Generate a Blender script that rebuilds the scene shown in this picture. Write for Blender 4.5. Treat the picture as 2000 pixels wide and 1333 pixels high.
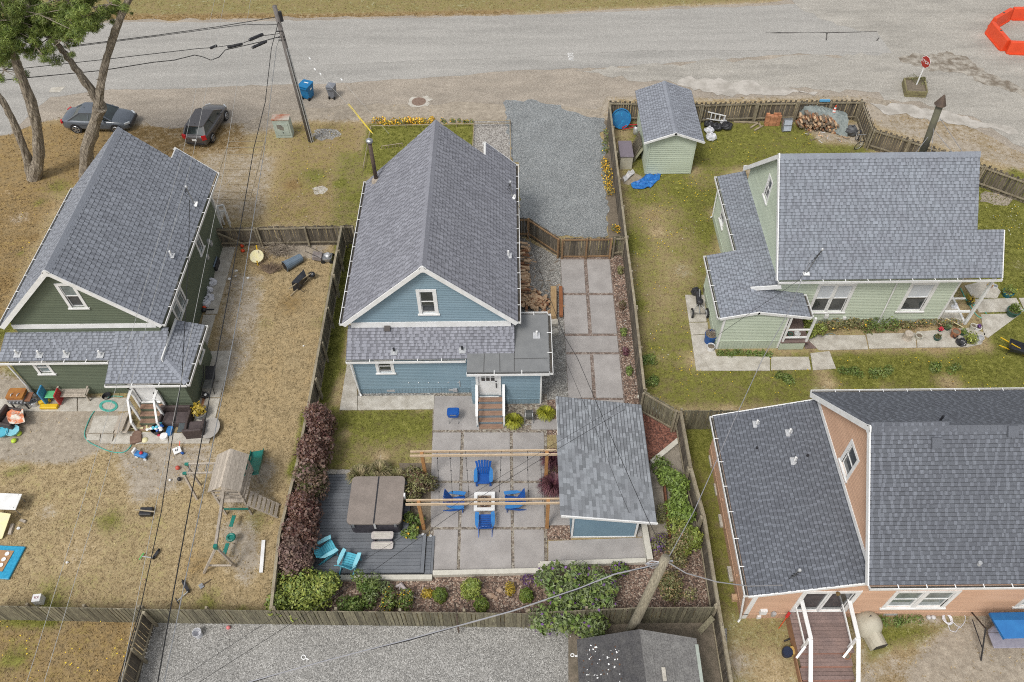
import bpy, math, random
import numpy as np
from mathutils import Vector, Matrix, noise as mnoise
from mathutils.geometry import tessellate_polygon
random.seed(7); rng = np.random.default_rng(11)
SC = bpy.context.scene; COL = SC.collection
for _o in list(bpy.data.objects): bpy.data.objects.remove(_o)
# ---------------------------------------------------------------- camera
CF, CTH, CRO, CYA, CH = 1556.0, math.radians(50.65), math.radians(-.975), math.radians(.45), 30.0
FW = Vector((-math.sin(CYA)*math.cos(CTH), math.cos(CYA)*math.cos(CTH), -math.sin(CTH)))
_r = Vector((math.cos(CYA), math.sin(CYA), 0)); _u = _r.cross(FW)
CR = _r*math.cos(CRO)+_u*math.sin(CRO); CU = -_r*math.sin(CRO)+_u*math.cos(CRO)
cd = bpy.data.cameras.new('camera'); cam = bpy.data.objects.new('camera', cd); COL.objects.link(cam)
cam.matrix_world = Matrix(((CR.x, CU.x, -FW.x, 0), (CR.y, CU.y, -FW.y, 0), (CR.z, CU.z, -FW.z, CH), (0, 0, 0, 1)))
cd.sensor_width = 36; cd.lens = CF/2000*36; cd.clip_end = 600; cd.clip_start = .1
SC.camera = cam
# ---------------------------------------------------------------- sky, sun, exposure
EL, AZ = 58, 215
W = bpy.data.worlds.new('World'); SC.world = W; W.use_nodes = True
nt = W.node_tree; bg = nt.nodes['Background']
sky = nt.nodes.new('ShaderNodeTexSky'); sky.sky_type = 'NISHITA'; sky.sun_disc = False
sky.sun_elevation = math.radians(EL); sky.sun_rotation = math.radians(AZ); sky.air_density = 1; sky.dust_density = 3; sky.ozone_density = 1
hs = nt.nodes.new('ShaderNodeHueSaturation'); hs.inputs['Saturation'].default_value = .22
nt.links.new(sky.outputs[0], hs.inputs['Color']); nt.links.new(hs.outputs[0], bg.inputs[0]); bg.inputs[1].default_value = .15
sd = bpy.data.lights.new('sun', 'SUN'); sd.energy = 1.5; sd.angle = math.radians(14); sd.color = (1, .965, .91)
sun = bpy.data.objects.new('sun', sd); COL.objects.link(sun)
_sd = Vector((math.sin(math.radians(AZ))*math.cos(math.radians(EL)), math.cos(math.radians(AZ))*math.cos(math.radians(EL)), math.sin(math.radians(EL))))
sun.rotation_euler = _sd.to_track_quat('Z', 'Y').to_euler(); sun.location = (0, 0, 60)
SC.view_settings.view_transform = 'Standard'; SC.view_settings.look = 'None'; SC.view_settings.exposure = .2; SC.view_settings.gamma = 1
SC.view_settings.use_curve_mapping = False; SC.cycles.use_denoising = False; SC.cycles.filter_width = 1.05
# ---------------------------------------------------------------- pixel <-> place (surveying helpers: where a sight line meets a real surface)
def ray(px, py): return FW*CF+CR*(px-1000)-CU*(py-666.5)
def P(px, py, z=0.):
    d = ray(px, py); t = (z-CH)/d.z; return Vector((d.x*t, d.y*t, z))
def PN(px, py, o, n):
    d = ray(px, py); n = Vector(n); t = (Vector(o)-Vector((0, 0, CH))).dot(n)/d.dot(n); return Vector((0, 0, CH))+d*t
def XY(px, py, z=0.):
    p = P(px, py, z); return (p.x, p.y)
# ---------------------------------------------------------------- materials
MATS = {}
def nd(t, ty, **k):
    n = t.nodes.new(ty)
    for a, b in k.items():
        if hasattr(n, a) and not a in n.inputs: setattr(n, a, b)
        else: n.inputs[a].default_value = b
    return n
def c4(c): return (c[0], c[1], c[2], 1)
def mat(name, c1, c2=None, sc=6., rough=.8, bump=0., bsc=40., metal=0., rnd=0., tone=0., stretch=None, grain=0., gsc=60., spec=.5, detail=4., lo=.35, hi=.65, trans=0., coat=0., spots=None):
    if name in MATS: return MATS[name]
    m = bpy.data.materials.new(name); m.use_nodes = True; t = m.node_tree; b = t.nodes['Principled BSDF']; L = t.links.new
    b.inputs['Roughness'].default_value = rough; b.inputs['Metallic'].default_value = metal; b.inputs['Specular IOR Level'].default_value = spec
    if coat: b.inputs['Coat Weight'].default_value = coat; b.inputs['Coat Roughness'].default_value = .12
    if trans: b.inputs['Transmission Weight'].default_value = trans
    c2 = c2 or tuple(x*.82 for x in c1)
    g = nd(t, 'ShaderNodeNewGeometry'); pos = g.outputs['Position']
    if stretch:
        mp = nd(t, 'ShaderNodeMapping'); mp.inputs['Scale'].default_value = stretch; L(pos, mp.inputs[0]); spos = mp.outputs[0]
    else: spos = pos
    n = nd(t, 'ShaderNodeTexNoise', Scale=sc, Detail=detail, Roughness=.6); L(spos, n.inputs['Vector'])
    mr = nd(t, 'ShaderNodeMapRange'); mr.inputs[1].default_value = lo; mr.inputs[2].default_value = hi; L(n.outputs[0], mr.inputs[0])
    mx = nd(t, 'ShaderNodeMix', data_type='RGBA'); mx.inputs[6].default_value = c4(c1); mx.inputs[7].default_value = c4(c2); L(mr.outputs[0], mx.inputs[0]); col = mx.outputs[2]
    val = None
    if grain:
        g2 = nd(t, 'ShaderNodeTexNoise', Scale=gsc, Detail=2., Roughness=.7); L(spos, g2.inputs['Vector'])
        m2 = nd(t, 'ShaderNodeMapRange'); m2.inputs[1].default_value = .3; m2.inputs[2].default_value = .7; m2.inputs[3].default_value = 1-grain; m2.inputs[4].default_value = 1+grain; L(g2.outputs[0], m2.inputs[0]); val = m2.outputs[0]
    if rnd:
        oi = nd(t, 'ShaderNodeObjectInfo'); m3 = nd(t, 'ShaderNodeMapRange'); m3.inputs[3].default_value = 1-rnd; m3.inputs[4].default_value = 1+rnd; L(oi.outputs['Random'], m3.inputs[0])
        if val: q = nd(t, 'ShaderNodeMath', operation='MULTIPLY'); L(val, q.inputs[0]); L(m3.outputs[0], q.inputs[1]); val = q.outputs[0]
        else: val = m3.outputs[0]
    if tone:
        at = nd(t, 'ShaderNodeAttribute', attribute_name='tone'); m4 = nd(t, 'ShaderNodeMath', operation='MULTIPLY_ADD'); L(at.outputs['Fac'], m4.inputs[0]); m4.inputs[1].default_value = tone; m4.inputs[2].default_value = 1.
        if val: q = nd(t, 'ShaderNodeMath', operation='MULTIPLY'); L(val, q.inputs[0]); L(m4.outputs[0], q.inputs[1]); val = q.outputs[0]
        else: val = m4.outputs[0]
    if val:
        hv = nd(t, 'ShaderNodeHueSaturation'); L(col, hv.inputs['Color']); L(val, hv.inputs['Value']); col = hv.outputs[0]
    L(col, b.inputs['Base Color'])
    if bump:
        bn = nd(t, 'ShaderNodeTexNoise', Scale=bsc, Detail=3.); L(spos, bn.inputs['Vector'])
        bp = nd(t, 'ShaderNodeBump', Strength=min(1, bump), Distance=.02); L(bn.outputs[0], bp.inputs['Height']); L(bp.outputs[0], b.inputs['Normal'])
    MATS[name] = m; return m
def gravelmat(name, cols, sc=28., sc2=1.2, amp=.25, bump=.6, st=None):
    """pebbles: voronoi cells, each with its own stone colour out of cols"""
    m = bpy.data.materials.new(name); m.use_nodes = True; t = m.node_tree; b = t.nodes['Principled BSDF']; L = t.links.new; b.inputs['Roughness'].default_value = .85
    g = nd(t, 'ShaderNodeNewGeometry'); v = nd(t, 'ShaderNodeTexVoronoi', Scale=sc); L(g.outputs['Position'], v.inputs['Vector'])
    sp = nd(t, 'ShaderNodeSeparateColor'); L(v.outputs['Color'], sp.inputs[0])
    cr = nd(t, 'ShaderNodeValToRGB'); cr.color_ramp.interpolation = 'CONSTANT'; L(sp.outputs[0], cr.inputs[0])
    els = cr.color_ramp.elements; els[0].position = 0; els[0].color = c4(cols[0]); els[1].position = 1/len(cols); els[1].color = c4(cols[1])
    for i in range(2, len(cols)): e = els.new(i/len(cols)); e.color = c4(cols[i])
    n = nd(t, 'ShaderNodeTexNoise', Scale=sc2, Detail=5., Roughness=.65); mp = nd(t, 'ShaderNodeMapping'); mp.inputs['Scale'].default_value = st or (1, 1, 1); mp.inputs['Rotation'].default_value = (0, 0, -.03); L(g.outputs['Position'], mp.inputs[0]); L(mp.outputs[0], n.inputs['Vector'])
    mr = nd(t, 'ShaderNodeMapRange'); mr.inputs[1].default_value = .3; mr.inputs[2].default_value = .7; mr.inputs[3].default_value = 1-amp; mr.inputs[4].default_value = 1+amp; L(n.outputs[0], mr.inputs[0])
    hv = nd(t, 'ShaderNodeHueSaturation'); L(cr.outputs[0], hv.inputs['Color']); L(mr.outputs[0], hv.inputs['Value']); L(hv.outputs[0], b.inputs['Base Color'])
    bp = nd(t, 'ShaderNodeBump', Strength=bump, Distance=.03); bp.invert = True; L(v.outputs['Distance'], bp.inputs['Height']); L(bp.outputs[0], b.inputs['Normal'])
    return m
def ramp2(t, fac, stops):
    cr = nd(t, 'ShaderNodeValToRGB'); t.links.new(fac, cr.inputs[0]); e = cr.color_ramp.elements
    e[0].position = stops[0][0]; e[0].color = c4(stops[0][1]); e[1].position = stops[-1][0]; e[1].color = c4(stops[-1][1])
    for p, c in stops[1:-1]: x = e.new(p); x.color = c4(c)
    return cr.outputs[0]
def groundmat(name, blade=False):
    """dry grass / green grass / bare dirt mixed by the surveyed attribute 'mask' (r green, g bare, b orange straw), broken up by noise"""
    m = bpy.data.materials.new(name); m.use_nodes = True; t = m.node_tree; b = t.nodes['Principled BSDF']; L = t.links.new; b.inputs['Roughness'].default_value = .95; b.inputs['Specular IOR Level'].default_value = .15
    g = nd(t, 'ShaderNodeNewGeometry'); pos = g.outputs['Position']
    at = nd(t, 'ShaderNodeAttribute', attribute_name='mask'); sp = nd(t, 'ShaderNodeSeparateColor'); L(at.outputs['Color'], sp.inputs[0])
    def noise(s, d=5., r=.65): n = nd(t, 'ShaderNodeTexNoise', Scale=s, Detail=d, Roughness=r); L(pos, n.inputs['Vector']); return n.outputs[0]
    n1, n2, n3, n4 = noise(.9), noise(3.5), noise(14., 4.), noise(55., 2., .8)
    def math_(op, a, bb, c=None):
        q = nd(t, 'ShaderNodeMath', operation=op)
        for i, x in enumerate((a, bb, c)):
            if x is None: continue
            if isinstance(x, (int, float)): q.inputs[i].default_value = x
            else: L(x, q.inputs[i])
        return q.outputs[0]
    nmix = math_('MULTIPLY_ADD', n2, .85, math_('MULTIPLY_ADD', n3, .45, math_('MULTIPLY', n1, .55)))   # mean .65
    nd_ = math_('MULTIPLY_ADD', n3, .3, math_('MULTIPLY_ADD', n2, .35, math_('MULTIPLY', n4, .35)))
    def fac(ch, gain=3.2):  # mask plus noise, sharpened
        return nd_clamp(math_('MULTIPLY_ADD', math_('ADD', sp.outputs[ch], nmix), gain, -gain*1.425+.5))
    def nd_clamp(x): q = nd(t, 'ShaderNodeClamp'); L(x, q.inputs[0]); return q.outputs[0]
    dry = ramp2(t, nd_, [(.33, (.17, .125, .065)), (.5, (.35, .268, .148)), (.66, (.53, .435, .28))])
    grn = ramp2(t, nd_, [(.33, (.065, .07, .014)), (.5, (.145, .148, .03)), (.66, (.28, .26, .085))])
    dirt = ramp2(t, nd_, [(.34, (.24, .20, .155)), (.52, (.33, .285, .225)), (.66, (.42, .375, .305))])
    org = ramp2(t, nd_, [(.33, (.10, .066, .028)), (.5, (.235, .158, .068)), (.66, (.40, .29, .14))])
    def mix(f, a, bb): q = nd(t, 'ShaderNodeMix', data_type='RGBA'); L(f, q.inputs[0]); L(a, q.inputs[6]); L(bb, q.inputs[7]); return q.outputs[2]
    col = mix(fac(2, 2.5), dry, org); col = mix(fac(0, 2.4), col, grn)
    if not blade: col = mix(fac(1, 3.), col, dirt)
    hv = nd(t, 'ShaderNodeHueSaturation'); L(col, hv.inputs['Color'])
    vv = math_('MULTIPLY', math_('MULTIPLY_ADD', n4, .7, .67), math_('MULTIPLY_ADD', math_('MULTIPLY_ADD', n1, .5, math_('MULTIPLY', n2, .5)), 1.3, .37))
    if blade:
        ta = nd(t, 'ShaderNodeAttribute', attribute_name='tone'); vv = math_('MULTIPLY', vv, math_('MULTIPLY_ADD', ta.outputs['Fac'], .5, .98))
    L(vv, hv.inputs['Value']); L(hv.outputs[0], b.inputs['Base Color'])
    if not blade:
        bp = nd(t, 'ShaderNodeBump', Strength=.4, Distance=.04); L(math_('MULTIPLY_ADD', n4, .5, n3), bp.inputs['Height']); L(bp.outputs[0], b.inputs['Normal'])
    return m
# ---------------------------------------------------------------- mesh builder
class M:
    def __init__(s): s.v = []; s.f = []; s.t = []; s.use_t = False
    def add(s, vs, fs, tone=0.):
        k = len(s.v); s.v += [tuple(x) for x in vs]; s.f += [tuple(i+k for i in f) for f in fs]; s.t += [tone]*len(fs)
        if tone: s.use_t = True
        return s
    def box(s, x0, y0, z0, x1, y1, z1, tone=0.):
        v = [(x, y, z) for z in (z0, z1) for x, y in ((x0, y0), (x1, y0), (x1, y1), (x0, y1))]
        return s.add(v, [(3, 2, 1, 0), (4, 5, 6, 7), (0, 1, 5, 4), (1, 2, 6, 5), (2, 3, 7, 6), (3, 0, 4, 7)], tone)
    def obox(s, c, sx, sy, sz, rz=0., rx=0., ry=0., tone=0.):
        R = Matrix.Rotation(rz, 3, 'Z') @ Matrix.Rotation(ry, 3, 'Y') @ Matrix.Rotation(rx, 3, 'X'); c = Vector(c)
        v = [c+R @ Vector((x*sx/2, y*sy/2, z*sz/2)) for z in (-1, 1) for x, y in ((-1, -1), (1, -1), (1, 1), (-1, 1))]
        return s.add(v, [(3, 2, 1, 0), (4, 5, 6, 7), (0, 1, 5, 4), (1, 2, 6, 5), (2, 3, 7, 6), (3, 0, 4, 7)], tone)
    def beam(s, a, b, w, h, up=(0, 0, 1), tone=0., w2=None, h2=None):
        a = Vector(a); b = Vector(b); d = (b-a).normalized(); up = Vector(up)
        if abs(d.dot(up)) > .98: up = Vector((0, 1, 0))
        x = d.cross(up).normalized(); y = x.cross(d); w2 = w if w2 is None else w2; h2 = h if h2 is None else h2
        v = [a+x*i*w/2+y*j*h/2 for i, j in ((-1, -1), (1, -1), (1, 1), (-1, 1))]+[b+x*i*w2/2+y*j*h2/2 for i, j in ((-1, -1), (1, -1), (1, 1), (-1, 1))]
        return s.add(v, [(3, 2, 1, 0), (4, 5, 6, 7), (0, 1, 5, 4), (1, 2, 6, 5), (2, 3, 7, 6), (3, 0, 4, 7)], tone)
    def tube(s, pts, r, n=8, cap=True, tone=0.):
        pts = [Vector(p) for p in pts]; rs = r if isinstance(r, (list, tuple)) else [r]*len(pts); k = len(s.v); vs = []
        up = Vector((0, 0, 1)); prev = None
        for i, p in enumerate(pts):
            d = (pts[min(i+1, len(pts)-1)]-pts[max(i-1, 0)])
            d = d.normalized() if d.length > 1e-9 else Vector((0, 0, 1))
            x = (prev - d*prev.dot(d)) if prev else (d.cross(up) if abs(d.z) < .95 else Vector((1, 0, 0))-d*d.x)
            x.normalize(); prev = x; y = d.cross(x)
            vs += [p+(x*math.cos(q)+y*math.sin(q))*rs[i] for q in (2*math.pi*j/n for j in range(n))]
        fs = [(i*n+j, i*n+(j+1) % n, (i+1)*n+(j+1) % n, (i+1)*n+j) for i in range(len(pts)-1) for j in range(n)]
        if cap: fs += [tuple(range(n))[::-1], tuple((len(pts)-1)*n+j for j in range(n))]
        return s.add(vs, fs, tone)
    def lathe(s, prof, c=(0, 0, 0), n=14, sx=1., sy=1., tone=0.):
        c = Vector(c); vs = [c+Vector((r*math.cos(2*math.pi*j/n)*sx, r*math.sin(2*math.pi*j/n)*sy, z)) for r, z in prof for j in range(n)]
        fs = [(i*n+j, i*n+(j+1) % n, (i+1)*n+(j+1) % n, (i+1)*n+j) for i in range(len(prof)-1) for j in range(n)]
        fs += [tuple(range(n))[::-1], tuple((len(prof)-1)*n+j for j in range(n))]
        return s.add(vs, fs, tone)
    def prism(s, poly, z0, z1, tone=0.):
        n = len(poly); a = sum(poly[i][0]*poly[(i+1) % n][1]-poly[(i+1) % n][0]*poly[i][1] for i in range(n))
        if a < 0: poly = poly[::-1]
        vs = [(x, y, z0) for x, y in poly]+[(x, y, z1) for x, y in poly]; tr = tessellate_polygon([[Vector((x, y, 0)) for x, y in poly]])
        def up(tq): 
            (x0, y0), (x1, y1), (x2, y2) = [poly[i] for i in tq]; return tq if (x1-x0)*(y2-y0)-(y1-y0)*(x2-x0) > 0 else tq[::-1]
        tr = [up(tuple(q)) for q in tr]
        fs = [tuple(i+n for i in q) for q in tr]+[tuple(q[::-1]) for q in tr]+[(i, (i+1) % n, (i+1) % n+n, i+n) for i in range(n)]
        return s.add(vs, fs, tone)
    def slab(s, pts, n, th, tone=0.):
        """planar 3-D polygon with thickness th below it (against its normal n)"""
        n = Vector(n).normalized(); pts = [Vector(p) for p in pts]; k = len(pts)
        tr = [tuple(q) for q in tessellate_polygon([pts])]
        fix = []
        for q in tr:
            a, b, c = [pts[i] for i in q]; fix.append(q if (b-a).cross(c-a).dot(n) > 0 else q[::-1])
        area = Vector((0, 0, 0))
        for i in range(k): area += pts[i].cross(pts[(i+1) % k])
        side = [(i, i+k, (i+1) % k+k, (i+1) % k) for i in range(k)]
        if area.dot(n) < 0: side = [q[::-1] for q in side]
        return s.add(pts+[p-n*th for p in pts], fix+[tuple(i+k for i in q[::-1]) for q in fix]+side, tone)
    def ball(s, c, rx, ry, rz, nu=10, nv=6, jit=0., tone=0.):
        c = Vector(c); vs = [c+Vector((0, 0, -rz))]
        for i in range(1, nv):
            th = math.pi*i/nv
            for j in range(nu):
                f = 1+random.uniform(-jit, jit); ph = 2*math.pi*j/nu
                vs.append(c+Vector((rx*math.sin(th)*math.cos(ph)*f, ry*math.sin(th)*math.sin(ph)*f, -rz*math.cos(th)*f)))
        vs.append(c+Vector((0, 0, rz))); e = len(vs)-1
        fs = [(0, 1+(j+1) % nu, 1+j) for j in range(nu)]+[(1+(nv-2)*nu+j, 1+(nv-2)*nu+(j+1) % nu, e) for j in range(nu)]
        fs += [(1+i*nu+j, 1+i*nu+(j+1) % nu, 1+(i+1)*nu+(j+1) % nu, 1+(i+1)*nu+j) for i in range(nv-2) for j in range(nu)]
        return s.add(vs, fs, tone)
    def xf(s, mtx):
        s.v = [tuple(mtx @ Vector(p)) for p in s.v]; return s
WL = {}
def new_mesh(name, m, center=True):
    v = np.array(m.v, dtype=np.float32).reshape(-1, 3); c = (v.min(0)+v.max(0))/2 if center and len(v) else np.zeros(3)
    me = bpy.data.meshes.new(name); me.from_pydata((v-c).tolist(), [], m.f)
    if m.use_t:
        a = me.attributes.new('tone', 'FLOAT', 'FACE'); a.data.foreach_set('value', m.t)
    return me, Vector([float(q) for q in c])
def setp(o, label=None, cat=None, group=None, kind=None):
    if label: o['label'] = label
    if cat: o['category'] = cat
    if group: o['group'] = group
    if kind: o['kind'] = kind
def mk(name, m, mt, parent=None, smooth=False, bev=0., label=None, cat=None, group=None, kind=None, sub=0, solid=0.):
    me, c = new_mesh(name, m)
    if mt: me.materials.append(mt)
    if smooth: me.polygons.foreach_set('use_smooth', [True]*len(me.polygons))
    o = bpy.data.objects.new(name, me); COL.objects.link(o); WL[o.name] = c
    if parent: o.parent = parent; o.location = c-WL[parent.name]
    else: o.location = c
    if bev: b = o.modifiers.new('bevel', 'BEVEL'); b.width = bev; b.segments = 2; b.limit_method = 'ANGLE'
    if solid: b = o.modifiers.new('solid', 'SOLIDIFY'); b.thickness = solid; b.offset = 0
    if sub: b = o.modifiers.new('sub', 'SUBSURF'); b.levels = sub; b.render_levels = sub
    setp(o, label, cat, group, kind); return o
def thing(name, label, cat, loc=(0, 0, 0), group=None):
    o = bpy.data.objects.new(name, None); COL.objects.link(o); o.location = loc; o.empty_display_size = .2; WL[o.name] = Vector(loc); setp(o, label, cat, group); return o
def copy_tree(root, loc, rz=0., label=None, group=None, rx=0., ry=0., s=None):
    kids = {}
    for o in bpy.data.objects:
        if o.parent: kids.setdefault(o.parent.name, []).append(o)
    def cp(o, par):
        c = o.copy(); COL.objects.link(c); c.parent = par; WL[c.name] = WL.get(o.name, Vector((0, 0, 0)))
        for k in kids.get(o.name, []): cp(k, c)
        return c
    r = cp(root, None); place(r, loc, rz, rx, ry, s)
    if label: r['label'] = label
    if group: r['group'] = group
    return r
def place(r, loc, rz=0., rx=0., ry=0., s=None):
    r.location = loc; r.rotation_euler = (rx, ry, rz)
    if s: r.scale = (s, s, s)
    WL[r.name] = Vector(loc)
def piece(name, me, mt, parent, loc, rot=None, sc=None, label=None):
    """one small individual piece sharing mesh data"""
    o = bpy.data.objects.new(name, me); COL.objects.link(o); o.parent = parent
    mw = Matrix.Translation(Vector(loc)-WL[parent.name]) @ (rot.to_4x4() if rot else Matrix.Identity(4))
    if sc: mw = mw @ Matrix.Diagonal((sc[0], sc[1], sc[2], 1))
    o.matrix_local = mw
    if label: o['label'] = label
    return o
def unit_box(name, mt, x0=-.5, x1=.5, y0=-.5, y1=.5, z0=0., z1=1.):
    m = M().box(x0, y0, z0, x1, y1, z1); me, _ = new_mesh(name, m, False); me.materials.append(mt); return me
# ---------------------------------------------------------------- shared materials
WHITE = mat('white_paint', (.80, .80, .79), (.70, .70, .68), sc=3, rough=.55, grain=.05)
CONC = mat('concrete', (.40, .375, .34), (.33, .31, .28), sc=2.2, rough=.9, grain=.16, gsc=35, bump=.25, bsc=60)
CONC2 = mat('old_concrete', (.52, .49, .43), (.37, .34, .285), sc=2.5, rough=.9, grain=.2, gsc=22, bump=.3, bsc=50)
SLABM = mat('brushed_concrete', (.30, .28, .265), (.365, .343, .325), sc=1.4, rough=.85, grain=.10, gsc=45, bump=.2, bsc=90, rnd=.05)
CURBM = mat('curb_concrete', (.60, .575, .50), (.50, .475, .41), sc=4, rough=.85, grain=.08)
BLACKM = mat('black_plastic', (.018, .018, .022), (.03, .03, .034), rough=.45)
RUBBER = mat('tyre_rubber', (.015, .015, .016), rough=.8)
STEEL = mat('grey_metal', (.42, .43, .44), (.30, .31, .32), sc=8, rough=.4, metal=.7)
GALV = mat('galvanised_metal', (.60, .61, .62), (.45, .46, .47), sc=10, rough=.45, metal=.4)
RUST = mat('rusty_pipe', (.085, .062, .05), (.14, .10, .075), sc=6, rough=.75, metal=.3, grain=.2)
GLASS = mat('window_glass', (.03, .035, .04), (.06, .066, .07), sc=2.5, rough=.06, spec=.9)
GLASS2 = mat('pale_window_glass', (.23, .27, .27), (.12, .15, .155), sc=3., rough=.08, spec=.8)
BLIND = mat('white_blind', (.62, .65, .68), (.55, .58, .62), sc=2, rough=.35)
FENCE = mat('weathered_fence_board', (.175, .145, .105), (.095, .082, .066), sc=2.2, stretch=(9, 9, 1.1), rough=.9, grain=.3, gsc=4, rnd=.38, bump=.3, bsc=6)
FENCEG = mat('lichened_fence_board', (.20, .185, .12), (.125, .108, .075), sc=2.2, stretch=(9, 9, 1.1), rough=.9, grain=.3, gsc=4, rnd=.32, bump=.3, bsc=6)
RAIL = mat('weathered_fence_rail', (.30, .265, .19), (.20, .165, .11), sc=3, rough=.9, grain=.25, gsc=20, rnd=.15)
NEWWOOD = mat('cedar_gate_timber', (.31, .195, .10), (.23, .14, .075), sc=4, rough=.8, grain=.2, gsc=20, rnd=.12)
CEDAR = mat('cedar_post', (.43, .225, .085), (.33, .165, .06), sc=2, stretch=(12, 12, 1.5), rough=.7, grain=.15, gsc=5)
BEAMT = mat('pale_pine_beam', (.58, .45, .31), (.48, .36, .235), sc=2, stretch=(1.5, 12, 12), rough=.75, grain=.15, gsc=6)
GREYWOOD = mat('silvered_timber', (.47, .41, .34), (.34, .295, .24), sc=2, stretch=(8, 2, 8), rough=.9, grain=.25, gsc=6, rnd=.18)
POLEW = mat('pole_timber', (.30, .27, .20), (.20, .175, .125), sc=2.5, stretch=(14, 14, 1), rough=.9, grain=.35, gsc=3, bump=.4, bsc=5)
POLED = mat('tarred_pole_timber', (.20, .18, .165), (.10, .09, .085), sc=2.5, stretch=(14, 14, .8), rough=.85, grain=.3, gsc=3)
BARK = mat('pine_bark', (.33, .285, .22), (.13, .105, .08), sc=3., stretch=(5, 5, .8), rough=.95, grain=.5, gsc=5, bump=1., bsc=9)
CABLE = mat('black_cable', (.012, .012, .013), rough=.5)
CABLEG = mat('aluminium_cable', (.45, .45, .47), rough=.4, metal=.5)
CABLEW = mat('pale_power_cable', (.42, .42, .40), rough=.5)
SOIL = mat('soil', (.20, .165, .12), (.13, .105, .075), sc=8, rough=.95, grain=.3, bump=.5, bsc=30)
ASPH = gravelmat('worn_asphalt', [(.27, .258, .235), (.31, .298, .272), (.34, .326, .298), (.29, .278, .254), (.40, .385, .355)], sc=26, sc2=.9, amp=.15, bump=.25, st=(.12, 1, 1))
DIRTR = gravelmat('gritty_dirt', [(.29, .25, .198), (.335, .29, .235), (.25, .212, .168), (.385, .34, .28), (.315, .27, .22)], sc=24, sc2=.8, amp=.2, bump=.35, st=(.4, 1, 1))
GRAV_B = gravelmat('blue_grey_gravel', [(.17, .18, .18), (.23, .245, .245), (.13, .14, .145), (.32, .33, .33), (.20, .215, .215), (.255, .265, .26)], sc=26, sc2=.8, amp=.14)
GRAV_G = gravelmat('grey_gravel', [(.235, .228, .21), (.30, .29, .27), (.165, .16, .15), (.44, .43, .405), (.255, .248, .23), (.335, .325, .305)], sc=30, sc2=.6, amp=.12)
GRAV_S = gravelmat('side_yard_gravel', [(.19, .18, .16), (.26, .25, .225), (.13, .125, .115), (.42, .41, .38), (.22, .205, .185), (.32, .30, .27)], sc=24, sc2=1., amp=.14)
MULCH = gravelmat('bark_mulch', [(.15, .095, .068), (.25, .17, .125), (.085, .058, .045), (.42, .34, .27), (.18, .12, .09), (.30, .20, .15), (.12, .085, .065)], sc=20, sc2=1.4, amp=.22, bump=.9)
LAVA = gravelmat('red_lava_rock', [(.16, .065, .045), (.22, .09, .06), (.11, .048, .036), (.27, .12, .085)], sc=16, sc2=2, amp=.2, bump=.9)
PEAB = gravelmat('pea_pebbles', [(.27, .24, .19), (.17, .14, .11), (.36, .33, .28), (.21, .17, .135), (.13, .11, .09), (.29, .25, .20)], sc=13, sc2=3, amp=.1, bump=.9)
PEAR = gravelmat('red_pebbles', [(.235, .18, .15), (.18, .135, .11), (.31, .26, .225), (.21, .16, .135), (.14, .11, .09)], sc=13, sc2=3, amp=.1, bump=.9)
GROUND = groundmat('dry_lawn_ground'); BLADE = groundmat('grass_blades', True)
# ---------------------------------------------------------------- masks of the ground: r green, g bare, b orange straw
def poly_sd(x, y, poly):
    d = np.full(x.shape, 1e9); inside = np.zeros(x.shape, bool); n = len(poly)
    for i in range(n):
        ax, ay = poly[i]; bx, by = poly[(i+1) % n]; ex, ey = bx-ax, by-ay; l2 = ex*ex+ey*ey+1e-9
        t = np.clip(((x-ax)*ex+(y-ay)*ey)/l2, 0, 1); d = np.minimum(d, (x-ax-t*ex)**2+(y-ay-t*ey)**2)
        c = ((ay > y) != (by > y)) & (x < (bx-ax)*(y-ay)/((by-ay) if abs(by-ay) > 1e-9 else 1e-9)+ax); inside ^= c
    d = np.sqrt(d); return np.where(inside, -d, d)
def wp(px): return [XY(*p) for p in px]
REG = []   # (poly, feather, green, bare, orange)
def reg(px, fe, g=None, d=None, o=None): REG.append((wp(px), fe, (g, d, o)))
reg([(-400, -200), (2500, -200), (2500, 60), (1620, -4), (1500, 8), (1000, 33), (250, 46), (-400, 60)], 1.2, .50, .3, .45)
reg([(-400, 24), (250, 30), (560, 30), (1000, 22), (1000, 34), (560, 48), (-400, 62)], .5, .05, .3, .95)
reg([(-300, 60), (1000, 33), (1500, 8), (2400, -60), (2600, 420), (2000, 330), (1860, 290), (1705, 240), (1685, 192), (1190, 192), (1180, 235), (985, 245), (720, 240), (610, 236), (470, 262), (330, 268), (130, 236), (-300, 300)], .9, .0, 1.0, .1)
reg([(1700, 235), (1870, 285), (2100, 370), (2100, 300), (1900, 230), (1760, 200)], 1.2, .15, .55, .55)
reg([(-500, 280), (120, 235), (330, 262), (360, 300), (110, 380), (0, 640), (-600, 700)], .8, .2, .1, .62)
reg([(330, 1000), (560, 1090), (540, 1180), (100, 1180), (120, 1010)], 1.5, .42, .1, .15)
reg([(260, 240), (480, 240), (480, 300), (350, 330), (250, 280)], .6, .2, .35, .8)
reg([(390, 300), (560, 300), (520, 430), (400, 435)], .7, .25, .55, .35)
reg([(560, 240), (720, 240), (690, 440), (520, 440)], .8, .38, .15, .5)
reg([(722, 243), (925, 243), (925, 340), (700, 340)], .3, .95, .05, .1)
reg([(660, 300), (730, 300), (700, 440), (650, 440)], .5, .62, .1, .3)
reg([(420, 480), (665, 480), (640, 700), (590, 900), (530, 1180), (420, 1180), (425, 860)], .5, .06, .1, .32)
reg([(440, 520), (520, 540), (500, 700), (450, 760), (420, 690)], .5, .1, .62, .2)
reg([(560, 478), (640, 478), (630, 510), (565, 500)], .3, 0, .7, 0)
reg([(0, 860), (420, 862), (420, 1185), (-200, 1190), (-200, 900)], .5, .2, .12, .22)
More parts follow.
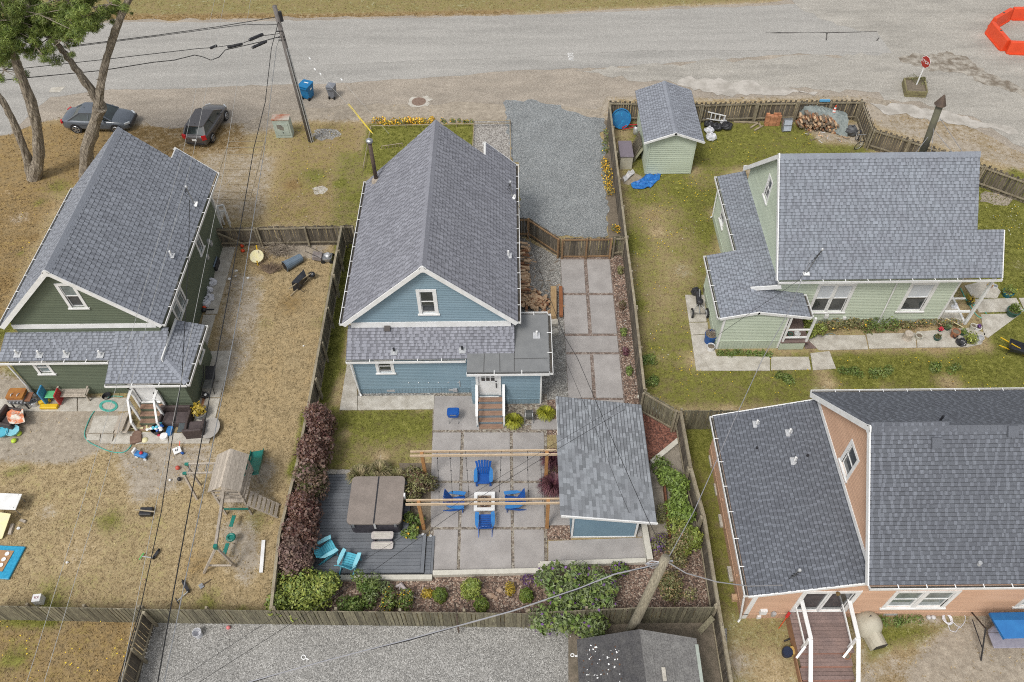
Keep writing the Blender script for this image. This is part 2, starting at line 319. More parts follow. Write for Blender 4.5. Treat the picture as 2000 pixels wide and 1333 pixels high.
reg([(60, 960), (330, 960), (360, 1180), (60, 1180)], 2.5, .34, .1, .2)
reg([(-100, 700), (230, 792), (225, 862), (140, 905), (-100, 900)], .5, .02, 1., 0)
reg([(215, 865), (420, 868), (400, 920), (330, 965), (260, 990), (235, 920)], .6, .1, .72, .1)
reg([(430, 1020), (500, 1010), (520, 1090), (480, 1150), (440, 1100)], .5, .2, .7, .1)
reg([(400, 900), (470, 880), (540, 920), (530, 1010), (440, 1000)], .5, .2, .55, .2)
reg([(-500, 1200), (268, 1200), (240, 1400), (-500, 1400)], .4, .28, .0, .6)
reg([(0, 1200), (120, 1200), (120, 1225), (0, 1225)], .3, .7, .0, .5)
reg([(655, 470), (700, 470), (690, 560), (668, 690), (640, 790), (608, 790)], .25, .88, .05, .1)
reg([(590, 800), (850, 799), (846, 930), (560, 930)], .2, .57, .0, .02)
reg([(720, 798), (850, 797), (850, 850), (650, 850), (650, 805)], .7, .78, .0, .0)
reg([(1225, 330), (1420, 330), (1390, 500), (1380, 700), (1260, 760), (1235, 560)], .5, .62, .05, .12)
reg([(1240, 235), (1700, 240), (1700, 310), (1400, 330), (1225, 380)], .6, .74, .1, .05)
reg([(1560, 235), (1700, 240), (1690, 285), (1600, 280)], .5, .3, .6, .3)
reg([(1330, 370), (1420, 370), (1390, 470), (1310, 440)], .8, .78, 0, 0)
reg([(1265, 420), (1330, 410), (1340, 620), (1260, 640)], 1.6, .44, .12, .15)
reg([(1245, 700), (2100, 690), (2100, 765), (1600, 790), (1330, 795), (1255, 770)], .4, .68, .05, .05)
reg([(1560, 700), (2100, 690), (2100, 740), (1700, 750), (1560, 730)], .7, .85, 0, 0)
reg([(1900, 340), (2200, 340), (2200, 700), (1950, 700), (1900, 560)], .5, .85, .05, 0)
reg([(1335, 830), (1420, 830), (1470, 1400), (1400, 1400), (1380, 1150)], .3, .68, .1, .1)
reg([(1400, 1190), (1560, 1215), (1560, 1400), (1410, 1400)], .4, .48, .3, .2)
reg([(1670, 1215), (2300, 1195), (2300, 1400), (1690, 1400)], .4, .18, .85, .05)
reg([(1680, 1213), (1880, 1213), (1800, 1260), (1740, 1300), (1690, 1300)], .5, .72, .2, .2)
reg([(1720, 1290), (1790, 1250), (1770, 1400), (1700, 1400)], .5, .4, .3, .6)
_blobs = []
for _i in range(330):   # irregular tufts and worn spots over the yards
    _blobs.append((random.uniform(-32, 30), random.uniform(7, 38), random.uniform(.25, .9), random.choice([(.33, 0, -.05), (.38, -.1, 0), (-.4, .25, 0), (-.1, .38, 0), (-.2, 0, .35), (-.42, 0, .1)])))
def masks(x, y):
    m = np.zeros(x.shape+(3,)); m[..., 0] = .35; m[..., 1] = .2; m[..., 2] = .2
    for poly, fe, vals in REG:
        w = np.clip(.5-poly_sd(x, y, poly)/(2*fe), 0, 1); w = w*w*(3-2*w)
        for k, v in enumerate(vals):
            if v is not None: m[..., k] = m[..., k]*(1-w)+v*w
    for bx, by, r, dv in _blobs:
        w = np.exp(-((x-bx)**2+(y-by)**2)/(r*r)); yd = (y < 38)
        for k in range(3): m[..., k] += w*dv[k]*yd
    return np.clip(m, 0, 1.05)
def terrain():
    xs = np.concatenate([[-400, -200, -110, -70], np.arange(-48, 50.1, .22), [70, 110, 200, 400]]); ys = np.concatenate([[-300, -100, -30, -8], np.arange(4, 70, .22), [90, 140, 240, 500]])
    X, Y = np.meshgrid(xs, ys); nx, ny = len(xs), len(ys); m = masks(X, Y)
    co = np.zeros((ny*nx, 3), np.float32); co[:, 0] = X.ravel(); co[:, 1] = Y.ravel()
    idx = np.arange(nx*ny).reshape(ny, nx); q = np.stack([idx[:-1, :-1], idx[:-1, 1:], idx[1:, 1:], idx[1:, :-1]], -1).reshape(-1, 4)
    me = bpy.data.meshes.new('ground'); me.vertices.add(len(co)); me.vertices.foreach_set('co', co.ravel())
    me.loops.add(q.size); me.loops.foreach_set('vertex_index', q.ravel().astype(np.int32)); me.polygons.add(len(q)); me.polygons.foreach_set('loop_start', (np.arange(len(q))*4).astype(np.int32)); me.update(calc_edges=True)
    a = me.attributes.new('mask', 'FLOAT_COLOR', 'POINT'); c = np.ones((len(co), 4), np.float32); c[:, :3] = m.reshape(-1, 3); a.data.foreach_set('color', c.ravel())
    me.materials.append(GROUND); o = bpy.data.objects.new('ground', me); COL.objects.link(o); o['kind'] = 'structure'; return o
terrain()
# ---------------------------------------------------------------- flat sheets laid on the ground
def rag(poly, amp, step=.35):
    out = []; n = len(poly)
    for i in range(n):
        a = Vector(poly[i]); b = Vector(poly[(i+1) % n]); k = max(1, int((b-a).length/step)); nrm = Vector((-(b-a).y, (b-a).x)).normalized()
        for j in range(k):
            p = a+(b-a)*(j/k); w = amp*(mnoise.noise(Vector((p.x*.7, p.y*.7, 3)))+.7*mnoise.noise(Vector((p.x*2.6, p.y*2.6, 7)))+random.uniform(-.25, .25))
            out.append(tuple(p+nrm*w))
    return out
EXC = []
def sheet(name, px, mt, lvl, amp=0., step=.35, world=False, parent=None, kind='structure', label=None):
    poly = px if world else wp(px)
    if name not in ('bare_patch',): EXC.append(poly)
    if amp: poly = rag(poly, amp, step)
    z = .004*lvl; m = M(); tr = tessellate_polygon([[Vector((x, y, 0)) for x, y in poly]]); fs = []
    for q in tr:
        (x0, y0), (x1, y1), (x2, y2) = [poly[i] for i in q]; q = tuple(q)
        fs.append(q if (x1-x0)*(y2-y0)-(y1-y0)*(x2-x0) > 0 else q[::-1])
    m.add([(x, y, z) for x, y in poly], fs); return mk(name, m, mt, parent, kind=kind, label=label)
sheet('road_shoulder', [(-500, 40), (250, 40), (1000, 30), (1500, 5), (1650, -6), (2500, -90), (2700, 330), (2000, 300), (1900, 250), (1760, 205), (1690, 187), (1190, 189), (1160, 215), (1000, 200), (700, 205), (560, 215), (480, 238), (330, 252), (150, 215), (20, 262), (-500, 340)], DIRTR, 1, amp=.35, step=.6)
sheet('road', [(-500, 78), (-100, 60), (250, 45), (550, 42), (1000, 31), (1300, 20), (1500, 10), (1600, 6), (1640, 30), (1712, 62), (1742, 105), (1710, 115), (1560, 105), (1400, 118), (1180, 133), (1000, 138), (900, 148), (640, 164), (400, 172), (200, 178), (100, 190), (20, 262), (-100, 275), (-500, 300)], ASPH, 2, amp=.18, step=.5)
JUNC = gravelmat('junction_grit', [(.31, .29, .252), (.35, .328, .286), (.27, .252, .218), (.41, .388, .345), (.33, .309, .27)], sc=24, sc2=.9, amp=.2, bump=.3, st=(.25, 1, 1))
sheet('junction', [(1120, 140), (1180, 134), (1400, 120), (1560, 107), (1700, 112), (1738, 100), (1690, 66), (1600, 34), (1540, 4), (1540, -12), (2500, -60), (2600, 300), (2000, 285), (1880, 225), (1700, 178), (1450, 172), (1260, 160)], JUNC, 3, amp=.6, step=.5)
sheet('old_road_strip', [(620, 100), (1000, 84), (1250, 74), (1500, 64), (1712, 62), (1742, 105), (1560, 99), (1250, 100), (1000, 113), (620, 128)], gravelmat('patched_asphalt', [(.29, .278, .254), (.33, .317, .29), (.36, .346, .318), (.31, .297, .272), (.42, .403, .37)], sc=26, sc2=.9, amp=.1, bump=.2, st=(.12, 1, 1)), 4, amp=.1)
TAR = mat('road_crack_tar', (.05, .046, .042), (.12, .11, .10), sc=3, rough=.8)
sheet('road_crack', [(1495, 64.5), (1600, 64), (1712, 62), (1712, 63.4), (1620, 65.8), (1495, 65.6)], TAR, 6, amp=.05, step=.25)
sheet('road_crack', [(1613, 66), (1617, 66), (1615, 80), (1612, 80)], TAR, 7, amp=.05, step=.25)
sheet('road_crack', [(1711, 80), (1716, 74), (1718, 75), (1713, 81)], TAR, 5, amp=.02, step=.25)
sheet('road_patch_dirt', [(1850, 100), (2010, 180), (2010, 196), (1900, 150), (1760, 122), (1740, 112), (1800, 106)], mat('churned_dirt', (.17, .14, .105), (.36, .33, .28), sc=1.6, rough=.95, grain=.25, gsc=12, lo=.4, hi=.6), 5, amp=.5, step=.3)
PALE = mat('pale_washed_grit', (.46, .43, .385), (.34, .315, .275), sc=1.1, rough=.95, grain=.14, gsc=20, lo=.42, hi=.6)
sheet('road_patch_pale', [(1340, 150), (1450, 158), (1600, 184), (1560, 186), (1420, 184), (1330, 168)], PALE, 5, amp=.5, step=.3)
sheet('road_patch_pale', [(1700, 205), (1790, 205), (1960, 245), (1990, 262), (1850, 240), (1740, 222)], PALE, 5, amp=.5, step=.3)
sheet('road_patch_pale', [(100, 172), (128, 170), (118, 180), (96, 181)], CONC2, 5, amp=.1, step=.3)
sheet('gravel_driveway', [(988, 197), (1040, 196), (1085, 205), (1120, 222), (1180, 232), (1180, 300), (1188, 462), (1015, 462), (1012, 320), (1000, 318), (990, 240)], GRAV_B, 5, amp=.28, step=.25)
sheet('gravel_side_yard', [(1000, 455), (1096, 505), (1104, 640), (1112, 790), (1060, 790), (1000, 790)], GRAV_S, 4)
sheet('front_path', [(927, 236), (996, 236), (998, 330), (922, 330)], gravelmat('exposed_aggregate', [(.24, .22, .195), (.33, .31, .28), (.18, .165, .15), (.40, .38, .35)], sc=16, sc2=1, amp=.1, bump=.3), 3)
sheet('gravel_car_park', [(300, 1212), (1000, 1224), (1060, 1228), (1420, 1228), (1420, 1420), (250, 1420), (275, 1290)], GRAV_G, 3)
sheet('mulch_bed', [(560, 1118), (1062, 1118), (1062, 1096), (1264, 1090), (1262, 990), (1350, 985), (1372, 1085), (1398, 1196), (540, 1200)], MULCH, 3, amp=.05)
sheet('mulch_strip', [(1186, 480), (1222, 480), (1262, 775), (1268, 800), (1218, 790)], MULCH, 3)
sheet('flower_bed', [(1176, 235), (1194, 235), (1222, 470), (1188, 470)], SOIL, 3, amp=.06)
sheet('lava_rock_bed', [(1250, 800), (1262, 790), (1335, 850), (1272, 905), (1255, 905)], LAVA, 4)
sheet('garden_path', [(1262, 905), (1338, 848), (1368, 1010), (1350, 1075), (1262, 1080)], mat('sandy_soil', (.30, .265, .215), (.20, .175, .14), sc=2.5, rough=.95, grain=.22, gsc=25, bump=.4, bsc=25), 4)
sheet('planting_bed', [(985, 790), (1092, 780), (1092, 850), (1000, 850)], MULCH, 5)
sheet('planting_bed', [(1068, 1020), (1115, 1020), (1115, 1055), (1068, 1055)], MULCH, 5)
sheet('planting_bed', [(780, 905), (850, 905), (838, 1045), (785, 1045)], SOIL, 4)
sheet('gravel_edging', [(700, 765), (935, 762), (935, 776), (700, 780), (700, 782), (698, 782)], GRAV_S, 3)
sheet('shed_yard_dirt', [(1110, 1222), (1400, 1200), (1430, 1420), (1110, 1420)], mat('shed_dirt', (.20, .165, .125), (.135, .115, .085), sc=3, rough=.95, grain=.25, gsc=20, bump=.4), 4)
def blob_sheet(name, px, py, rx, ry, mt, lvl, n=18, j=.3):
    c = P(px, py); sheet(name, [(c.x+math.cos(6.283*i/n)*rx*(1+random.uniform(-j, j)), c.y+math.sin(6.283*i/n)*ry*(1+random.uniform(-j, j))) for i in range(n)], mt, lvl, world=True)
blob_sheet('sand_pile', 1235, 350, .7, .5, mat('sand', (.33, .28, .21), (.25, .21, .15), sc=4, grain=.2, bump=.3), 2)
blob_sheet('bare_patch', 635, 263, .9, .6, GRAV_S, 1); blob_sheet('bare_patch', 1945, 388, .9, .6, DIRTR, 2); blob_sheet('bare_patch', 625, 372, .5, .35, CONC2, 1)
# manhole
c = P(818, 199); m = M().lathe([(.46, .012), (.46, .022), (.0, .024)], (c.x, c.y, 0), 24)
for a in range(6): m.obox((c.x+.25*math.cos(a), c.y+.25*math.sin(a), .026), .12, .03, .008, a)
mk('manhole_cover', m, mat('rusty_iron', (.17, .11, .08), (.24, .17, .13), rough=.8, grain=.25), label='round rusty iron manhole cover in the dirt road shoulder', cat='manhole cover')
blob_sheet('road_patch_ring', 818, 199, .8, .7, CONC2, 3)
# painted word SLOW-like lettering on the road
def text(name, s, loc, size, rot, mt, parent=None, ext=.002, align='CENTER', label=None, cat=None, sx=1.):
    cu = bpy.data.curves.new(name, 'FONT'); cu.body = s; cu.size = size; cu.extrude = ext; cu.align_x = align; cu.align_y = 'CENTER'
    q = bpy.data.objects.new(name, cu); COL.objects.link(q); bpy.context.view_layer.update(); me = bpy.data.meshes.new_from_object(q.evaluated_get(bpy.context.evaluated_depsgraph_get())); bpy.data.objects.remove(q)
    me.materials.clear(); me.materials.append(mt); o = bpy.data.objects.new(name, me); COL.objects.link(o); o.parent = parent
    l = Vector(loc)-(WL[parent.name] if parent else Vector((0, 0, 0))); o.location = l; o.rotation_euler = rot; o.scale = (sx, 1, 1); setp(o, label, cat); WL[o.name] = Vector(loc); return o
c = P(1114, 111, .02); text('road_lettering', 'SLOW', c, .56, (0, 0, math.radians(-90)), WHITE, label='small white word SLOW painted sideways on the asphalt road', cat='road marking', sx=.62)
# ---------------------------------------------------------------- roofs, walls, windows
ROOFB = mat('purple_grey_shingle', (.255, .26, .292), (.222, .226, .256), sc=1.2, rough=.9, tone=1., grain=.18, gsc=45)
ROOFL = mat('blue_grey_shingle', (.255, .272, .306), (.224, .238, .27), sc=1.2, rough=.9, tone=1., grain=.18, gsc=45)
ROOFG = mat('cool_grey_shingle', (.24, .262, .296), (.216, .23, .262), sc=1.2, rough=.9, tone=1., grain=.18, gsc=45)
ROOFP = mat('charcoal_shingle', (.125, .135, .155), (.11, .118, .137), sc=1.2, rough=.9, tone=1., grain=.3, gsc=45)
ROOFS = mat('mixed_grey_shingle', (.225, .24, .255), (.20, .21, .225), sc=1.2, rough=.9, tone=1., grain=.18, gsc=45)
ROOFSP = mat('mixed_grey_shingle_piece', (.225, .24, .255), (.20, .21, .225), sc=1.2, rough=.9, rnd=.3, grain=.22, gsc=45)
ROOFBP = mat('purple_grey_shingle_piece', (.255, .26, .292), (.222, .226, .256), sc=1.2, rough=.9, rnd=.05, tone=1., grain=.22, gsc=45)
ROOFPP = mat('charcoal_shingle_piece', (.125, .135, .155), (.11, .118, .137), sc=1.2, rough=.9, rnd=.08, tone=1., grain=.3, gsc=45)
def intervals(poly, v):
    xs = []; n = len(poly)
    for i in range(n):
        (u0, v0), (u1, v1) = poly[i], poly[(i+1) % n]
        if (v0 > v) != (v1 > v): xs.append(u0+(v-v0)*(u1-u0)/(v1-v0))
    xs.sort(); return [(xs[i], xs[i+1]) for i in range(0, len(xs)-1, 2)]
def roof(T, pts, mt, style='tab', ex=.145, pieces=0, pmt=None, th=.12, under=WHITE, near=None, tabw=(.12, .22), gap=(.06, .12), name='roof', base=-.25, lift=0.):
    """pts: world polygon, first edge is the eave; courses of shingles as real laps, the nearest ones single pieces"""
    pts = [Vector(p) for p in pts]; u = (pts[1]-pts[0]).normalized(); nn = Vector((0, 0, 0))
    for i in range(len(pts)): nn += pts[i].cross(pts[(i+1) % len(pts)])
    nn.normalize()
    if nn.z < 0: nn = -nn
    v = nn.cross(u).normalized()
    if v.z < 0: v = -v
    o = pts[0]; poly = [((p-o).dot(u), (p-o).dot(v)) for p in pts]
    slab = mk(name, M().slab(pts, nn, th), under, T)
    m = M(); vmax = max(p[1] for p in poly); rows = int(math.ceil(vmax/ex)); pc = []
    def at(a, b, h): return o+u*a+v*b+nn*h
    for r in range(rows):
        v0 = r*ex; v1 = min(v0+ex, vmax); vm = (v0+v1)/2
        for (a, b) in intervals(poly, vm):
            ia = intervals(poly, min(v1-.002, vmax)) ; a -= .012; b += .012; x = a
            while x < b-1e-4:
                if style == 'mix': w = random.uniform(.12, .34)
                else: w = random.uniform(.25, .42)
                y = min(x+w, b)
                if b-y < .06: y = b
                pc.append((r, x, y, v0, v1)); x = y
    def dist(q): p = at((q[1]+q[2])/2, (q[3]+q[4])/2, 0); return (p-cam.location).length
    single = set()
    if pieces:
        order = sorted(range(len(pc)), key=lambda i: dist(pc[i])); single = set(order[:pieces])
    Rm = Matrix((u, v, nn)).transposed(); shapes = {}
    for i, (r, x, y, v0, v1) in enumerate(pc):
        w = y-x
        if style == 'mix': tn = random.choice([-.22, -.13, -.05, .03, .12, .22, .32])
        else: tn = random.uniform(-.035, .035)
        if i in single:
            key = round(w, 2)
            if key not in shapes:
                q = M(); ln = ex+.03
                q.add([(-key/2, 0, .012), (key/2, 0, .012), (key/2, ln, .001), (-key/2, ln, .001), (-key/2, 0, 0), (key/2, 0, 0)], [(0, 1, 2, 3), (4, 5, 1, 0), (0, 3, 4), (1, 5, 2)], base if style == 'tab' else 0)
                if style == 'tab':
                    q.add([(-key/2, -.006, .0124), (key/2, -.006, .0124), (key/2, .018, .0126), (-key/2, .018, .0126)], [(0, 1, 2, 3)], -.58); xx = -key/2+random.uniform(0, .06)  # shadow line along the shingle's lower edge, painted as a dark strip
                    while xx < key/2-.06:
                        tw = min(random.uniform(*tabw), key/2-xx); q.add([(xx, .016, .021), (xx+tw, .016, .021), (xx+tw, ex, .0125), (xx, ex, .0125), (xx, .016, .012), (xx+tw, .016, .012)], [(0, 1, 2, 3), (4, 5, 1, 0), (0, 3, 4), (1, 5, 2)], random.uniform(.02, .16)+lift); xx += tw+random.uniform(*gap)
                me, _ = new_mesh('shingle', q, False); me.materials.append(pmt); shapes[key] = me
            piece('shingle', shapes[key], pmt, T, at((x+y)/2, v0, .001), Rm, (w/key if key else 1, 1, 1))
            continue
        m.add([at(x, v0, .012), at(y, v0, .012), at(y, v1, .002), at(x, v1, .002), at(x, v0, 0), at(y, v0, 0)], [(0, 1, 2, 3)], tn+(base if style == 'tab' else 0)); m.add([at(x, v0-.006, .0122), at(y, v0-.006, .0122), at(y, v0+.018, .0124), at(x, v0+.018, .0124), at(x, v0-.006, 0), at(y, v0-.006, 0)], [(0, 1, 2, 3), (4, 5, 1, 0)], -.58)  # second quad paints the shadow line at the row's lower edge
        if style == 'mix': m.add([at(y-.004, v0, .0126), at(y+.004, v0, .0126), at(y+.004, v1, .003), at(y-.004, v1, .003)], [(0, 1, 2, 3)], -.55)
        if style == 'tab':
            xx = x+random.uniform(0, .1)
            while xx < y-.03:
                tw = min(random.uniform(*tabw), y-xx); t2 = tn+random.uniform(-.08, .13)+lift
                m.add([at(xx, v0+.016, .021), at(xx+tw, v0+.016, .021), at(xx+tw, v1, .0125), at(xx, v1, .0125), at(xx, v0+.016, .012), at(xx+tw, v0+.016, .012)], [(0, 1, 2, 3), (4, 5, 1, 0), (0, 3, 4), (1, 5, 2)], t2); xx += tw+random.uniform(*gap)
    if m.f: mk('roof_shingles', m, mt, T, kind='stuff')
    return slab
def ridge(T, a, b, mt, w=.16, drop=.16, side=None, sidedrop=None):
    """saddle of ridge cap shingles, each its own piece"""
    a = Vector(a); b = Vector(b); d = (b-a).normalized(); x = d.cross(Vector((0, 0, 1))).normalized(); n = max(2, int((b-a).length/.22)); st = (b-a).length/n
    q = M(); q.add([(-w, 0, -drop+.03), (0, 0, .035), (w, 0, -drop+.03), (w, st+.03, -drop+.015), (0, st+.03, .02), (-w, st+.03, -drop+.015), (-w, 0, -drop), (0, 0, 0), (w, 0, -drop)], [(0, 1, 4, 5), (1, 2, 3, 4), (6, 7, 1, 0), (7, 8, 2, 1)])
    me, _ = new_mesh('ridge_shingle', q, False); me.materials.append(mt); z = x.cross(d); R = Matrix((x, d, z)).transposed()
    for i in range(n): piece('ridge_shingle', me, mt, T, a+d*(st*i), R)
def barge(T, a, b, h=.2, w=.05, name='barge_board'): # board on edge below the line a-b
    a = Vector(a); b = Vector(b); d = (b-a).normalized(); a = a-d*.02; b = b+d*.05; x = d.cross(Vector((0, 0, 1))).normalized(); up = x.cross(d); off = up*(-h/2+.012)
    return mk(name, M().beam(a+off, b+off, w, h, up=up), WHITE, T)
DARKG = mat('gutter_inside', (.05, .045, .04), (.09, .08, .065), sc=5, rough=.9)
def gutter(T, a, b, out, w=.13, straps=True):
    a = Vector(a); b = Vector(b); out = Vector(out).normalized(); d = (b-a).normalized(); m = M(); L = (b-a).length; zz = Vector((0, 0, 1))
    m.beam(a+out*w-zz*.055, b+out*w-zz*.055, .025, .13); m.beam(a+out*(w/2)-zz*.115, b+out*(w/2)-zz*.115, w, .012)
    for e, s in ((a, 1), (b, -1)): m.beam(e+out*.0-zz*.055+d*s*.008, e+out*w-zz*.055+d*s*.008, .016, .12)
    g = mk('gutter', m, WHITE, T)
    mk('debris', M().beam(a+out*(w/2)-zz*.095+d*.03, b+out*(w/2)-zz*.095-d*.03, w-.03, .02), DARKG, g)  # dark colour covers both debris and the shade inside the gutter
    if straps:
        n = max(2, int(L/.95)); s = M()
        for i in range(1, n): c = a+d*(L*i/n); s.beam(c-out*.08+zz*.02, c+out*(w+.012)+zz*.014, .035, .008)
        mk('gutter_straps', s, WHITE, g)
    return g
class Frame:
    """vertical wall frame: origin a, runs to b, outward normal on the right of a->b"""
    def __init__(s, a, b): s.a = Vector((a[0], a[1], 0)); s.b = Vector((b[0], b[1], 0)); s.d = (s.b-s.a).normalized(); s.n = s.d.cross(Vector((0, 0, 1))); s.L = (s.b-s.a).length
    def at(s, u, z, h=0.): return s.a+s.d*u+s.n*h+Vector((0, 0, z))
    def px(s, px, py, h=0.): p = PN(px, py, s.a+s.n*h, s.n); return ((p-s.a).dot(s.d), p.z)
    def box(s, m, u0, z0, h0, u1, z1, h1, tone=0.):
        v = [s.at(u, z, h) for h in (h0, h1) for u, z in ((u0, z0), (u1, z0), (u1, z1), (u0, z1))]
        return m.add(v, [(3, 2, 1, 0), (4, 5, 6, 7), (0, 1, 5, 4), (1, 2, 6, 5), (2, 3, 7, 6), (3, 0, 4, 7)], tone)
def wall(T, fr, prof, mt, holes=(), ex=.11, z0=.45, skirt=True, name='siding', vert=False):
    """prof: outline [(u,z)..] of the wall; clapboards as tilted laps; below z0 upright skirting boards"""
    m = M(); zs = [p[1] for p in prof]; zmin, zmax = min(zs), max(zs); z = max(zmin, z0); 
    bk = [fr.at(u, zz, -.02) for u, zz in prof]; mk('wall', M().slab(bk, fr.n, .1), mt, T) if not holes else None
    if holes:  # wall core with real openings: strips between the holes
        us = sorted(set([min(p[0] for p in prof), max(p[0] for p in prof)]+[h[0] for h in holes]+[h[2] for h in holes]))
        core = M(); us2 = sorted(set(us+[p[0] for p in prof]))
        def zr_at(u):
            iv = []; n = len(prof)
            for i in range(n):
                (u0, a0), (u1, a1) = prof[i], prof[(i+1) % n]
                if (u0 > u) != (u1 > u): iv.append(a0+(u-u0)*(a1-a0)/(u1-u0))
            return (min(iv), max(iv)) if len(iv) >= 2 else None
        for i in range(len(us2)-1):
            ua, ub = us2[i], us2[i+1]
            if ub-ua < .002: continue
            ra, rb = zr_at(ua+.001), zr_at(ub-.001)
            if not ra or not rb: continue
            lo_a, lo_b = ra[0], rb[0]; cur = (lo_a, lo_b)
            hs_ = sorted([h for h in holes if h[0] < (ua+ub)/2 < h[2]], key=lambda h: h[1])
            segs = []
            for h in hs_: segs.append((cur[0], cur[1], h[1], h[1])); cur = (h[3], h[3])
            segs.append((cur[0], cur[1], ra[1], rb[1]))
            for s0, s1, t0, t1 in segs:
                if t0-s0 < .005 and t1-s1 < .005: continue
                v = [fr.at(ua, s0, -.12), fr.at(ub, s1, -.12), fr.at(ub, t1, -.12), fr.at(ua, t0, -.12), fr.at(ua, s0, -.02), fr.at(ub, s1, -.02), fr.at(ub, t1, -.02), fr.at(ua, t0, -.02)]
                core.add(v, [(3, 2, 1, 0), (4, 5, 6, 7), (0, 1, 5, 4), (1, 2, 6, 5), (2, 3, 7, 6), (3, 0, 4, 7)])
        mk('wall', core, mt, T)
    def sub(iv, za, zb):
        out = []
        for a, b in iv:
            seg = [(a, b)]
            for h in holes:
                if h[1] < zb-.02 and h[3] > za+.02:
                    ns = []
                    for s, e in seg:
                        if h[2] <= s or h[0] >= e: ns.append((s, e))
                        else:
                            if h[0] > s: ns.append((s, h[0]))
                            if h[2] < e: ns.append((h[2], e))
                    seg = ns
            out += seg
        return out
    while z < zmax-.01:
        zt = min(z+ex, zmax); lo_ = intervals([(p[0], p[1]) for p in prof], z+.003); hi_ = intervals([(p[0], p[1]) for p in prof], zt-.003)
        if lo_ and hi_ and len(lo_) == len(hi_):
            pr = []
            for (a, b), (c, d) in zip(lo_, hi_):
                for (s, e) in sub([(a, b)], z, zt):
                    s2 = c if s == a else s; e2 = d if e == b else e; pr.append((s, e, max(s2, c), min(e2, d)))
            for s, e, s2, e2 in pr:
                if e-s < .01: continue
                tn = random.uniform(-.06, .05)
                m.add([fr.at(s, z-.006, .0245), fr.at(e, z-.006, .0245), fr.at(e, z+.008, .0245), fr.at(s, z+.008, .0245)], [(0, 1, 2, 3)], -.11)  # shade at the lap painted in as a slightly darker strip
                m.add([fr.at(s, z, .024), fr.at(e, z, .024), fr.at(e2, zt+.003, .0), fr.at(s2, zt+.003, .0), fr.at(s, z, -.02), fr.at(e, z, -.02), fr.at(s2, zt, -.02), fr.at(e2, zt, -.02)], [(0, 1, 2, 3), (4, 5, 1, 0), (4, 0, 3, 6), (1, 5, 7, 2)], tn)
        z = zt
    mk(name, m, mt, T, kind='stuff')
    if skirt and zmin < z0:
        s = M(); fr.box(s, 0, z0-.03, -.02, fr.L, z0+.03, .035); u = 0
        mk('water_table', s, mt, T)
        s = M()
        while u < fr.L-.01:
            w = min(.14, fr.L-u); 
            fr.box(s, u, zmin, -.02, u+w-.008, z0-.03, .012, random.uniform(-.06, .04)); u += .14
        mk('skirting', s, mt, T, kind='stuff')
def window(T, fr, u0, z0, u1, z1, panes=1, glass=GLASS, trim=.11, mull=.05, blind=0., sill=True, low=.5, grid=None, name='window', lower_glass=None):
    m = M(); b = fr.box; t = trim
    b(m, u0-t, z0-.02, -.02, u0, z1+t, .045); b(m, u1, z0-.02, -.02, u1+t, z1+t, .045); b(m, u0, z1, -.02, u1, z1+t, .043)
    w = mk(name, m, WHITE, T)
    if sill: mk('sill', b(M(), u0-t-.05, z0-.09, -.02, u1+t+.05, z0-.022, .085), WHITE, w)
    else: mk('sill', b(M(), u0-t, z0-t, -.02, u1+t, z0-.022, .043), WHITE, w)
    W_ = (u1-u0-(panes-1)*mull)/panes
    for i in range(panes):
        a = u0+i*(W_+mull); e = a+W_; zm = z0+(z1-z0)*low
        if i: mk('mullion', b(M(), a-mull, z0-.02, -.06, a, z1, .04), WHITE, w)
        s = M(); f = .035
        for (p, q, hh) in ((z0, zm, -.05), (zm, z1, -.025)):
            b(s, a, p, hh, a+f, q, hh+.03); b(s, e-f, p, hh, e, q, hh+.03); b(s, a+f, p, hh, e-f, p+f, hh+.029); b(s, a+f, q-f, hh, e-f, q, hh+.029)
        mk('sash', s, WHITE, w)
        mk('pane', b(M(), a+f, z0+f, -.055, e-f, zm-f, -.048), lower_glass or glass, w)
        mk('pane', b(M(), a+f, zm+f, -.03, e-f, z1-f, -.023), BLIND if blind else glass, w)
    return w
def vent_pipe(T, p, h=.35, r=.045, mt=WHITE, base=True, mesh='vent_pipe', tilt=(0, 0)):
    p = Vector(p); v = mk(mesh, M().tube([p-Vector((0, 0, .05)), p+Vector((tilt[0], tilt[1], h))], r, 10), mt, T, smooth=False)
    if base: mk('flashing', M().obox(p+Vector((0, -.02, .03)), .3, .3, .012, 0, random.uniform(.1, .3)).lathe([(r*2.1, .02), (r*1.2, .1)], p, 10), GALV, v)
    return v
def mast(T, p, lean=(0, 0), h=1.1):
    p = Vector(p); top = p+Vector((lean[0], lean[1], h)); v = mk('service_mast', M().tube([p, top], .03, 8), STEEL, T)
    m = M().ball(top+Vector((.02, 0, .04)), .07, .07, .09, 8, 5); mk('weatherhead', m, GALV, v, smooth=True)
    m = M()
    for k in range(3): q = p.lerp(top, .55+.15*k); m.tube([top+Vector((0, -.03, 0)), q+Vector((-.18+.1*k, -.12, .1)), q+Vector((-.08, .02, -.15)), q], .01, 5)
    mk('drip_loop', m, CABLE, v); mk('flashing', M().obox(p+Vector((0, 0, .03)), .3, .28, .012, 0, .3), WHITE, v); return v
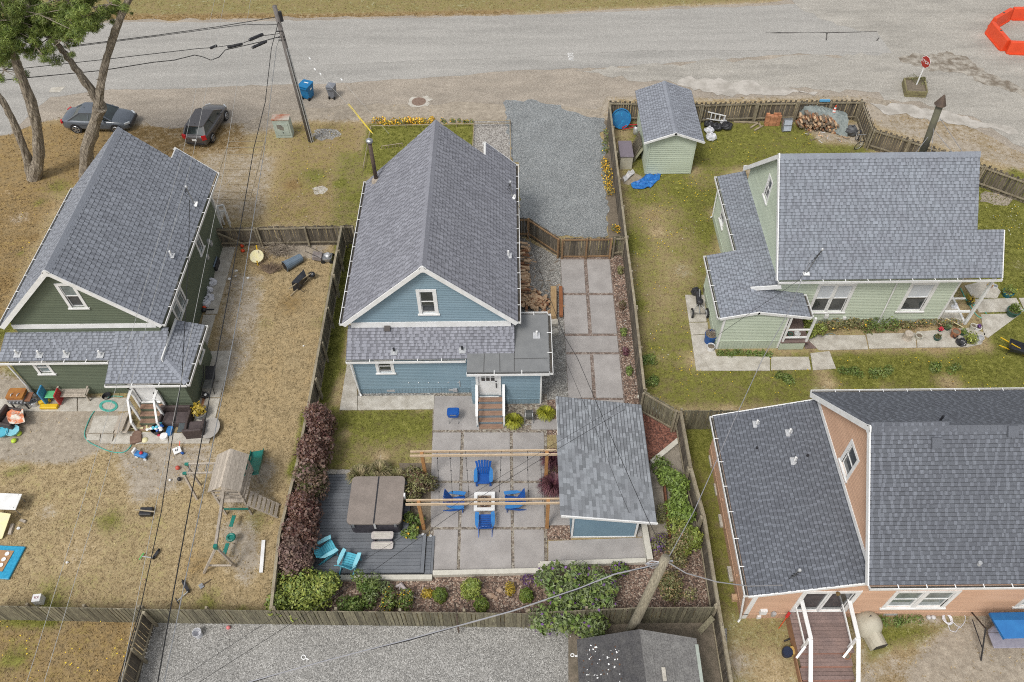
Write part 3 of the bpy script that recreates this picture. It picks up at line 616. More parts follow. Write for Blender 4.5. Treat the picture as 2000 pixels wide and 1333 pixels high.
def core_house(T, O, rot, hw, L, Lx, jx, e, zr, sm, rm, pieces=0, pmt=None, holes={}, gable_h=None, wl=.35, left_L=None, rear_z=0., fnd=.45, rear_y=.25, ridge_m=None, style='tab', **rk):
    cs, sn = math.cos(rot), math.sin(rot)
    def mp(x, y, z=0.): return Vector((O[0]+x*cs-y*sn, O[1]+x*sn+y*cs, z))
    k = (zr-e)/hw; lL = left_L or L; zj = zr-k*jx
    left = [mp(-hw, 0, e), mp(-hw, lL, e), mp(0, L, zr), mp(0, 0, zr)]; right = [mp(hw, 0, e), mp(hw, Lx, e), mp(jx, Lx, zj), mp(jx, L, zj), mp(0, L, zr), mp(0, 0, zr)]
    roof(T, left, rm, style, **rk); roof(T, right, rm, style, pieces=pieces, pmt=pmt, **rk)
    ridge(T, mp(0, 0, zr), mp(0, L, zr), ridge_m or rm, .17, .17*k)
    x = Vector((0, 0, .0))
    for a, b in ((mp(-hw, -.03, e), mp(0, -.03, zr)), (mp(hw, -.03, e), mp(0, -.03, zr)), (mp(hw, Lx+.03, e), mp(jx, Lx+.03, zj))): barge(T, a, b)
    mk('gable_cap', M().slab([mp(-.26, -.06, zr-.26*k-.1), mp(0, -.06, zr+.035), mp(.26, -.06, zr-.26*k-.1), mp(0, -.06, zr-.3)], mp(0, -1)-mp(0, 0), .07), WHITE, T)
    outR = mp(1, 0)-mp(0, 0)
    gutter(T, mp(hw, 0, e), mp(hw, Lx, e), outR); gutter(T, mp(-hw, 0, e), mp(-hw, lL, e), -outR)
    xw = hw-wl; ze = e+k*wl-.15
    fs = {'right': Frame(mp(xw, rear_y).to_2d(), mp(xw, L-.3).to_2d()), 'left': Frame(mp(-xw, L-.3).to_2d(), mp(-xw, rear_y).to_2d()), 'rear': Frame(mp(-xw, rear_y).to_2d(), mp(xw, rear_y).to_2d()), 'front': Frame(mp(xw, L-.3).to_2d(), mp(-xw, L-.3).to_2d())}
    for nme in ('right', 'left'):
        f = fs[nme]; wall(T, f, [(0, 0), (f.L, 0), (f.L, ze), (0, ze)], sm, holes.get(nme, ()), z0=fnd)
    for nme in ('rear', 'front'):
        f = fs[nme]; z0 = rear_z if nme == 'rear' else 0
        wall(T, f, [(0, z0), (f.L, z0), (f.L, ze), (f.L/2, zr-.16), (0, ze)], sm, holes.get(nme, ()), z0=max(fnd, z0), skirt=nme == 'front')
    return mp, fs, k
def downspout(T, p0, p1, out=(0, -1, 0)):
    p0 = Vector(p0); p1 = Vector(p1); m = M().tube([p0+Vector(out)*.1, p0-Vector((0, 0, .2)), p1+Vector((0, 0, .12)), p1+Vector(out)*.22+Vector((0, 0, .03))], .04, 8); return mk('downspout', m, WHITE, T)
# ---------------------------------------------------------------- the four houses
BLUES = mat('blue_siding', (.22, .31, .365), (.195, .285, .34), sc=.8, rough=.7, tone=1., grain=.12)
GREENS = mat('dark_green_siding', (.115, .138, .092), (.10, .122, .082), sc=.8, rough=.7, tone=1., grain=.14)
MINTS = mat('pale_green_siding', (.51, .57, .455), (.46, .52, .41), sc=.8, rough=.7, tone=1., grain=.1)
PEACHS = mat('peach_siding', (.58, .375, .255), (.53, .335, .225), sc=.8, rough=.7, tone=1., grain=.1)
TREAD = mat('brown_deck_board', (.30, .185, .125), (.24, .15, .105), sc=3, rough=.8, grain=.15, rnd=.1)
DECKP = mat('mauve_deck_board', (.235, .165, .145), (.18, .13, .118), sc=1.6, rough=.8, grain=.2, gsc=16, rnd=.14)
TORCH = mat('torch_down_roofing', (.205, .21, .21), (.175, .18, .182), sc=2.5, rough=.9, grain=.25, gsc=50)
def jog(px, py, O, rot, hw, e, zr):
    k = (zr-e)/hw; n = Vector((k, 0, 1)); o = Vector((0, 0, zr)); R = Matrix.Rotation(rot, 3, 'Z'); q = PN(px, py, R @ o+Vector((O[0], O[1], 0)), R @ n); l = R.inverted() @ (q-Vector((O[0], O[1], 0))); return l
def foundation_vent(T, fr, u, z, w=.36): mk('foundation_vent', fr.box(M(), u, z-.07, .012, u+w, z+.07, .03), GALV if T else None, T)
# ---- blue house
OB = (-3.74, 22.63); jl = jog(948, 281, OB, 0, 3.83, 3.7, 7.2)
HB = thing('house', 'sky blue clapboard house with grey shingled gable roof in the middle of the picture', 'house', (OB[0], OB[1], 0))
mp, FS, k = core_house(HB, OB, 0, 3.83, 9.82, 10.85, jl.x, 3.7, 7.2, BLUES, ROOFB, holes={'rear': [(3.17, 4.08, 3.75, 5.45)]}, rear_z=2.9, left_L=9.6, ex=.185)
window(HB, FS['rear'], 3.17, 4.08, 3.75, 5.45, low=.52, trim=.14)
mk('trim_board', FS['rear'].box(M(), -.05, 3.2, .0, FS['rear'].L+.05, 3.52, .05), WHITE, HB)
yl0, yl1 = 21.42, 22.87; pl = lambda x, y: Vector((x, y, 2.7+.34*(y-21.42)))
roof(HB, [pl(-7.42, yl0), pl(-.08, yl0), pl(-.08, yl1), pl(-7.42, yl1)], ROOFB, pieces=300, pmt=ROOFBP, th=.1)
gutter(HB, pl(-7.42, yl0), pl(-2.2, yl0), (0, -1, 0))
FL = Frame((-7.22, 21.55), (-2.0, 21.55)); hl = (1.12, 1.63, 1.67, 2.45)
wall(HB, FL, [(0, 0), (FL.L, 0), (FL.L, 2.62), (0, 2.62)], BLUES, [hl], z0=.42); window(HB, FL, *hl, trim=.13)
for u in (1.25, 4.1): foundation_vent(HB, FL, u, .22)
f2 = Frame((-7.22, 22.9), (-7.22, 21.55)); wall(HB, f2, [(0, 0), (f2.L, 0), (f2.L, 2.6), (0, 3.05)], BLUES, z0=.42)
downspout(HB, (-7.27, 21.42, 2.6), (-7.22, 21.45, .05), (.3, -.4, 0))
# annex with flat roof, door and steps
tp = [(-2.13, 20.6), (1.42, 20.6), (1.45, 23.85), (-.05, 23.85), (-.05, 21.62), (-2.13, 21.62)]
rf = mk('flat_roof', M().prism(tp, 2.7, 2.8), TORCH, HB); s = M()
for a, b in (((-.08, 20.62), (-.08, 23.8)), ((-.1, 21.3), (1.4, 21.32)), ((-1.4, 20.62), (-1.38, 21.6)), ((-.7, 20.62), (-.72, 21.6))): s.beam((*a, 2.803), (*b, 2.803), .03, .012)
mk('roofing_seams', s, mat('roofing_seam', (.10, .10, .10), rough=.9), rf)
gutter(HB, (-2.13, 20.6, 2.8), (1.42, 20.6, 2.8), (0, -1, 0)); gutter(HB, (1.44, 20.5, 2.8), (1.46, 23.87, 2.8), (1, 0, 0)); gutter(HB, (.2, 23.86, 2.8), (1.45, 23.86, 2.8), (0, 1, 0))
FA = Frame((-2.0, 20.88), (1.08, 20.88)); dh = (.33, .72, 1.2, 2.66)
wall(HB, FA, [(0, 0), (FA.L, 0), (FA.L, 2.68), (0, 2.68)], BLUES, [dh], z0=.42)
for a, b in (((1.08, 20.88), (1.08, 23.6)), ((1.08, 23.6), (-.26, 23.6)), ((-2.0, 21.55), (-2.0, 20.88))):
    f = Frame(a, b); wall(HB, f, [(0, 0), (f.L, 0), (f.L, 2.68), (0, 2.68)], BLUES, z0=.42)
mk('corner_board', M().box(1.05, 20.83, 0, 1.12, 20.9, 2.68), WHITE, HB)
m = M(); FA.box(m, dh[0]-.12, .7, 0, dh[0], 2.68, .06); FA.box(m, dh[2], .7, 0, dh[2]+.12, 2.68, .06); FA.box(m, dh[0], .68, 0, dh[2], .72, .1); mk('door_frame', m, WHITE, HB)
dr = mk('door', FA.box(M(), dh[0]+.005, .725, -.05, dh[2]-.005, 2.655, -.01), WHITE, HB)
for i in range(3):
    for j in range(3): mk('pane', FA.box(M(), .46+.21*i, 1.78+.26*j, -.011, .62+.21*i, 2.0+.26*j, -.002), GLASS, dr)
mk('door_handle', FA.box(FA.box(M(), dh[2]-.12, 1.3, -.01, dh[2]-.08, 1.62, .05), dh[2]-.13, 1.72, -.01, dh[2]-.07, 1.78, .02), BLACKM, dr)
def steps(T, x0, x1, ys, zt, n, run, mt, riser=WHITE, boards=2, name='step'):
    """n treads descending towards -Y from zt"""
    rise = zt/n
    for i in range(n):
        z = zt-rise*(i+1)+.0; y1 = ys-run*i
        if z < .02: z = .04
        for b in range(boards): w = run/boards; mk('tread', M().box(x0, y1-w*(b+1)+.006, z-.03, x1, y1-w*b-.006, z), mt, T)
        mk('riser', M().box(x0+.03, y1-.012, max(0, z-.03), x1-.03, y1+.01, z+rise-.035), riser, T)
BRIS = mat('blue_grey_riser', (.20, .25, .28), rough=.8)
steps(HB, -1.72, -.62, 20.82, .82, 5, .26, TREAD, BRIS)
mk('tread', M().box(-1.72, 20.82, .67, -.62, 20.88, .70), TREAD, HB)
for x in (-1.76, -.57):
    h = mk('stair_rail', M().beam((x, 20.8, 1.62), (x, 19.62, .88), .11, .04), WHITE, HB); m = M()
    for y, zb in ((20.76, 0), (19.66, 0)): m.box(x-.045, y-.045, 0, x+.045, y+.045, 1.6-(20.8-y)*.63)
    mk('rail_posts', m, WHITE, h); mk('stringer', M().beam((x, 20.85, .55), (x, 19.6, .08), .05, .25), BRIS, h)
mk('gravel_slot', M().box(-1.95, 20.6, .0, -1.83, 20.86, .02), GRAV_S, HB)
# roof furniture of the blue house
sp = PN(735, 352, mp(0, 0, 7.2), (-k, 0, 1)); pt = PN(721, 272, sp, (0, 1, 0))
st = mk('stove_pipe', M().tube([sp-Vector((0, 0, .2)), Vector((sp.x, sp.y, pt.z-.15))], .1, 12), RUST, HB, smooth=True)
mk('pipe_cap', M().lathe([(.13, 0), (.17, .04), (.17, .14), (.10, .2), (.0, .22)], (sp.x, sp.y, pt.z-.2), 14), STEEL, st); mk('flashing', M().lathe([(.26, -.1), (.2, .06), (.12, .12)], sp, 12).obox(sp+Vector((-.12, -.3, -.13)), .35, .5, .01, .2, 0, -.74), mat('worn_flashing', (.42, .38, .32), (.25, .2, .15), sc=8, rough=.8), st)
for px, py in ((770, 688), (903, 685)): vent_pipe(HB, PN(px, py, pl(0, yl0), (0, -.34, 1)), .26, .05, BLACKM)
q = PN(757, 642, pl(0, yl0), (0, -.34, 1)); mk('roof_vent', M().obox(q+Vector((0, 0, .05)), .2, .22, .12, 0, .3).obox(q+Vector((0, -.06, .1)), .26, .3, .02, 0, .45), mat('brown_metal', (.06, .05, .045), rough=.6), HB)
vent_pipe(HB, PN(1048, 656, (0, 0, 2.8), (0, 0, 1)), .3, .045); vent_pipe(HB, PN(993, 500, mp(0, 0, 7.2), (k, 0, 1)), .32, .045)
mast(HB, PN(1001, 386, mp(0, 0, 7.2), (k, 0, 1)), (-.12, .1), .85)
m = M()
for i in range(7): FL.box(m, 1.9+.45*i, 2.36, .012, 1.94+.45*i, 2.4, .04)
for i in range(6): FL.box(m, 2.3+.45*i, .82, .012, 2.34+.45*i, .86, .04)
mk('light_clips', m, WHITE, HB); mk('dryer_vent', FL.box(FL.box(M(), 4.3, .18, 0, 4.5, .38, .1), 4.62, .5, 0, 4.66, .95, .04), GALV, HB)
# ---- dark green house
OL = (-19.0, 22.7); jl = jog(340, 296, OL, 0, 3.54, 3.7, 7.14)
HL = thing('house', 'dark green clapboard house with grey gable roof at the left edge of the picture', 'house', (OL[0], OL[1], 0))
hR = [(28.85-22.95, 1.98, 29.35-22.95, 3.35), (24.5-22.95, 1.87, 25.75-22.95, 3.3)]
mp, FS, k = core_house(HL, OL, 0, 3.54, 9.6, 10.4, jl.x, 3.7, 7.14, GREENS, ROOFL, holes={'rear': [(3.14, 4.65, 3.70, 6.0)], 'right': hR}, rear_z=2.9, left_L=9.3, ex=.185)
window(HL, FS['rear'], 3.14, 4.65, 3.70, 6.0, trim=.13, glass=GLASS2, lower_glass=GLASS); window(HL, FS['right'], *hR[0], trim=.1, glass=GLASS2); window(HL, FS['right'], *hR[1], panes=2, mull=.14, trim=.12, glass=GLASS2)
mk('trim_board', FS['rear'].box(M(), -.05, 3.28, .0, FS['rear'].L-.1, 3.56, .05), WHITE, HL)
sl = .30; zl = lambda x, y: Vector((x, y, 2.62+sl*(y-21.62))); nl = Vector((0, -sl, 1))
pa = PN(205, 750, zl(0, 21.62), nl); pb = PN(365, 748, zl(0, 21.62), nl); pc_ = PN(306, 700, zl(0, 21.62), nl); xe = pb.x
roof(HL, [zl(-22.75, 21.62), zl(pa.x, 21.62), zl(pa.x, 22.93), zl(-22.75, 22.93)], ROOFL, pieces=0, th=.1)
roof(HL, [zl(pa.x, pa.y), zl(xe, pa.y), zl(-15.5, pa.y+(pb.x+15.5)), zl(-15.5, 22.93), zl(pa.x, 22.93)], ROOFL, pieces=300, pmt=mat('blue_grey_shingle_piece', (.255, .272, .306), (.224, .238, .27), sc=1.2, rough=.9, rnd=.05, tone=1., grain=.18, gsc=45), th=.1)
ye = pa.y; ze_ = pa.z; dxe = xe+15.5; ze2 = ze_+sl*dxe
roof(HL, [(xe, ye, ze_), (xe, 23.85, ze_), (-15.5, 23.85, ze2), (-15.5, ye+dxe, ze2)], ROOFL, th=.1)
ridge(HL, (xe, ye, ze_+.01), (-15.5, ye+dxe, ze2+.01), ROOFL, .15, .05)
barge(HL, (-15.48, 23.85, ze2+.12), (-15.48, 21.55, ze2+.12), .3)
gutter(HL, zl(-22.75, 21.62), zl(pa.x-.05, 21.62), (0, -1, 0)); gutter(HL, zl(pa.x, ye), zl(xe, ye), (0, -1, 0)); gutter(HL, (xe, ye-.1, ze_), (xe, 23.85, ze_), (1, 0, 0))
fl = Frame((-22.4, 21.72), (-17.95, 21.72)); hl = (1.05, 1.62, 1.55, 2.4)
wall(HL, fl, [(0, 0), (fl.L, 0), (fl.L, 2.52), (0, 2.52)], GREENS, [hl], z0=.42); window(HL, fl, *hl, trim=.12, glass=GLASS2)
f = Frame((-22.4, 23.0), (-22.4, 21.72)); wall(HL, f, [(0, 0), (f.L, 0), (f.L, 2.5), (0, 2.9)], GREENS, z0=.42)
fp = Frame((-17.0, 20.75), (-14.62, 20.75)); dh = (.12, .72, .98, 2.2)
wall(HL, fp, [(0, 0), (fp.L, 0), (fp.L, 2.22), (0, 2.22)], GREENS, [dh], z0=.42)
for a, b, hh in (((-14.62, 20.75), (-14.62, 23.8), 2.2), ((-14.62, 23.8), (-15.81, 23.8), 2.2), ((-17.0, 21.72), (-17.0, 20.75), 2.2)):
    f = Frame(a, b); wall(HL, f, [(0, 0), (f.L, 0), (f.L, hh), (0, hh)], GREENS, z0=.42)
    if a == (-14.62, 20.75): window(HL, f, 1.9, 1.15, 2.5, 2.0, trim=.1, glass=GLASS2)
m = M(); fp.box(m, dh[0]-.12, .7, 0, dh[0], 2.22, .06); fp.box(m, dh[2], .7, 0, dh[2]+.12, 2.22, .06); fp.box(m, dh[0], .68, 0, dh[2], .72, .1); mk('door_frame', m, WHITE, HL)
dr = mk('door', fp.box(M(), dh[0]+.005, .725, -.05, dh[2]-.005, 2.2, -.01), WHITE, HL); mk('door_handle', fp.box(M(), dh[2]-.12, 1.3, -.01, dh[2]-.07, 1.36, .05), BLACKM, dr)
steps(HL, -16.95, -15.95, 20.7, .75, 4, .27, TREAD, GREENS)
for x in (-17.02, -15.88):
    h = mk('stair_rail', M().beam((x, 20.7, 1.6), (x, 20.2, 1.6), .12, .045).beam((x, 20.2, 1.58), (x, 19.6, .7), .09, .045), WHITE, HL); m = M()
    for y in (20.66, 20.2, 19.62): m.box(x-.045, y-.045, 0, x+.045, y+.045, 1.58 if y > 20 else .74)
    mk('rail_posts', m, WHITE, h)
downspout(HL, (-22.45, 21.6, 2.5), (-22.35, 21.62, .05), (.3, -.4, 0))
for px, py in ((35, 693), (78, 694), (130, 694), (197, 694)): vent_pipe(HL, PN(px, py, zl(0, 21.62), nl), .3, .045)
q = PN(90, 641, zl(0, 21.62), nl); mk('roof_vent', M().obox(q+Vector((0, 0, .06)), .2, .22, .14), BLACKM, HL)
vent_pipe(HL, PN(335, 500, mp(0, 0, 7.14), (k, 0, 1)), .3, .045); mast(HL, PN(380, 400, mp(0, 0, 7.14), (k, 0, 1)), (-.12, .1), 1.0)
m = M(); fr = FS['right']
for y, z in ((29.9, 1.6), (30.1, 1.3), (29.2, 1.2)): fr.box(m, y-22.95, z, 0, y-22.75, z+.25, .1)
mk('meter_boxes', m, GALV, HL, kind='stuff')
pb_ = P(424, 417, .45); mk('porch', M().box(pb_.x-1.2, pb_.y-1.3, .3, pb_.x+.35, pb_.y+.3, .45), CONC2, HL)
mk('porch_post', M().box(pb_.x-.07, pb_.y-.07, .45, pb_.x+.07, pb_.y+.07, 3.2), WHITE, HL)
m = M(); a = P(424, 403, 1.35); b_ = P(436, 401, 1.35); c = P(444, 428, .6); d = P(430, 436, .5); m.beam(a, b_, .06, .08).beam(b_, c, .06, .06).beam(a, d, .06, .06).beam(a-Vector((0, 0, .4)), b_-Vector((0, 0, .4)), .05, .05)
for q in (a, b_, c, d): m.beam(q, (q.x, q.y, 0), .07, .07, up=(0, 1, 0))
mk('porch_rail', m, WHITE, HL)
# ---- pale green house
OG = (11.95, 29.1); R90 = -math.pi/2; jl = jog(1917, 452, OG, R90, 4.05, 3.6, 7.53)
HG = thing('house', 'pale mint green clapboard house with wide grey roof behind the lawn at the right', 'house', (OG[0], OG[1], 0))
hS = [(14.2-12.2, 1.02, 15.72-12.2, 2.85), (18.5-12.2, 1.02, 19.5-12.2, 2.85)]
mp, FS, k = core_house(HG, OG, R90, 4.05, 8.95, 10.15, jl.x, 3.6, 7.53, MINTS, ROOFG, holes={'right': hS, 'rear': [(4.05-.35-.95-.02, 4.35, 4.05-.35-.45+.02, 5.5)]}, rear_z=2.5, ex=.145, left_L=8.95)
window(HG, FS['right'], *hS[0], panes=2, mull=.1, trim=.13, blind=1); window(HG, FS['right'], *hS[1], trim=.15, blind=1)
window(HG, FS['rear'], 2.73, 4.35, 3.27, 5.5, trim=.1, glass=GLASS)
fr = FS['right']; mk('downspout', M().tube([fr.at(17.62-12.2, 3.4, .1), fr.at(17.75-12.2, .15, .06)], .035, 8), WHITE, HG)
mk('corner_board', M().beam(fr.at(fr.L, 0, .02), fr.at(fr.L, 3.6, .02), .08, .08, up=(0, 1, 0)), WHITE, HG)
mk('dryer_vent', fr.box(fr.box(M(), 14.95-12.2, .62, 0, 15.15-12.2, .85, .12), 15.9-12.2, .5, 0, 16.05-12.2, .65, .1), WHITE, HG)
# rear lean-to of the pale green house: falls towards -X
zg = lambda x, y: Vector((x, y, 2.74+.24*(x-10.95))); ng = Vector((-.24, 0, 1))
g1 = PN(1402, 345, zg(10.95, 0), ng); g2 = PN(1437, 490, zg(10.95, 0), ng); g3 = PN(1384, 505, zg(10.95, 0), ng); g4 = PN(1404, 622, zg(10.95, 0), ng); g5 = PN(1481, 605, zg(10.95, 0), ng)
xa = (g1.x+g2.x)/2; xb = (g3.x+g4.x)/2
roof(HG, [zg(xa, g1.y), zg(xa, g2.y), zg(12.2, g2.y), zg(12.2, g1.y)], ROOFG, th=.1)
yf = g4.y; roof(HG, [zg(xb, g2.y), zg(xb, yf), zg(g5.x, yf), zg(g5.x, 25.35), zg(12.2, 25.35), zg(12.2, g2.y)], ROOFG, pieces=300, pmt=mat('cool_grey_shingle_piece', (.24, .262, .296), (.216, .23, .262), sc=1.2, rough=.9, rnd=.05, tone=1., grain=.18, gsc=45), th=.1)
zr_ = zg(g5.x, 0).z; xf = 13.5-.55; zE = 2.36
roof(HG, [(xf+.55, yf, zE), (xf+.55, 25.35, zE), (g5.x, 25.35, zr_), (g5.x, yf, zr_)], ROOFG, th=.1)
barge(HG, (xb, yf-.03, zg(xb, 0).z), (g5.x, yf-.03, zr_), .14); barge(HG, (g5.x, yf-.03, zr_), (xf+.55, yf-.03, zE), .14)
barge(HG, (g5.x-.1, 25.32, zr_+.1), (12.1, 25.0, 3.3), .22)
gutter(HG, zg(xa, g2.y), zg(xa, g1.y), (-1, 0, 0)); gutter(HG, zg(xb, yf), zg(xb, g2.y), (-1, 0, 0)); gutter(HG, (xf+.55, yf, zE), (xf+.55, 25.3, zE), (1, 0, 0))
xw1 = xa+.2; xw2 = xb+.22; yw = max(23.86, yf+.08); print('mint', xa, xb, yf, g5.x)
f = Frame((xw1, g1.y-.2), (xw1, g2.y-.1)); hh = [(f.L-4.1, 1.15, f.L-3.4, 2.1)]; wall(HG, f, [(0, 0), (f.L, 0), (f.L, zg(xw1, 0).z-.1), (0, zg(xw1, 0).z-.1)], MINTS, hh, z0=.42); window(HG, f, *hh[0], trim=.09)
downspout(HG, (xw1-.1, g1.y-.3, 2.4), (xw1-.05, g1.y-.35, .1), (-.4, 0, 0))
f = Frame((xw2, g2.y-.1), (xw2, yw)); wall(HG, f, [(0, 0), (f.L, 0), (f.L, zg(xw2, 0).z-.1), (0, zg(xw2, 0).z-.1)], MINTS, z0=.42)
f = Frame((xw1, g2.y-.12), (xw2, g2.y-.12)); wall(HG, f, [(0, 0), (f.L, 0), (f.L, 2.2), (0, 2.2)], MINTS, z0=.42)
f = Frame((xw2, yw), (12.55, yw)); wall(HG, f, [(0, 0), (f.L, 0), (f.L, zr_-(zr_-zE)/(13.5-g5.x)*(12.55-g5.x)-.12), (g5.x-xw2, zr_-.12), (0, zg(xw2, 0).z-.1)], MINTS, z0=.6)
mk('corner_board', M().box(xw2-.02, yw-.05, .05, xw2+.07, yw+.04, 2.2), WHITE, HG); mk('corner_board', M().box(12.5, yw-.04, .05, 12.58, yw+.04, 2.3), WHITE, HG)
f = Frame((12.55, yw), (12.55, 25.4)); wall(HG, f, [(0, 0), (f.L, 0), (f.L, 2.4), (0, 2.4)], MINTS, z0=.6)
pm = M(); pm.box(12.58, 23.84, .52, 13.9, 25.35, .6); pd = mk('porch_deck', pm, DECKP, HG)
mk('skirting_board', M().box(12.58, 23.86, .03, 13.75, 23.9, .5), MINTS, pd)
m = M().box(12.62, 23.86, .6, 12.7, 23.94, 2.3).box(13.72, 23.86, .6, 13.82, 23.96, 2.25); mk('porch_post', m, WHITE, HG)
m = M().box(12.7, 23.87, 1.4, 13.72, 23.95, 1.46).box(12.7, 23.87, .85, 13.72, 23.95, .91).beam((12.66, 23.9, 1.5), (12.66, 25.2, 1.5), .06, .06); mk('porch_rail', m, WHITE, HG)
steps(HG, 13.9, 14.4, 25.3, .1, 1, 1.4, DECKP, DECKP, boards=3)
mast(HG, PN(1574, 534, mp(0, 0, 7.53), Matrix.Rotation(R90, 3, 'Z') @ Vector((k, 0, 1))), (.35, .1), 1.35)
# front porch of the pale green house at its east end
m = M().beam((22.0, 25.3, 0.1), (22.0, 25.3, 3.5), .12, .12, up=(0, 1, 0)); mk('porch_post', m, WHITE, HG)
mk('porch_rail', M().beam((20.7, 25.35, .95), (21.9, 25.35, .95), .1, .1).beam((20.75, 26.2, .95), (22.0, 26.2, .95), .07, .07).beam((22.0, 25.3, .12), (22.0, 28.5, .12), .1, .1), WHITE, HG)
mk('porch_floor', M().box(20.62, 25.3, .0, 22.05, 28.8, .10), CONC2, HG)
# ---- peach house
OP = (11.83, 14.6); HP = thing('house', 'peach orange house with dark charcoal roof in the bottom right corner', 'house', (OP[0], OP[1], 0))
hS = [(13.48-12.08, .95, 15.52-12.08, 2.35), (18.35-12.08, .95, 20.2-12.08, 2.35)]
mp, FS, k = core_house(HP, OP, R90, 3.99, 11.5, 11.5, 1., 3.85, 7.48, PEACHS, ROOFP, base=-.08, lift=.2, pieces=170, pmt=ROOFPP, holes={'right': hS, 'rear': [(2.98, 4.1, 3.66, 5.35)]}, rear_z=3.2, tabw=(.09, .13), gap=(.16, .3), ex=.145, ridge_m=ROOFP)
for h in hS: window(HP, FS['right'], *h, panes=2, mull=.16, trim=.14, glass=GLASS2, lower_glass=GLASS2)
window(HP, FS['rear'], 2.98, 4.1, 3.66, 5.35, trim=.13)
mk('trim_board', FS['rear'].box(M(), 0, 3.65, .0, FS['rear'].L, 3.85, .05), WHITE, HP)
for u in (1.6, 6.6): foundation_vent(HP, FS['right'], u, .22, .5)
zp = lambda x, y: Vector((x, y, 2.52+.285*(x-8.1))); npch = Vector((-.285, 0, 1))
roof(HP, [zp(8.1, 18.4), zp(8.1, 10.8), zp(12.1, 10.8), zp(12.1, 18.4)], ROOFP, pieces=130, pmt=ROOFPP, tabw=(.09, .13), gap=(.16, .3), th=.1, base=-.08, lift=.2)
barge(HP, zp(8.1, 10.78), zp(11.9, 10.78), .12); barge(HP, zp(8.1, 18.42), zp(12.0, 18.42), .12); gutter(HP, zp(8.1, 10.8), zp(8.1, 18.4), (-1, 0, 0))
f = Frame((8.35, 18.25), (8.35, 10.94)); wall(HP, f, [(0, 0), (f.L, 0), (f.L, 2.42), (0, 2.42)], PEACHS, z0=.45)
m = M()
for u in (1.2, 3.7): f.box(m, u, 1.0, 0, u+.16, 1.9, .05)
for u in (2.7, 5.9): f.box(m, u, .7, 0, u+.1, .8, .06)
mk('wall_vents', m, PEACHS, HP)
f = Frame((8.35, 10.94), (12.08, 10.94)); dh = (1.85, .7, 3.6, 2.42); wall(HP, f, [(0, 0), (f.L, 0), (f.L, 3.5), (0, 2.44)], PEACHS, [dh], z0=.45)
wd = window(HP, f, *dh, panes=2, mull=.08, trim=.17, sill=False, name='patio_door', low=.97)
mk('corner_board', f.box(M(), .02, .05, 0, .2, 2.45, .035), WHITE, HP)
downspout(HP, (8.0, 10.85, 2.45), (8.28, 10.82, .1), (-.3, -.3, 0))
m = M(); f.box(m, .55, .62, 0, .8, .95, .12); f.box(m, .58, .1, 0, .72, .3, .08); mk('meter_box', m, WHITE, HP, kind='stuff')
m = M(); f.box(m, 1.02, .5, 0, 1.14, .66, .14); m.lathe([(.08, 0), (.08, .12)], f.at(1.08, .66, .12), 10); mk('electric_meter', m, GALV, HP)
wl_ = mk('wall_lamp', M().lathe([(.05, 0), (.08, .12), (.03, .2)], f.at(2.85, 2.55, .14), 8), mat('brass', (.25, .18, .08), rough=.4, metal=.6), HP)
mast(HP, f.at(1.15, 2.5, -.3), (.25, .1), .9)
for px, py, mt_ in ((1477, 829, WHITE), (1541, 846, WHITE), (1551, 901, WHITE)): vent_pipe(HP, PN(px, py, zp(8.1, 0), npch), .28, .04, mt_)
for px, py in ((1478, 876), (1577, 891)): vent_pipe(HP, PN(px, py, zp(8.1, 0), npch), .08, .05, BLACKM, base=False, mesh='vent_cap')
RP = Matrix.Rotation(R90, 3, 'Z'); pn = RP @ Vector((k, 0, 1)); pn2 = RP @ Vector((-k, 0, 1))
for px, py in ((1828, 868), (1976, 845)): q = PN(px, py, mp(0, 0, 7.48), pn); mk('roof_vent', M().obox(q+Vector((0, 0, .07)), .34, .36, .1, 0, .73), ROOFP, HP)
vent_pipe(HP, PN(1912, 1102, mp(0, 0, 7.48), pn), .12, .07, GALV, base=False); vent_pipe(HP, PN(1836, 822, mp(0, 0, 7.48), pn2), .3, .04, BLACKM, base=False)
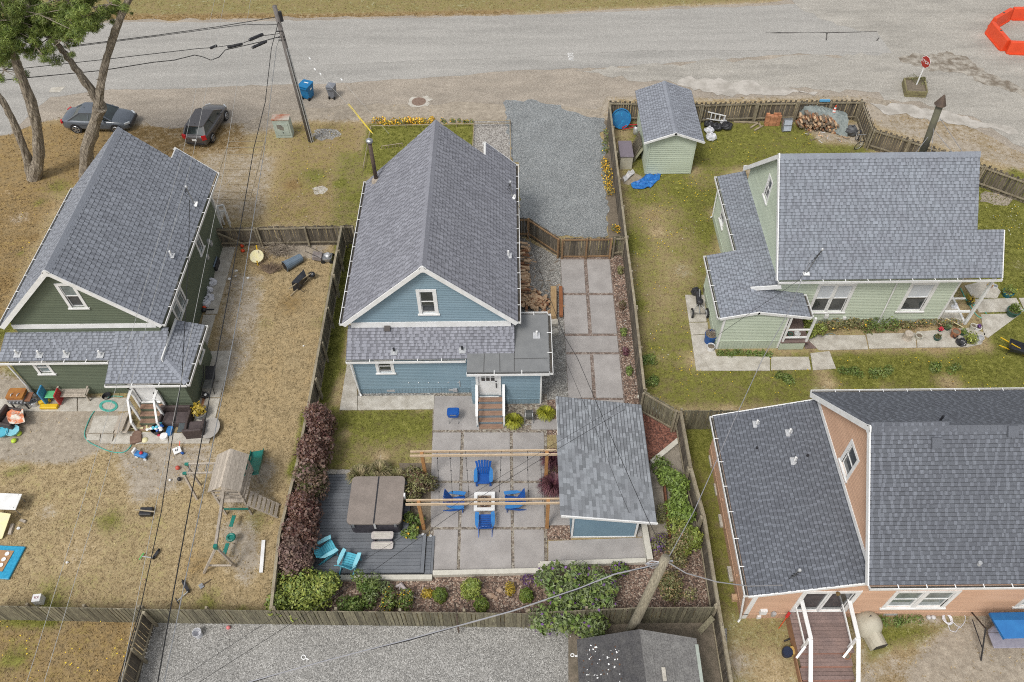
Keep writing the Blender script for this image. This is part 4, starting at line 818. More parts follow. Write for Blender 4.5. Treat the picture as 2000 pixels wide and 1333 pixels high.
# timber deck and steps of the peach house
DK = thing('deck', 'mauve brown timber deck and steps with white handrails below the patio door', 'deck', (11, 10, 0))
y = 10.88; dx0, dx1 = 10.0, 12.02
mk('deck_frame', M().box(dx0+.02, 9.42, .05, dx0+.06, 10.88, .66).box(dx1-.06, 9.42, .05, dx1-.02, 10.88, .66).box(dx0+.06, 9.42, .05, dx1-.06, 9.46, .66), mat('brown_stained_board', (.34, .185, .10), (.27, .145, .08), sc=3, rough=.8), DK)
while y > 9.45: mk('deck_board', M().box(dx0, y-.128, .67, dx1, y, .70), DECKP, DK); y -= .135
steps(DK, dx0+.05, dx1-.1, 9.42, .7, 4, .42, DECKP, mat('pink_nosing', (.36, .19, .14), rough=.8), boards=3)
mk('deck_frame', M().box(dx0-.0, 7.7, .02, dx0+.045, 9.42, .3), MATS['brown_stained_board'], DK)
for (p1, p2, p3) in (((1565, 1170), (1584, 1249), (1583, 1345)), ((1657, 1166), (1677, 1248), (1676, 1345))):
    a = P(*p1, 1.62); b = P(*p2, 1.62); c = P(*p3, .95); h = mk('handrail', M().beam(a, b, .14, .045).beam(b-Vector((0, 0, .02)), c, .14, .045), WHITE, DK)
    m = M(); m.beam((b.x-.06, b.y, 1.6), (b.x-.06, b.y, 0.), .09, .09, up=(0, 1, 0)).beam((c.x-.06, c.y+.1, 1.), (c.x-.06, c.y+.1, 0.), .09, .09, up=(0, 1, 0)).beam((a.x-.05, a.y, 1.6), (a.x-.05, a.y, .6), .09, .09, up=(0, 1, 0)); mk('rail_posts', m, WHITE, h)
    mk('lower_rail', M().beam((a.x-.1, a.y, 1.15), (b.x-.1, b.y, 1.15), .04, .09), WHITE, h)
    mk('brace', M().beam((b.x-.05, b.y-.05, 1.05), (b.x-.35, b.y-.35, .72), .08, .06).beam((c.x-.05, c.y, .7), (c.x-.35, c.y-.15, .3), .08, .06), WHITE, h)
# ---------------------------------------------------------------- fences, board by board
def board_mesh(name, w, h, t, mt, dog=0.):
    m = M(); q = [(-w/2, 0), (w/2, 0), (w/2, h-dog), (w/2-dog, h), (-w/2+dog, h), (-w/2, h-dog)] if dog else [(-w/2, 0), (w/2, 0), (w/2, h), (-w/2, h)]
    n = len(q); m.add([(x, -t/2, z) for x, z in q]+[(x, t/2, z) for x, z in q], [tuple(range(n)), tuple(range(2*n-1, n-1, -1))]+[(i, i+n, (i+1) % n+n, (i+1) % n) for i in range(n)])
    me, _ = new_mesh(name, m, False); me.materials.append(mt); return me
def fence(label, px, h, mt=FENCE, rail=1, w=.14, gap=.012, z0=0.03, post=2.4, dog=0., alt=False, raily=(.28, -.14), railmt=RAIL, name='fence', capr=False, sc=(.97, 1.02), world=False, posts=True, cat='fence', T=None):
    pts = [Vector((*p, 0)) for p in px] if world else [Vector((P(x, y, h).x, P(x, y, h).y, 0)) for x, y in px]
    T = T or thing(name, label, cat, pts[0])
    me = board_mesh('fence_board', w, h-z0, .02, mt, dog); me2 = board_mesh('fence_board', w*.8, h-z0, .02, mt, dog); k = 0
    for a, b in zip(pts, pts[1:]):
        d = b-a; L = d.length; d.normalize(); n = Vector((d.y, -d.x, 0))*rail; R = Matrix((d, Vector((-d.y, d.x, 0)), Vector((0, 0, 1)))).transposed(); x = w/2
        while x < L-.02:
            k += 1; off = (.035 if (alt and k % 2) else 0); hs = random.uniform(*sc) if not alt else (1.03 if k % 2 else .97)
            Rj = R @ Matrix.Rotation(random.uniform(-.012, .012), 3, 'Y') @ Matrix.Rotation(random.uniform(-.05, .05), 3, 'Z')
            piece('fence_board', me if random.random() < .7 else me2, mt, T, a+d*x-n*(.012+off)+Vector((0, 0, z0+random.uniform(-.02, .02))), Rj, (1, 1, hs)); x += w+gap
        np_ = max(1, round(L/post)); st = L/np_
        for i in range(np_):
            for ry in raily:
                zz = ry if ry > 0 else h+ry
                mk('rail', M().beam(a+d*(st*i+.01)+n*.03+Vector((0, 0, zz+random.uniform(-.02, .02))), a+d*(st*(i+1)-.01)+n*.03+Vector((0, 0, zz+random.uniform(-.02, .02))), .045, .085), railmt, T)
            if capr: mk('top_rail', M().beam(a+d*(st*i)+Vector((0, 0, h+.035))+n*.01, a+d*(st*(i+1)-.012)+Vector((0, 0, h+.035))+n*.01, .11, .035), railmt, T)
        if posts:
            for i in range(np_+1): q = a+d*min(max(st*i, .05), L-.05)+n*.1; mk('post', M().beam(q, q+Vector((0, 0, h+random.uniform(-.03, .05))), .09, .09, up=d), railmt, T)
    return T
fence('weathered board fence with pale rails between the green house and the blue house front yards', [(500, 444), (690, 440)], 1.42, rail=1)
gt = fence('', [(419, 446), (499, 444)], 1.36, rail=1, posts=True, post=3, name='gate', cat='gate'); gt['label'] = 'weathered board gate with diagonal brace beside the dark green house'
a = P(425, 452, 1.25); b = P(485, 472, .3); mk('brace', M().beam((a.x, a.y-.1, 1.2), (b.x-.1, a.y-.1, .34), .04, .09), RAIL, gt)
fence('long weathered fence with pale top rail running beside the purple hedge', [(667, 443), (648, 540), (612, 740), (580, 905), (545, 1045), (529, 1190)], 1.5, rail=-1, capr=True)
fence('weathered board fence along the back of the yards above the grey gravel', [(-60, 1183), (272, 1190), (530, 1193), (1032, 1199)], 1.38, FENCEG, rail=-1, dog=0, posts=True)
fence('taller board fence behind the utility pole at the gravel corner', [(1030, 1197), (1262, 1187), (1404, 1186)], 1.55, FENCEG, rail=-1)
fence('short weathered fence panel with two rails at the bottom left gravel edge', [(275, 1193), (228, 1350)], 1.45, rail=-1, raily=(.3, -.12), post=1.6)
fence('long weathered fence between the gravel driveway and the mint house lawn', [(1190, 203), (1222, 462), (1240, 600), (1258, 762)], 1.5, rail=-1, capr=True)
fence('angled weathered fence run above the red lava rock bed', [(1258, 764), (1326, 802)], 1.6, FENCEG, rail=1, raily=(.15, -.12))
fence('dark mossy board fence behind the peach house roof', [(1330, 802), (1480, 801), (1640, 797), (1800, 795)], 1.5, FENCEG, rail=-1)
fence('long ragged topped fence beside the citrus bushes and utility pole', [(1330, 804), (1350, 915), (1376, 1010), (1404, 1185), (1432, 1350)], 1.5, FENCE, rail=1, capr=True, sc=(.94, 1.05))
fence('crenellated picket fence along the gravel road behind the mint shed', [(1190, 199), (1290, 201), (1372, 203), (1480, 200), (1560, 198), (1686, 197), (1708, 252), (1780, 273), (1862, 300), (1925, 324), (2030, 362)], 1.42, rail=1, alt=True, sc=(1, 1))
fence('angled cedar fence panel left of the driveway gate', [(1008, 426), (1033, 426), (1095, 466)], 1.4, rail=1, railmt=NEWWOOD)
gt = fence('', [(1097, 466), (1196, 465)], 1.4, rail=1, railmt=NEWWOOD, name='gate', cat='gate', raily=(.1, -.1), post=1.55); gt['label'] = 'double driveway gate of weathered boards framed in orange cedar'
fence('narrow cedar railed fence panel right of the driveway gate', [(1198, 463), (1222, 462)], 1.4, FENCEG, rail=1, railmt=RAIL)
T = thing('plank', 'mossy timber prop plank leaning inside the dark shed yard', 'plank', P(1380, 1220)); mk('board', M().beam(P(1366, 1235, .3), P(1393, 1206, 1.0), .2, .05), FENCEG, T)
# ---------------------------------------------------------------- patio slabs, walks and curbs
sheet('pebble_joints', [(846, 770), (1068, 770), (1068, 1020), (1070, 1120), (838, 1120)], PEAB, 6); sheet('pebble_joints', [(1094, 500), (1191, 500), (1222, 795), (1111, 795)], PEAR, 6)
PT = bpy.data.objects.new('patio', None); COL.objects.link(PT); PT['kind'] = 'structure'; WL['patio'] = Vector((0, 0, 0))
DV = bpy.data.objects.new('slab_driveway', None); COL.objects.link(DV); DV['kind'] = 'structure'; WL['slab_driveway'] = Vector((0, 0, 0))
def slab(px, par=None, mt=SLABM, z1=.055, name='concrete_slab', bev=.008):
    par = PT if par is None else par; EXC.append(wp(px)); return mk(name, M().prism([XY(x, y, z1) for x, y in px], .0, z1), mt, par, bev=bev)
def lx(y): return 1095+(y-506.7)*.0572
def rx(y): return 1190+(y-505.5)*.1016
def cx(y): return 1143+(y-506)*.067
for y0, y1 in ((507, 572), (577, 651.5), (692.5, 777)):
    slab([(lx(y0), y0), (cx(y0)-3.2, y0), (cx(y1)-3.5, y1), (lx(y1), y1)], DV); slab([(cx(y0)+3.2, y0), (rx(y0), y0), (rx(y1), y1), (cx(y1)+3.5, y1)], DV)
slab([(lx(656.5), 656.5), (rx(656.5), 656.5), (rx(688), 688), (lx(688), 688)], DV); slab([(lx(782), 782), (rx(782), 782), (rx(800), 800), (lx(800), 800)], DV)
j1 = lambda y: 903.3-(y-846)*.031; j2 = lambda y: 998.5+(y-846)*.013; l0 = lambda y: 849-(y-774)*.045 if y < 1000 else 841+(y-1000)*.03
slab([(l0(773.5), 773.5), (936, 773.5), (936, 839.5), (l0(840), 840)])
for y0, y1 in ((845, 939), (944, 1029.5), (1034.5, 1113)):
    xl = (lambda y: l0(y)) if y1 < 1033 else (lambda y: 847)
    slab([(xl(y0), y0), (j1(y0)-3, y0), (j1(y1)-3, y1), (xl(y1), y1)]); slab([(j1(y0)+3, y0), (j2(y0)-3, y0), (j2(y1)-3, y1), (j1(y1)+3, y1)])
    slab([(j2(y0)+3, y0), (1062, y0), (1064, y1), (j2(y1)+3, y1)])
slab([(1071, 1057), (1262, 1050), (1264, 1091), (1071, 1098)]); slab([(1038, 820), (1092, 819), (1092, 839), (1038, 839)]); slab([(1072, 965), (1113, 965), (1113, 1026), (1072, 1026)]); slab([(1245, 1012), (1262, 1012), (1262, 1048), (1245, 1048)])
CV = bpy.data.objects.new('garden_curb', None); COL.objects.link(CV); CV['kind'] = 'structure'; WL['garden_curb'] = Vector((0, 0, 0))
def curb(a, b, w=.2, h=.2): pa, pb = P(*a, h), P(*b, h); mk('curb_block', M().beam((pa.x, pa.y, h/2), (pb.x, pb.y, h/2), w, h), CURBM, CV, bev=.01)
curb((575, 1128), (844, 1127)); curb((845, 1119), (1055, 1114), .2, .24); curb((1055, 1101), (1262, 1094), .19, .22); curb((1057, 1117), (1056, 1100), .2, .235); curb((1270, 1092), (1256, 1012), .24, .3); curb((1273, 902), (1334, 852), .22, .2); curb((1246, 772), (1325, 838), .12, .14)
W2 = bpy.data.objects.new('concrete_walk', None); COL.objects.link(W2); W2['kind'] = 'structure'; WL['concrete_walk'] = Vector((0, 0, 0))
for px in ([(681, 690), (691, 690), (698, 774), (698, 801), (663, 801)], [(699, 774), (848.5, 772), (848, 799), (699, 801)],
           [(431, 482), (460, 482), (424, 613), (401, 613)], [(397, 615), (421, 615), (402, 684), (383, 684)], [(404, 686), (453, 685), (430, 776), (390, 776)], [(390, 778), (430, 778), (408, 866), (330, 866), (330, 846), (372, 846)], [(234, 842), (328, 846), (328, 866), (216, 867)],
           [(-30, 780), (150, 777), (150, 803), (-30, 804)], [(152, 777), (250, 777), (256, 803), (152, 803)], [(184, 812), (235, 812), (220, 846), (172, 846)], [(170, 848), (196, 848), (194, 860), (168, 860)], [(198, 848), (222, 848), (218, 866), (194, 866)],
           [(1338, 576), (1376, 576), (1380, 628), (1346, 629)], [(1346, 630.5), (1382, 630), (1384, 652), (1350, 654)], [(1350, 655.5), (1386, 653.5), (1400, 696), (1504, 697), (1504, 724), (1360, 724)], [(1506, 697), (1580, 697), (1584, 722), (1506, 723)], [(1583, 690), (1620, 686), (1633, 720), (1588, 723)],
           [(1568, 655), (1690, 655), (1696, 682), (1600, 684)], [(1692, 652), (1788, 650), (1790, 679), (1698, 681)], [(1790, 648), (1900, 640), (1925, 652), (1918, 672), (1890, 678), (1792, 679)],
           [(1884, 558), (1935, 545), (1955, 570), (1948, 582), (1900, 582)], [(1900, 585), (1985, 582), (2000, 608), (1912, 610)], [(1916, 614), (1995, 612), (1930, 660), (1922, 655)], [(1990, 582), (2040, 582), (2050, 606), (2002, 607)]):
    slab(px, W2, CONC2, .05)
for nm in ('patio', 'slab_driveway', 'garden_curb', 'concrete_walk'): pass
# ---------------------------------------------------------------- studio shed, pergola, deck
ST = thing('garden_studio', 'blue garden studio with patchwork grey shingle roof beside the pergola', 'shed', (3.4, 16.8, 0))
STB = mat('blue_stucco_panel', (.16, .255, .325), (.18, .28, .35), sc=2, rough=.8, grain=.12, gsc=60)
zs = lambda x, y: Vector((x, y, 2.42-.19*(x-1.67)))
roof(ST, [zs(5.35, 14.05), zs(5.35, 19.55), zs(1.67, 19.55), zs(1.67, 14.05)], ROOFS, 'mix', pieces=300, pmt=ROOFSP, th=.1, ex=.14)
barge(ST, zs(1.67, 14.02), zs(5.35, 14.02), .12)
for a, b in (((2.12, 14.28), (4.75, 14.28)), ((4.75, 14.28), (4.75, 19.3)), ((4.75, 19.3), (2.12, 19.3)), ((2.12, 19.3), (2.12, 14.28))):
    f = Frame(a, b); za, zb = zs(a[0], 0).z-.12, zs(b[0], 0).z-.12; mk('wall', M().slab([f.at(0, 0, 0), f.at(f.L, 0, 0), f.at(f.L, zb, 0), f.at(0, za, 0)], f.n, .09), STB, ST)
f = Frame((2.12, 14.28), (4.75, 14.28)); mk('trim_board', f.box(f.box(f.box(M(), 0, .02, .001, .08, 2.2, .03), f.L-.08, .02, .001, f.L, 1.75, .03), .08, .02, .001, f.L-.08, .1, .028), WHITE, ST)
f = Frame((2.12, 19.3), (2.12, 14.28)); mk('wall_lamp', f.box(M(), 4.4, 1.6, 0, 4.5, 1.8, .12), BLACKM, ST); mk('door', f.box(M(), 3.0, .05, .0, 3.9, 2.05, .03), WHITE, ST)
PG = thing('pergola', 'open pine and cedar pergola frame over the fire pit patio', 'pergola', (-1.3, 15.8, 0))
ys = []
for (y1, y2) in ((881, 889), (976, 984)):
    for q in (y1, y2):
        a = P(797, q+1, 2.32); b = P(1091, q-4, 2.32); yy = (a.y+b.y)/2; ys.append(yy); mk('beam', M().beam((-4.33, yy, 2.24), (1.63, yy, 2.24), .045, .13), BEAMT, PG)
for x, yp in ((-3.86, (ys[0]+ys[1])/2), (1.2, (ys[0]+ys[1])/2), (-3.84, (ys[2]+ys[3])/2), (1.18, (ys[2]+ys[3])/2)): mk('post', M().beam((x, yp, 0), (x, yp, 2.26), .135, abs(ys[0]-ys[1])-.052, up=(0, 1, 0)), CEDAR, PG)
for xa_, xb_ in ((853, 858), (878, 884), (909, 917), (979, 973), (1030, 1033), (1056, 1060)):
    a = Vector((P(xa_, 881, 2.3).x, ys[0], 2.28)); b = Vector((P(xb_, 980, 2.3).x, ys[3], 2.28)); T = thing('string_light', 'string of bulbs hung across the pergola', 'string light', a, 'string lights across the pergola')
    T['label'] = {853: 'leftmost string of bulbs across the pergola beams', 878: 'string of bulbs hung over the left blue chair', 909: 'string of bulbs hung just left of the fire pit', 979: 'string of bulbs hung just right of the fire pit', 1030: 'string of bulbs hung over the right blue chair side', 1056: 'rightmost string of bulbs beside the right pergola posts'}[xa_]
    pts = [a.lerp(b, t/10)-Vector((0, 0, .35*math.sin(math.pi*t/10))) for t in range(11)]; mk('cord', M().tube(pts, .008, 5), CABLE, T); m = M()
    for t in (1, 3, 5, 7, 9): m.lathe([(.012, 0), (.02, -.04), (.028, -.08), (.008, -.12)][::-1], pts[t], 6)
    mk('bulbs', m, BLACKM, T, kind='stuff')
COMP = mat('grey_composite_board', (.155, .165, .18), (.125, .135, .15), sc=2, rough=.7, grain=.12, gsc=20, rnd=.12)
TD = thing('deck', 'low grey composite deck carrying the hot tub and turquoise chairs', 'deck', (-6, 15, 0)); y = 12.78; i = 0
mk('deck_frame', M().prism([(-8.4, 12.76), (-3.72, 12.76), (-3.72, 14.4), (-4.47, 14.4), (-4.47, 17.1), (-8.4, 17.1)], 0, .16), mat('dark_composite', (.05, .055, .06), rough=.8), TD)
while y < 17.05:
    x1 = -3.86 if y < 14.28 else -4.46; w = .135; mk('deck_board', M().box(-8.42, y, .165, x1, y+w, .2), COMP, TD); y += w+.012
mk('border_board', M().box(-3.85, 12.77, .16, -3.71, 14.42, .203), COMP, TD); mk('border_board', M().box(-3.7, 12.77, .0, -3.38, 14.36, .08), COMP, TD)
y = 12.8
while y < 14.25: mk('step_board', M().box(-3.69, y, .08, -3.47, y+.135, .11), COMP, TD); y += .147
mk('border_board', M().box(-3.46, 12.78, .08, -3.37, 14.36, .112), COMP, TD)
for px, py, z in ((826, 1044, .2), (841, 1047, .11)): mk('deck_light', M().lathe([(.055, 0), (.055, .012), (.03, .014)], P(px, py, z), 12), GALV, TD)
for i in range(6): mk('stone', M().obox(P(636+i*15, 923, .1), .33, .22, .14, random.uniform(-.1, .1)), CONC2 if i not in (2, 3) else CONC, TD, bev=.02)
# hot tub
TB = thing('hot_tub', 'square hot tub with folded brown cover standing on the grey deck', 'hot tub', (-5.65, 15.5, .2))
BROWN = mat('brown_vinyl_cover', (.25, .21, .182), (.20, .168, .145), sc=2.2, rough=.6, grain=.16, gsc=30, bump=.35, bsc=14)
def rrect(x0, y0, x1, y1, r, n=5, c=(1, 1, 1, 1)):
    out = []
    for k, (cx_, cy_, a0) in enumerate(((x1-r, y0+r, -90), (x1-r, y1-r, 0), (x0+r, y1-r, 90), (x0+r, y0+r, 180))):
        if not c[k]: out.append(((x1 if k in (0, 1) else x0), (y0 if k in (0, 3) else y1))); continue
        out += [(cx_+r*math.cos(math.radians(a0+90*i/n)), cy_+r*math.sin(math.radians(a0+90*i/n))) for i in range(n+1)]
    return out
tl = P(690, 931, 1.15); br = P(784, 1026, 1.15); X0, X1, Y0, Y1 = -6.8, -4.62, 14.42, 16.55
mk('cabinet', M().prism(rrect(X0+.06, Y0+.06, X1-.06, Y1-.06, .2), .2, .98), mat('dark_spa_panel', (.035, .032, .04), (.055, .05, .06), sc=6, rough=.6), TB); xm = (X0+X1)/2
for a, b, cc in ((X0, xm-.006, (0, 0, 1, 1)), (xm+.006, X1, (1, 1, 0, 0))): mk('cover_half', M().prism(rrect(a, Y0, b, Y1, .18, c=cc), 1.0, 1.12), BROWN, TB, bev=.025)
mk('cover_seam', M().box(xm-.03, Y0+.02, 1.1, xm+.03, Y1-.02, 1.124), BLACKM, TB); mk('strap', M().box(xm-.02, Y0-.015, .7, xm+.06, Y0-.0, 1.1), GALV, TB); mk('cover_lift', M().box(X1-.0, 15.6, .9, X1+.06, 15.75, 1.16), WHITE, TB)
for x in (X0+.2, X1-.3): mk('cover_strap', M().box(x, Y0-.012, .8, x+.1, Y0+.0, 1.05), STEEL, TB)
GS = thing('tub_steps', 'pale grey plastic two tier steps against the hot tub', 'step stool', (-5.4, 14, .2)); LG = mat('pale_grey_plastic', (.50, .46, .43), (.42, .385, .36), sc=6, rough=.6)
c = P(743, 1036, .6); 
for zz, yy in ((.56, 14.2), (.36, 13.86)):
    s_ = mk('step', M().prism(rrect(-5.86, yy-.16, -4.98, yy+.16, .08), zz-.05, zz), LG, GS, bev=.012)
    g_ = M(); 
    for k_ in range(3): g_.box(-5.75, yy-.1+.08*k_, zz, -5.09, yy-.07+.08*k_, zz+.008)
    mk('grip', g_, mat('pale_lichen_plastic', (.58, .56, .48), rough=.7), s_)
for x in (-5.8, -5.12): mk('side_panel', M().box(x, 13.74, .2, x+.08, 14.04, .31).box(x, 14.05, .2, x+.08, 14.34, .51), mat('purple_grey_plastic', (.07, .06, .085), rough=.6), GS)
# fire pit
c = P(946, 979, .36); FP = thing('fire_pit', 'square white fire pit table with stones between four blue chairs', 'fire pit', (c.x, c.y, 0)); m = M(); r, q = .43, .29
for a in ((-r, -r, r, -q), (-r, q, r, r), (-r, -q, -q, q), (q, -q, r, q)): m.box(c.x+a[0], c.y+a[1], .28, c.x+a[2], c.y+a[3], .36)
mk('table_top', m, WHITE, FP); mk('base', M().box(c.x-.36, c.y-.36, .03, c.x+.36, c.y+.36, .28), mat('rusty_brown_panel', (.16, .085, .05), (.28, .24, .19), sc=5, rough=.8), FP)
mk('burner', M().lathe([(.24, .285), (.24, .34), (.2, .34), (.19, .3)], (c.x, c.y, 0), 16), RUST, FP); m = M()
for i in range(46): a = random.uniform(0, 6.28); d = random.uniform(0, .19); m.ball((c.x+d*math.cos(a), c.y+d*math.sin(a), .31), .035, .035, .03, 5, 4, .3, tone=random.choice([-.7, -.5, .1, .4]))
mk('lava_stones', m, mat('pit_stone', (.45, .42, .38), tone=1., rough=.8), FP, kind='stuff')
# adirondack chairs
def adirondack(name, mt, label, mt2=None):
    T = thing(name, label, 'chair'); mt2 = mt2 or mt
    m = M()
    for i in range(6): y = -.26+.085*i; z = .36-.22*(y+.26)-(.0 if i else .012); m.beam((-.25, y, z), (.25, y, z), .076, .022)
    mk('seat', m, mt, T, kind='stuff')
    m = M()
    for i in range(6):
        a = (i-2.5)/2.5; x0 = a*.19; x1 = a*.30; hh = .92-.10*a*a; m.beam((x0, .2, .25), (x1, .52, hh), .072, .018, up=(0, 1, .3), w2=.098)
    mk('back_slats', m, mt, T, kind='stuff'); mk('back_rail', M().beam((-.27, .38, .5), (.27, .38, .5), .03, .07).beam((-.24, .235, .27), (.24, .235, .27), .03, .07), mt, T)
    for s in (-1, 1):
        mk('arm', M().prism([(s*.24, -.3), (s*.385, -.34), (s*.41, -.1), (s*.39, .25), (s*.29, .43), (s*.25, .1)], .53, .555), mt2, T)
        mk('leg', M().beam((s*.29, -.25, 0), (s*.29, -.25, .53), .09, .03, up=(0, 1, 0)), mt, T); mk('leg', M().beam((s*.29, -.28, .34), (s*.27, .55, .0), .025, .12), mt, T)
    return T
BLU = mat('royal_blue_plastic', (.01, .09, .36), (.008, .075, .31), sc=3, rough=.42); BLU2 = mat('faded_blue_plastic', (.035, .2, .5), rough=.5)
TUR = mat('turquoise_plastic', (.10, .46, .58), (.08, .40, .52), sc=3, rough=.5); TUR2 = mat('faded_turquoise_plastic', (.26, .62, .72), rough=.5)
ch = adirondack('adirondack_chair', BLU, 'royal blue plastic garden chair nearest the lawn, behind the fire pit', BLU2); g = 'blue chairs around the fire pit'; ch['group'] = g
place(ch, P(945, 941), 0)
copy_tree(ch, P(894, 989, 0), math.radians(86), 'royal blue chair left of the fire pit under the pergola beams'); copy_tree(ch, P(1001, 988, 0), math.radians(-86), 'royal blue chair right of the fire pit under the pergola beams'); copy_tree(ch, P(948, 1026, 0), math.radians(181), 'royal blue chair in front of the fire pit seen from behind')
tc = adirondack('adirondack_chair', TUR, 'turquoise slatted chair nearest the purple hedge on the grey deck', TUR2); tc['group'] = 'turquoise chairs on the deck'; a = P(643, 1080, .2); place(tc, a, math.radians(122)); a = P(686, 1102, .2); copy_tree(tc, a, math.radians(164), 'turquoise slatted chair nearer the curb on the grey deck')
# barbecue
c = P(887, 822); BQ = thing('barbecue', 'blue lidded portable barbecue standing on the patio slab', 'barbecue', c)
mk('lid', M().prism(rrect(c.x-.27, c.y-.2, c.x+.27, c.y+.22, .1), .62, .72), BLU, BQ, bev=.04); mk('lid_top', M().prism(rrect(c.x-.22, c.y-.15, c.x+.22, c.y+.17, .09), .715, .76), BLU, BQ, bev=.02); mk('bowl', M().prism(rrect(c.x-.25, c.y-.18, c.x+.25, c.y+.2, .1), .5, .615), BLU, BQ); mk('handle', M().beam((c.x-.13, c.y-.2, .72), (c.x+.13, c.y-.2, .72), .03, .03), STEEL, BQ)
for sx in (-1, 1):
    for sy in (-1, 1): mk('leg', M().tube([(c.x+sx*.2, c.y+sy*.14, .52), (c.x+sx*.2, c.y+sy*.2-.02, 0)], .013, 6), STEEL, BQ)
# mint shed
SH = thing('shed', 'small mint green shed with grey gable roof in the corner by the road fence', 'shed', (9, 37.1, 0)); ze_ = 2.45; y0, y1 = 36.85, 41.9
roof(SH, [(10.68, y0, ze_), (10.68, y1, ze_), (9.0, y1, 3.08), (9.0, y0, 3.08)], ROOFL, th=.09); roof(SH, [(7.32, y0, ze_), (7.32, y1, ze_), (9.0, y1, 3.08), (9.0, y0, 3.08)], ROOFL, th=.09); ridge(SH, (9.0, y0, 3.09), (9.0, y1, 3.09), ROOFL, .14, .06)
barge(SH, (7.3, y0-.02, ze_), (9.0, y0-.02, 3.08), .12); barge(SH, (10.7, y0-.02, ze_), (9.0, y0-.02, 3.08), .12)
f = Frame((7.65, 37.12), (10.32, 37.12)); wall(SH, f, [(0, .05), (f.L, .05), (f.L, 2.42), (1.35, 2.95), (0, 2.42)], MINTS, z0=.05, ex=.14, skirt=False); mk('corner_board', f.box(f.box(M(), 0, .04, .012, .09, 2.4, .04), f.L-.09, .04, .012, f.L, 2.4, .04), MINTS, SH)
for a, b in (((10.32, 37.12), (10.32, 41.7)), ((10.32, 41.7), (7.65, 41.7)), ((7.65, 41.7), (7.65, 37.12))): f = Frame(a, b); wall(SH, f, [(0, .05), (f.L, .05), (f.L, 2.4), (0, 2.4)], MINTS, z0=.05, ex=.14, skirt=False)
# dark shed at the bottom
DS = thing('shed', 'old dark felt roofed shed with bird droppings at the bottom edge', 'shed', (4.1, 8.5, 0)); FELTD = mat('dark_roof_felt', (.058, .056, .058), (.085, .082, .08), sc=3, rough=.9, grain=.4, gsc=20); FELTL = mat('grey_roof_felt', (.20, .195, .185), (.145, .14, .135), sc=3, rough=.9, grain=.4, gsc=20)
a0, a1, a2 = (2.0, 9.52), (4.12, 9.7), (6.15, 9.55)
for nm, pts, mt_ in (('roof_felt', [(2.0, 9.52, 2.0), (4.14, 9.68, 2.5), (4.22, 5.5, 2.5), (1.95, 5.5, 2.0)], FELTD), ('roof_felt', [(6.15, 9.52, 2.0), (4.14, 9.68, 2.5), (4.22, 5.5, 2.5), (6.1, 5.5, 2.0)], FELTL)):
    n = (Vector(pts[1])-Vector(pts[0])).cross(Vector(pts[2])-Vector(pts[1])); n = n if n.z > 0 else -n; s_ = mk(nm, M().slab(pts, n, .07), mt_, DS); m = M(); u_ = Vector(pts[1])-Vector(pts[0])
    for i in range(1, 6): q = Vector(pts[0])+u_*(i/6); m.beam(q+Vector((0, -.05, .006)), Vector(pts[3])+(Vector(pts[2])-Vector(pts[3]))*(i/6)+Vector((0, 0, .006)), .05, .008)
    mk('felt_seams', m, mt_, s_)
mk('wall', M().box(2.15, 5.6, 0, 5.95, 9.3, 1.98), FENCE, DS); mk('roof_edge_strip', M().beam((6.12, 9.3, 2.03), (6.08, 5.6, 2.03), .11, .02), mat('faded_mint_strip', (.38, .42, .37), rough=.8), DS); mk('patch', M().box(4.75, 8.0, 2.37, 4.88, 8.45, 2.39), CONC2, DS)
m = M(); m2 = M()
for i in range(100):
    x = random.choice([2.3, 2.45, 2.6, 2.8, 3.0, 3.3])+random.gauss(0, .08); y = random.uniform(7.2, 9.3); z = 2.0+(x-2)*.234+.008; (m if random.random() < .6 else m2).obox((x, y, z), random.uniform(.015, .05), random.uniform(.015, .07), .006, random.uniform(0, 3), 0, -.23)
mk('bird_droppings', m, WHITE, DS, kind='stuff'); mk('moss_spots', m2, mat('rusty_moss', (.16, .07, .03), (.05, .03, .02), sc=8, rough=.9), DS, kind='stuff')
# ---------------------------------------------------------------- grass blades over the lawns
EXC += [[(-7.3, 21.5), (1.1, 20.8), (1.1, 23.6), (-.2, 23.6), (-.2, 32.2), (-7.3, 32.2)], [(-22.4, 21.6), (-17, 21.7), (-17, 19.5), (-14.6, 20.7), (-14.6, 23.9), (-15.8, 23.9), (-15.8, 32), (-22.3, 32)],
        [(9.5, 23.8), (14, 23.8), (14, 25.3), (22, 25.3), (22, 33), (12, 33), (12, 34), (9.5, 27)], [(8.2, 10.9), (24, 10.9), (24, 18.3), (8.2, 18.3)], [(10, 6), (12, 6), (12, 11), (10, 11)], [(2.1, 14.2), (4.8, 14.2), (4.8, 19.3), (2.1, 19.3)], [(7.6, 37), (10.3, 37), (10.3, 41.8), (7.6, 41.8)],
        [(-8.5, 12.7), (-3.4, 12.7), (-3.4, 17.2), (-8.5, 17.2)], wp([(846, 770), (1068, 770), (1068, 1120), (838, 1120)])]
def inside_any(x, y):
    out = np.zeros(x.shape, bool)
    for poly in EXC:
        px = [p[0] for p in poly]; py = [p[1] for p in poly]; sel = np.where((x > min(px)) & (x < max(px)) & (y > min(py)) & (y < max(py)))[0]
        if len(sel): out[sel] |= poly_sd(x[sel], y[sel], poly) < 0
    return out
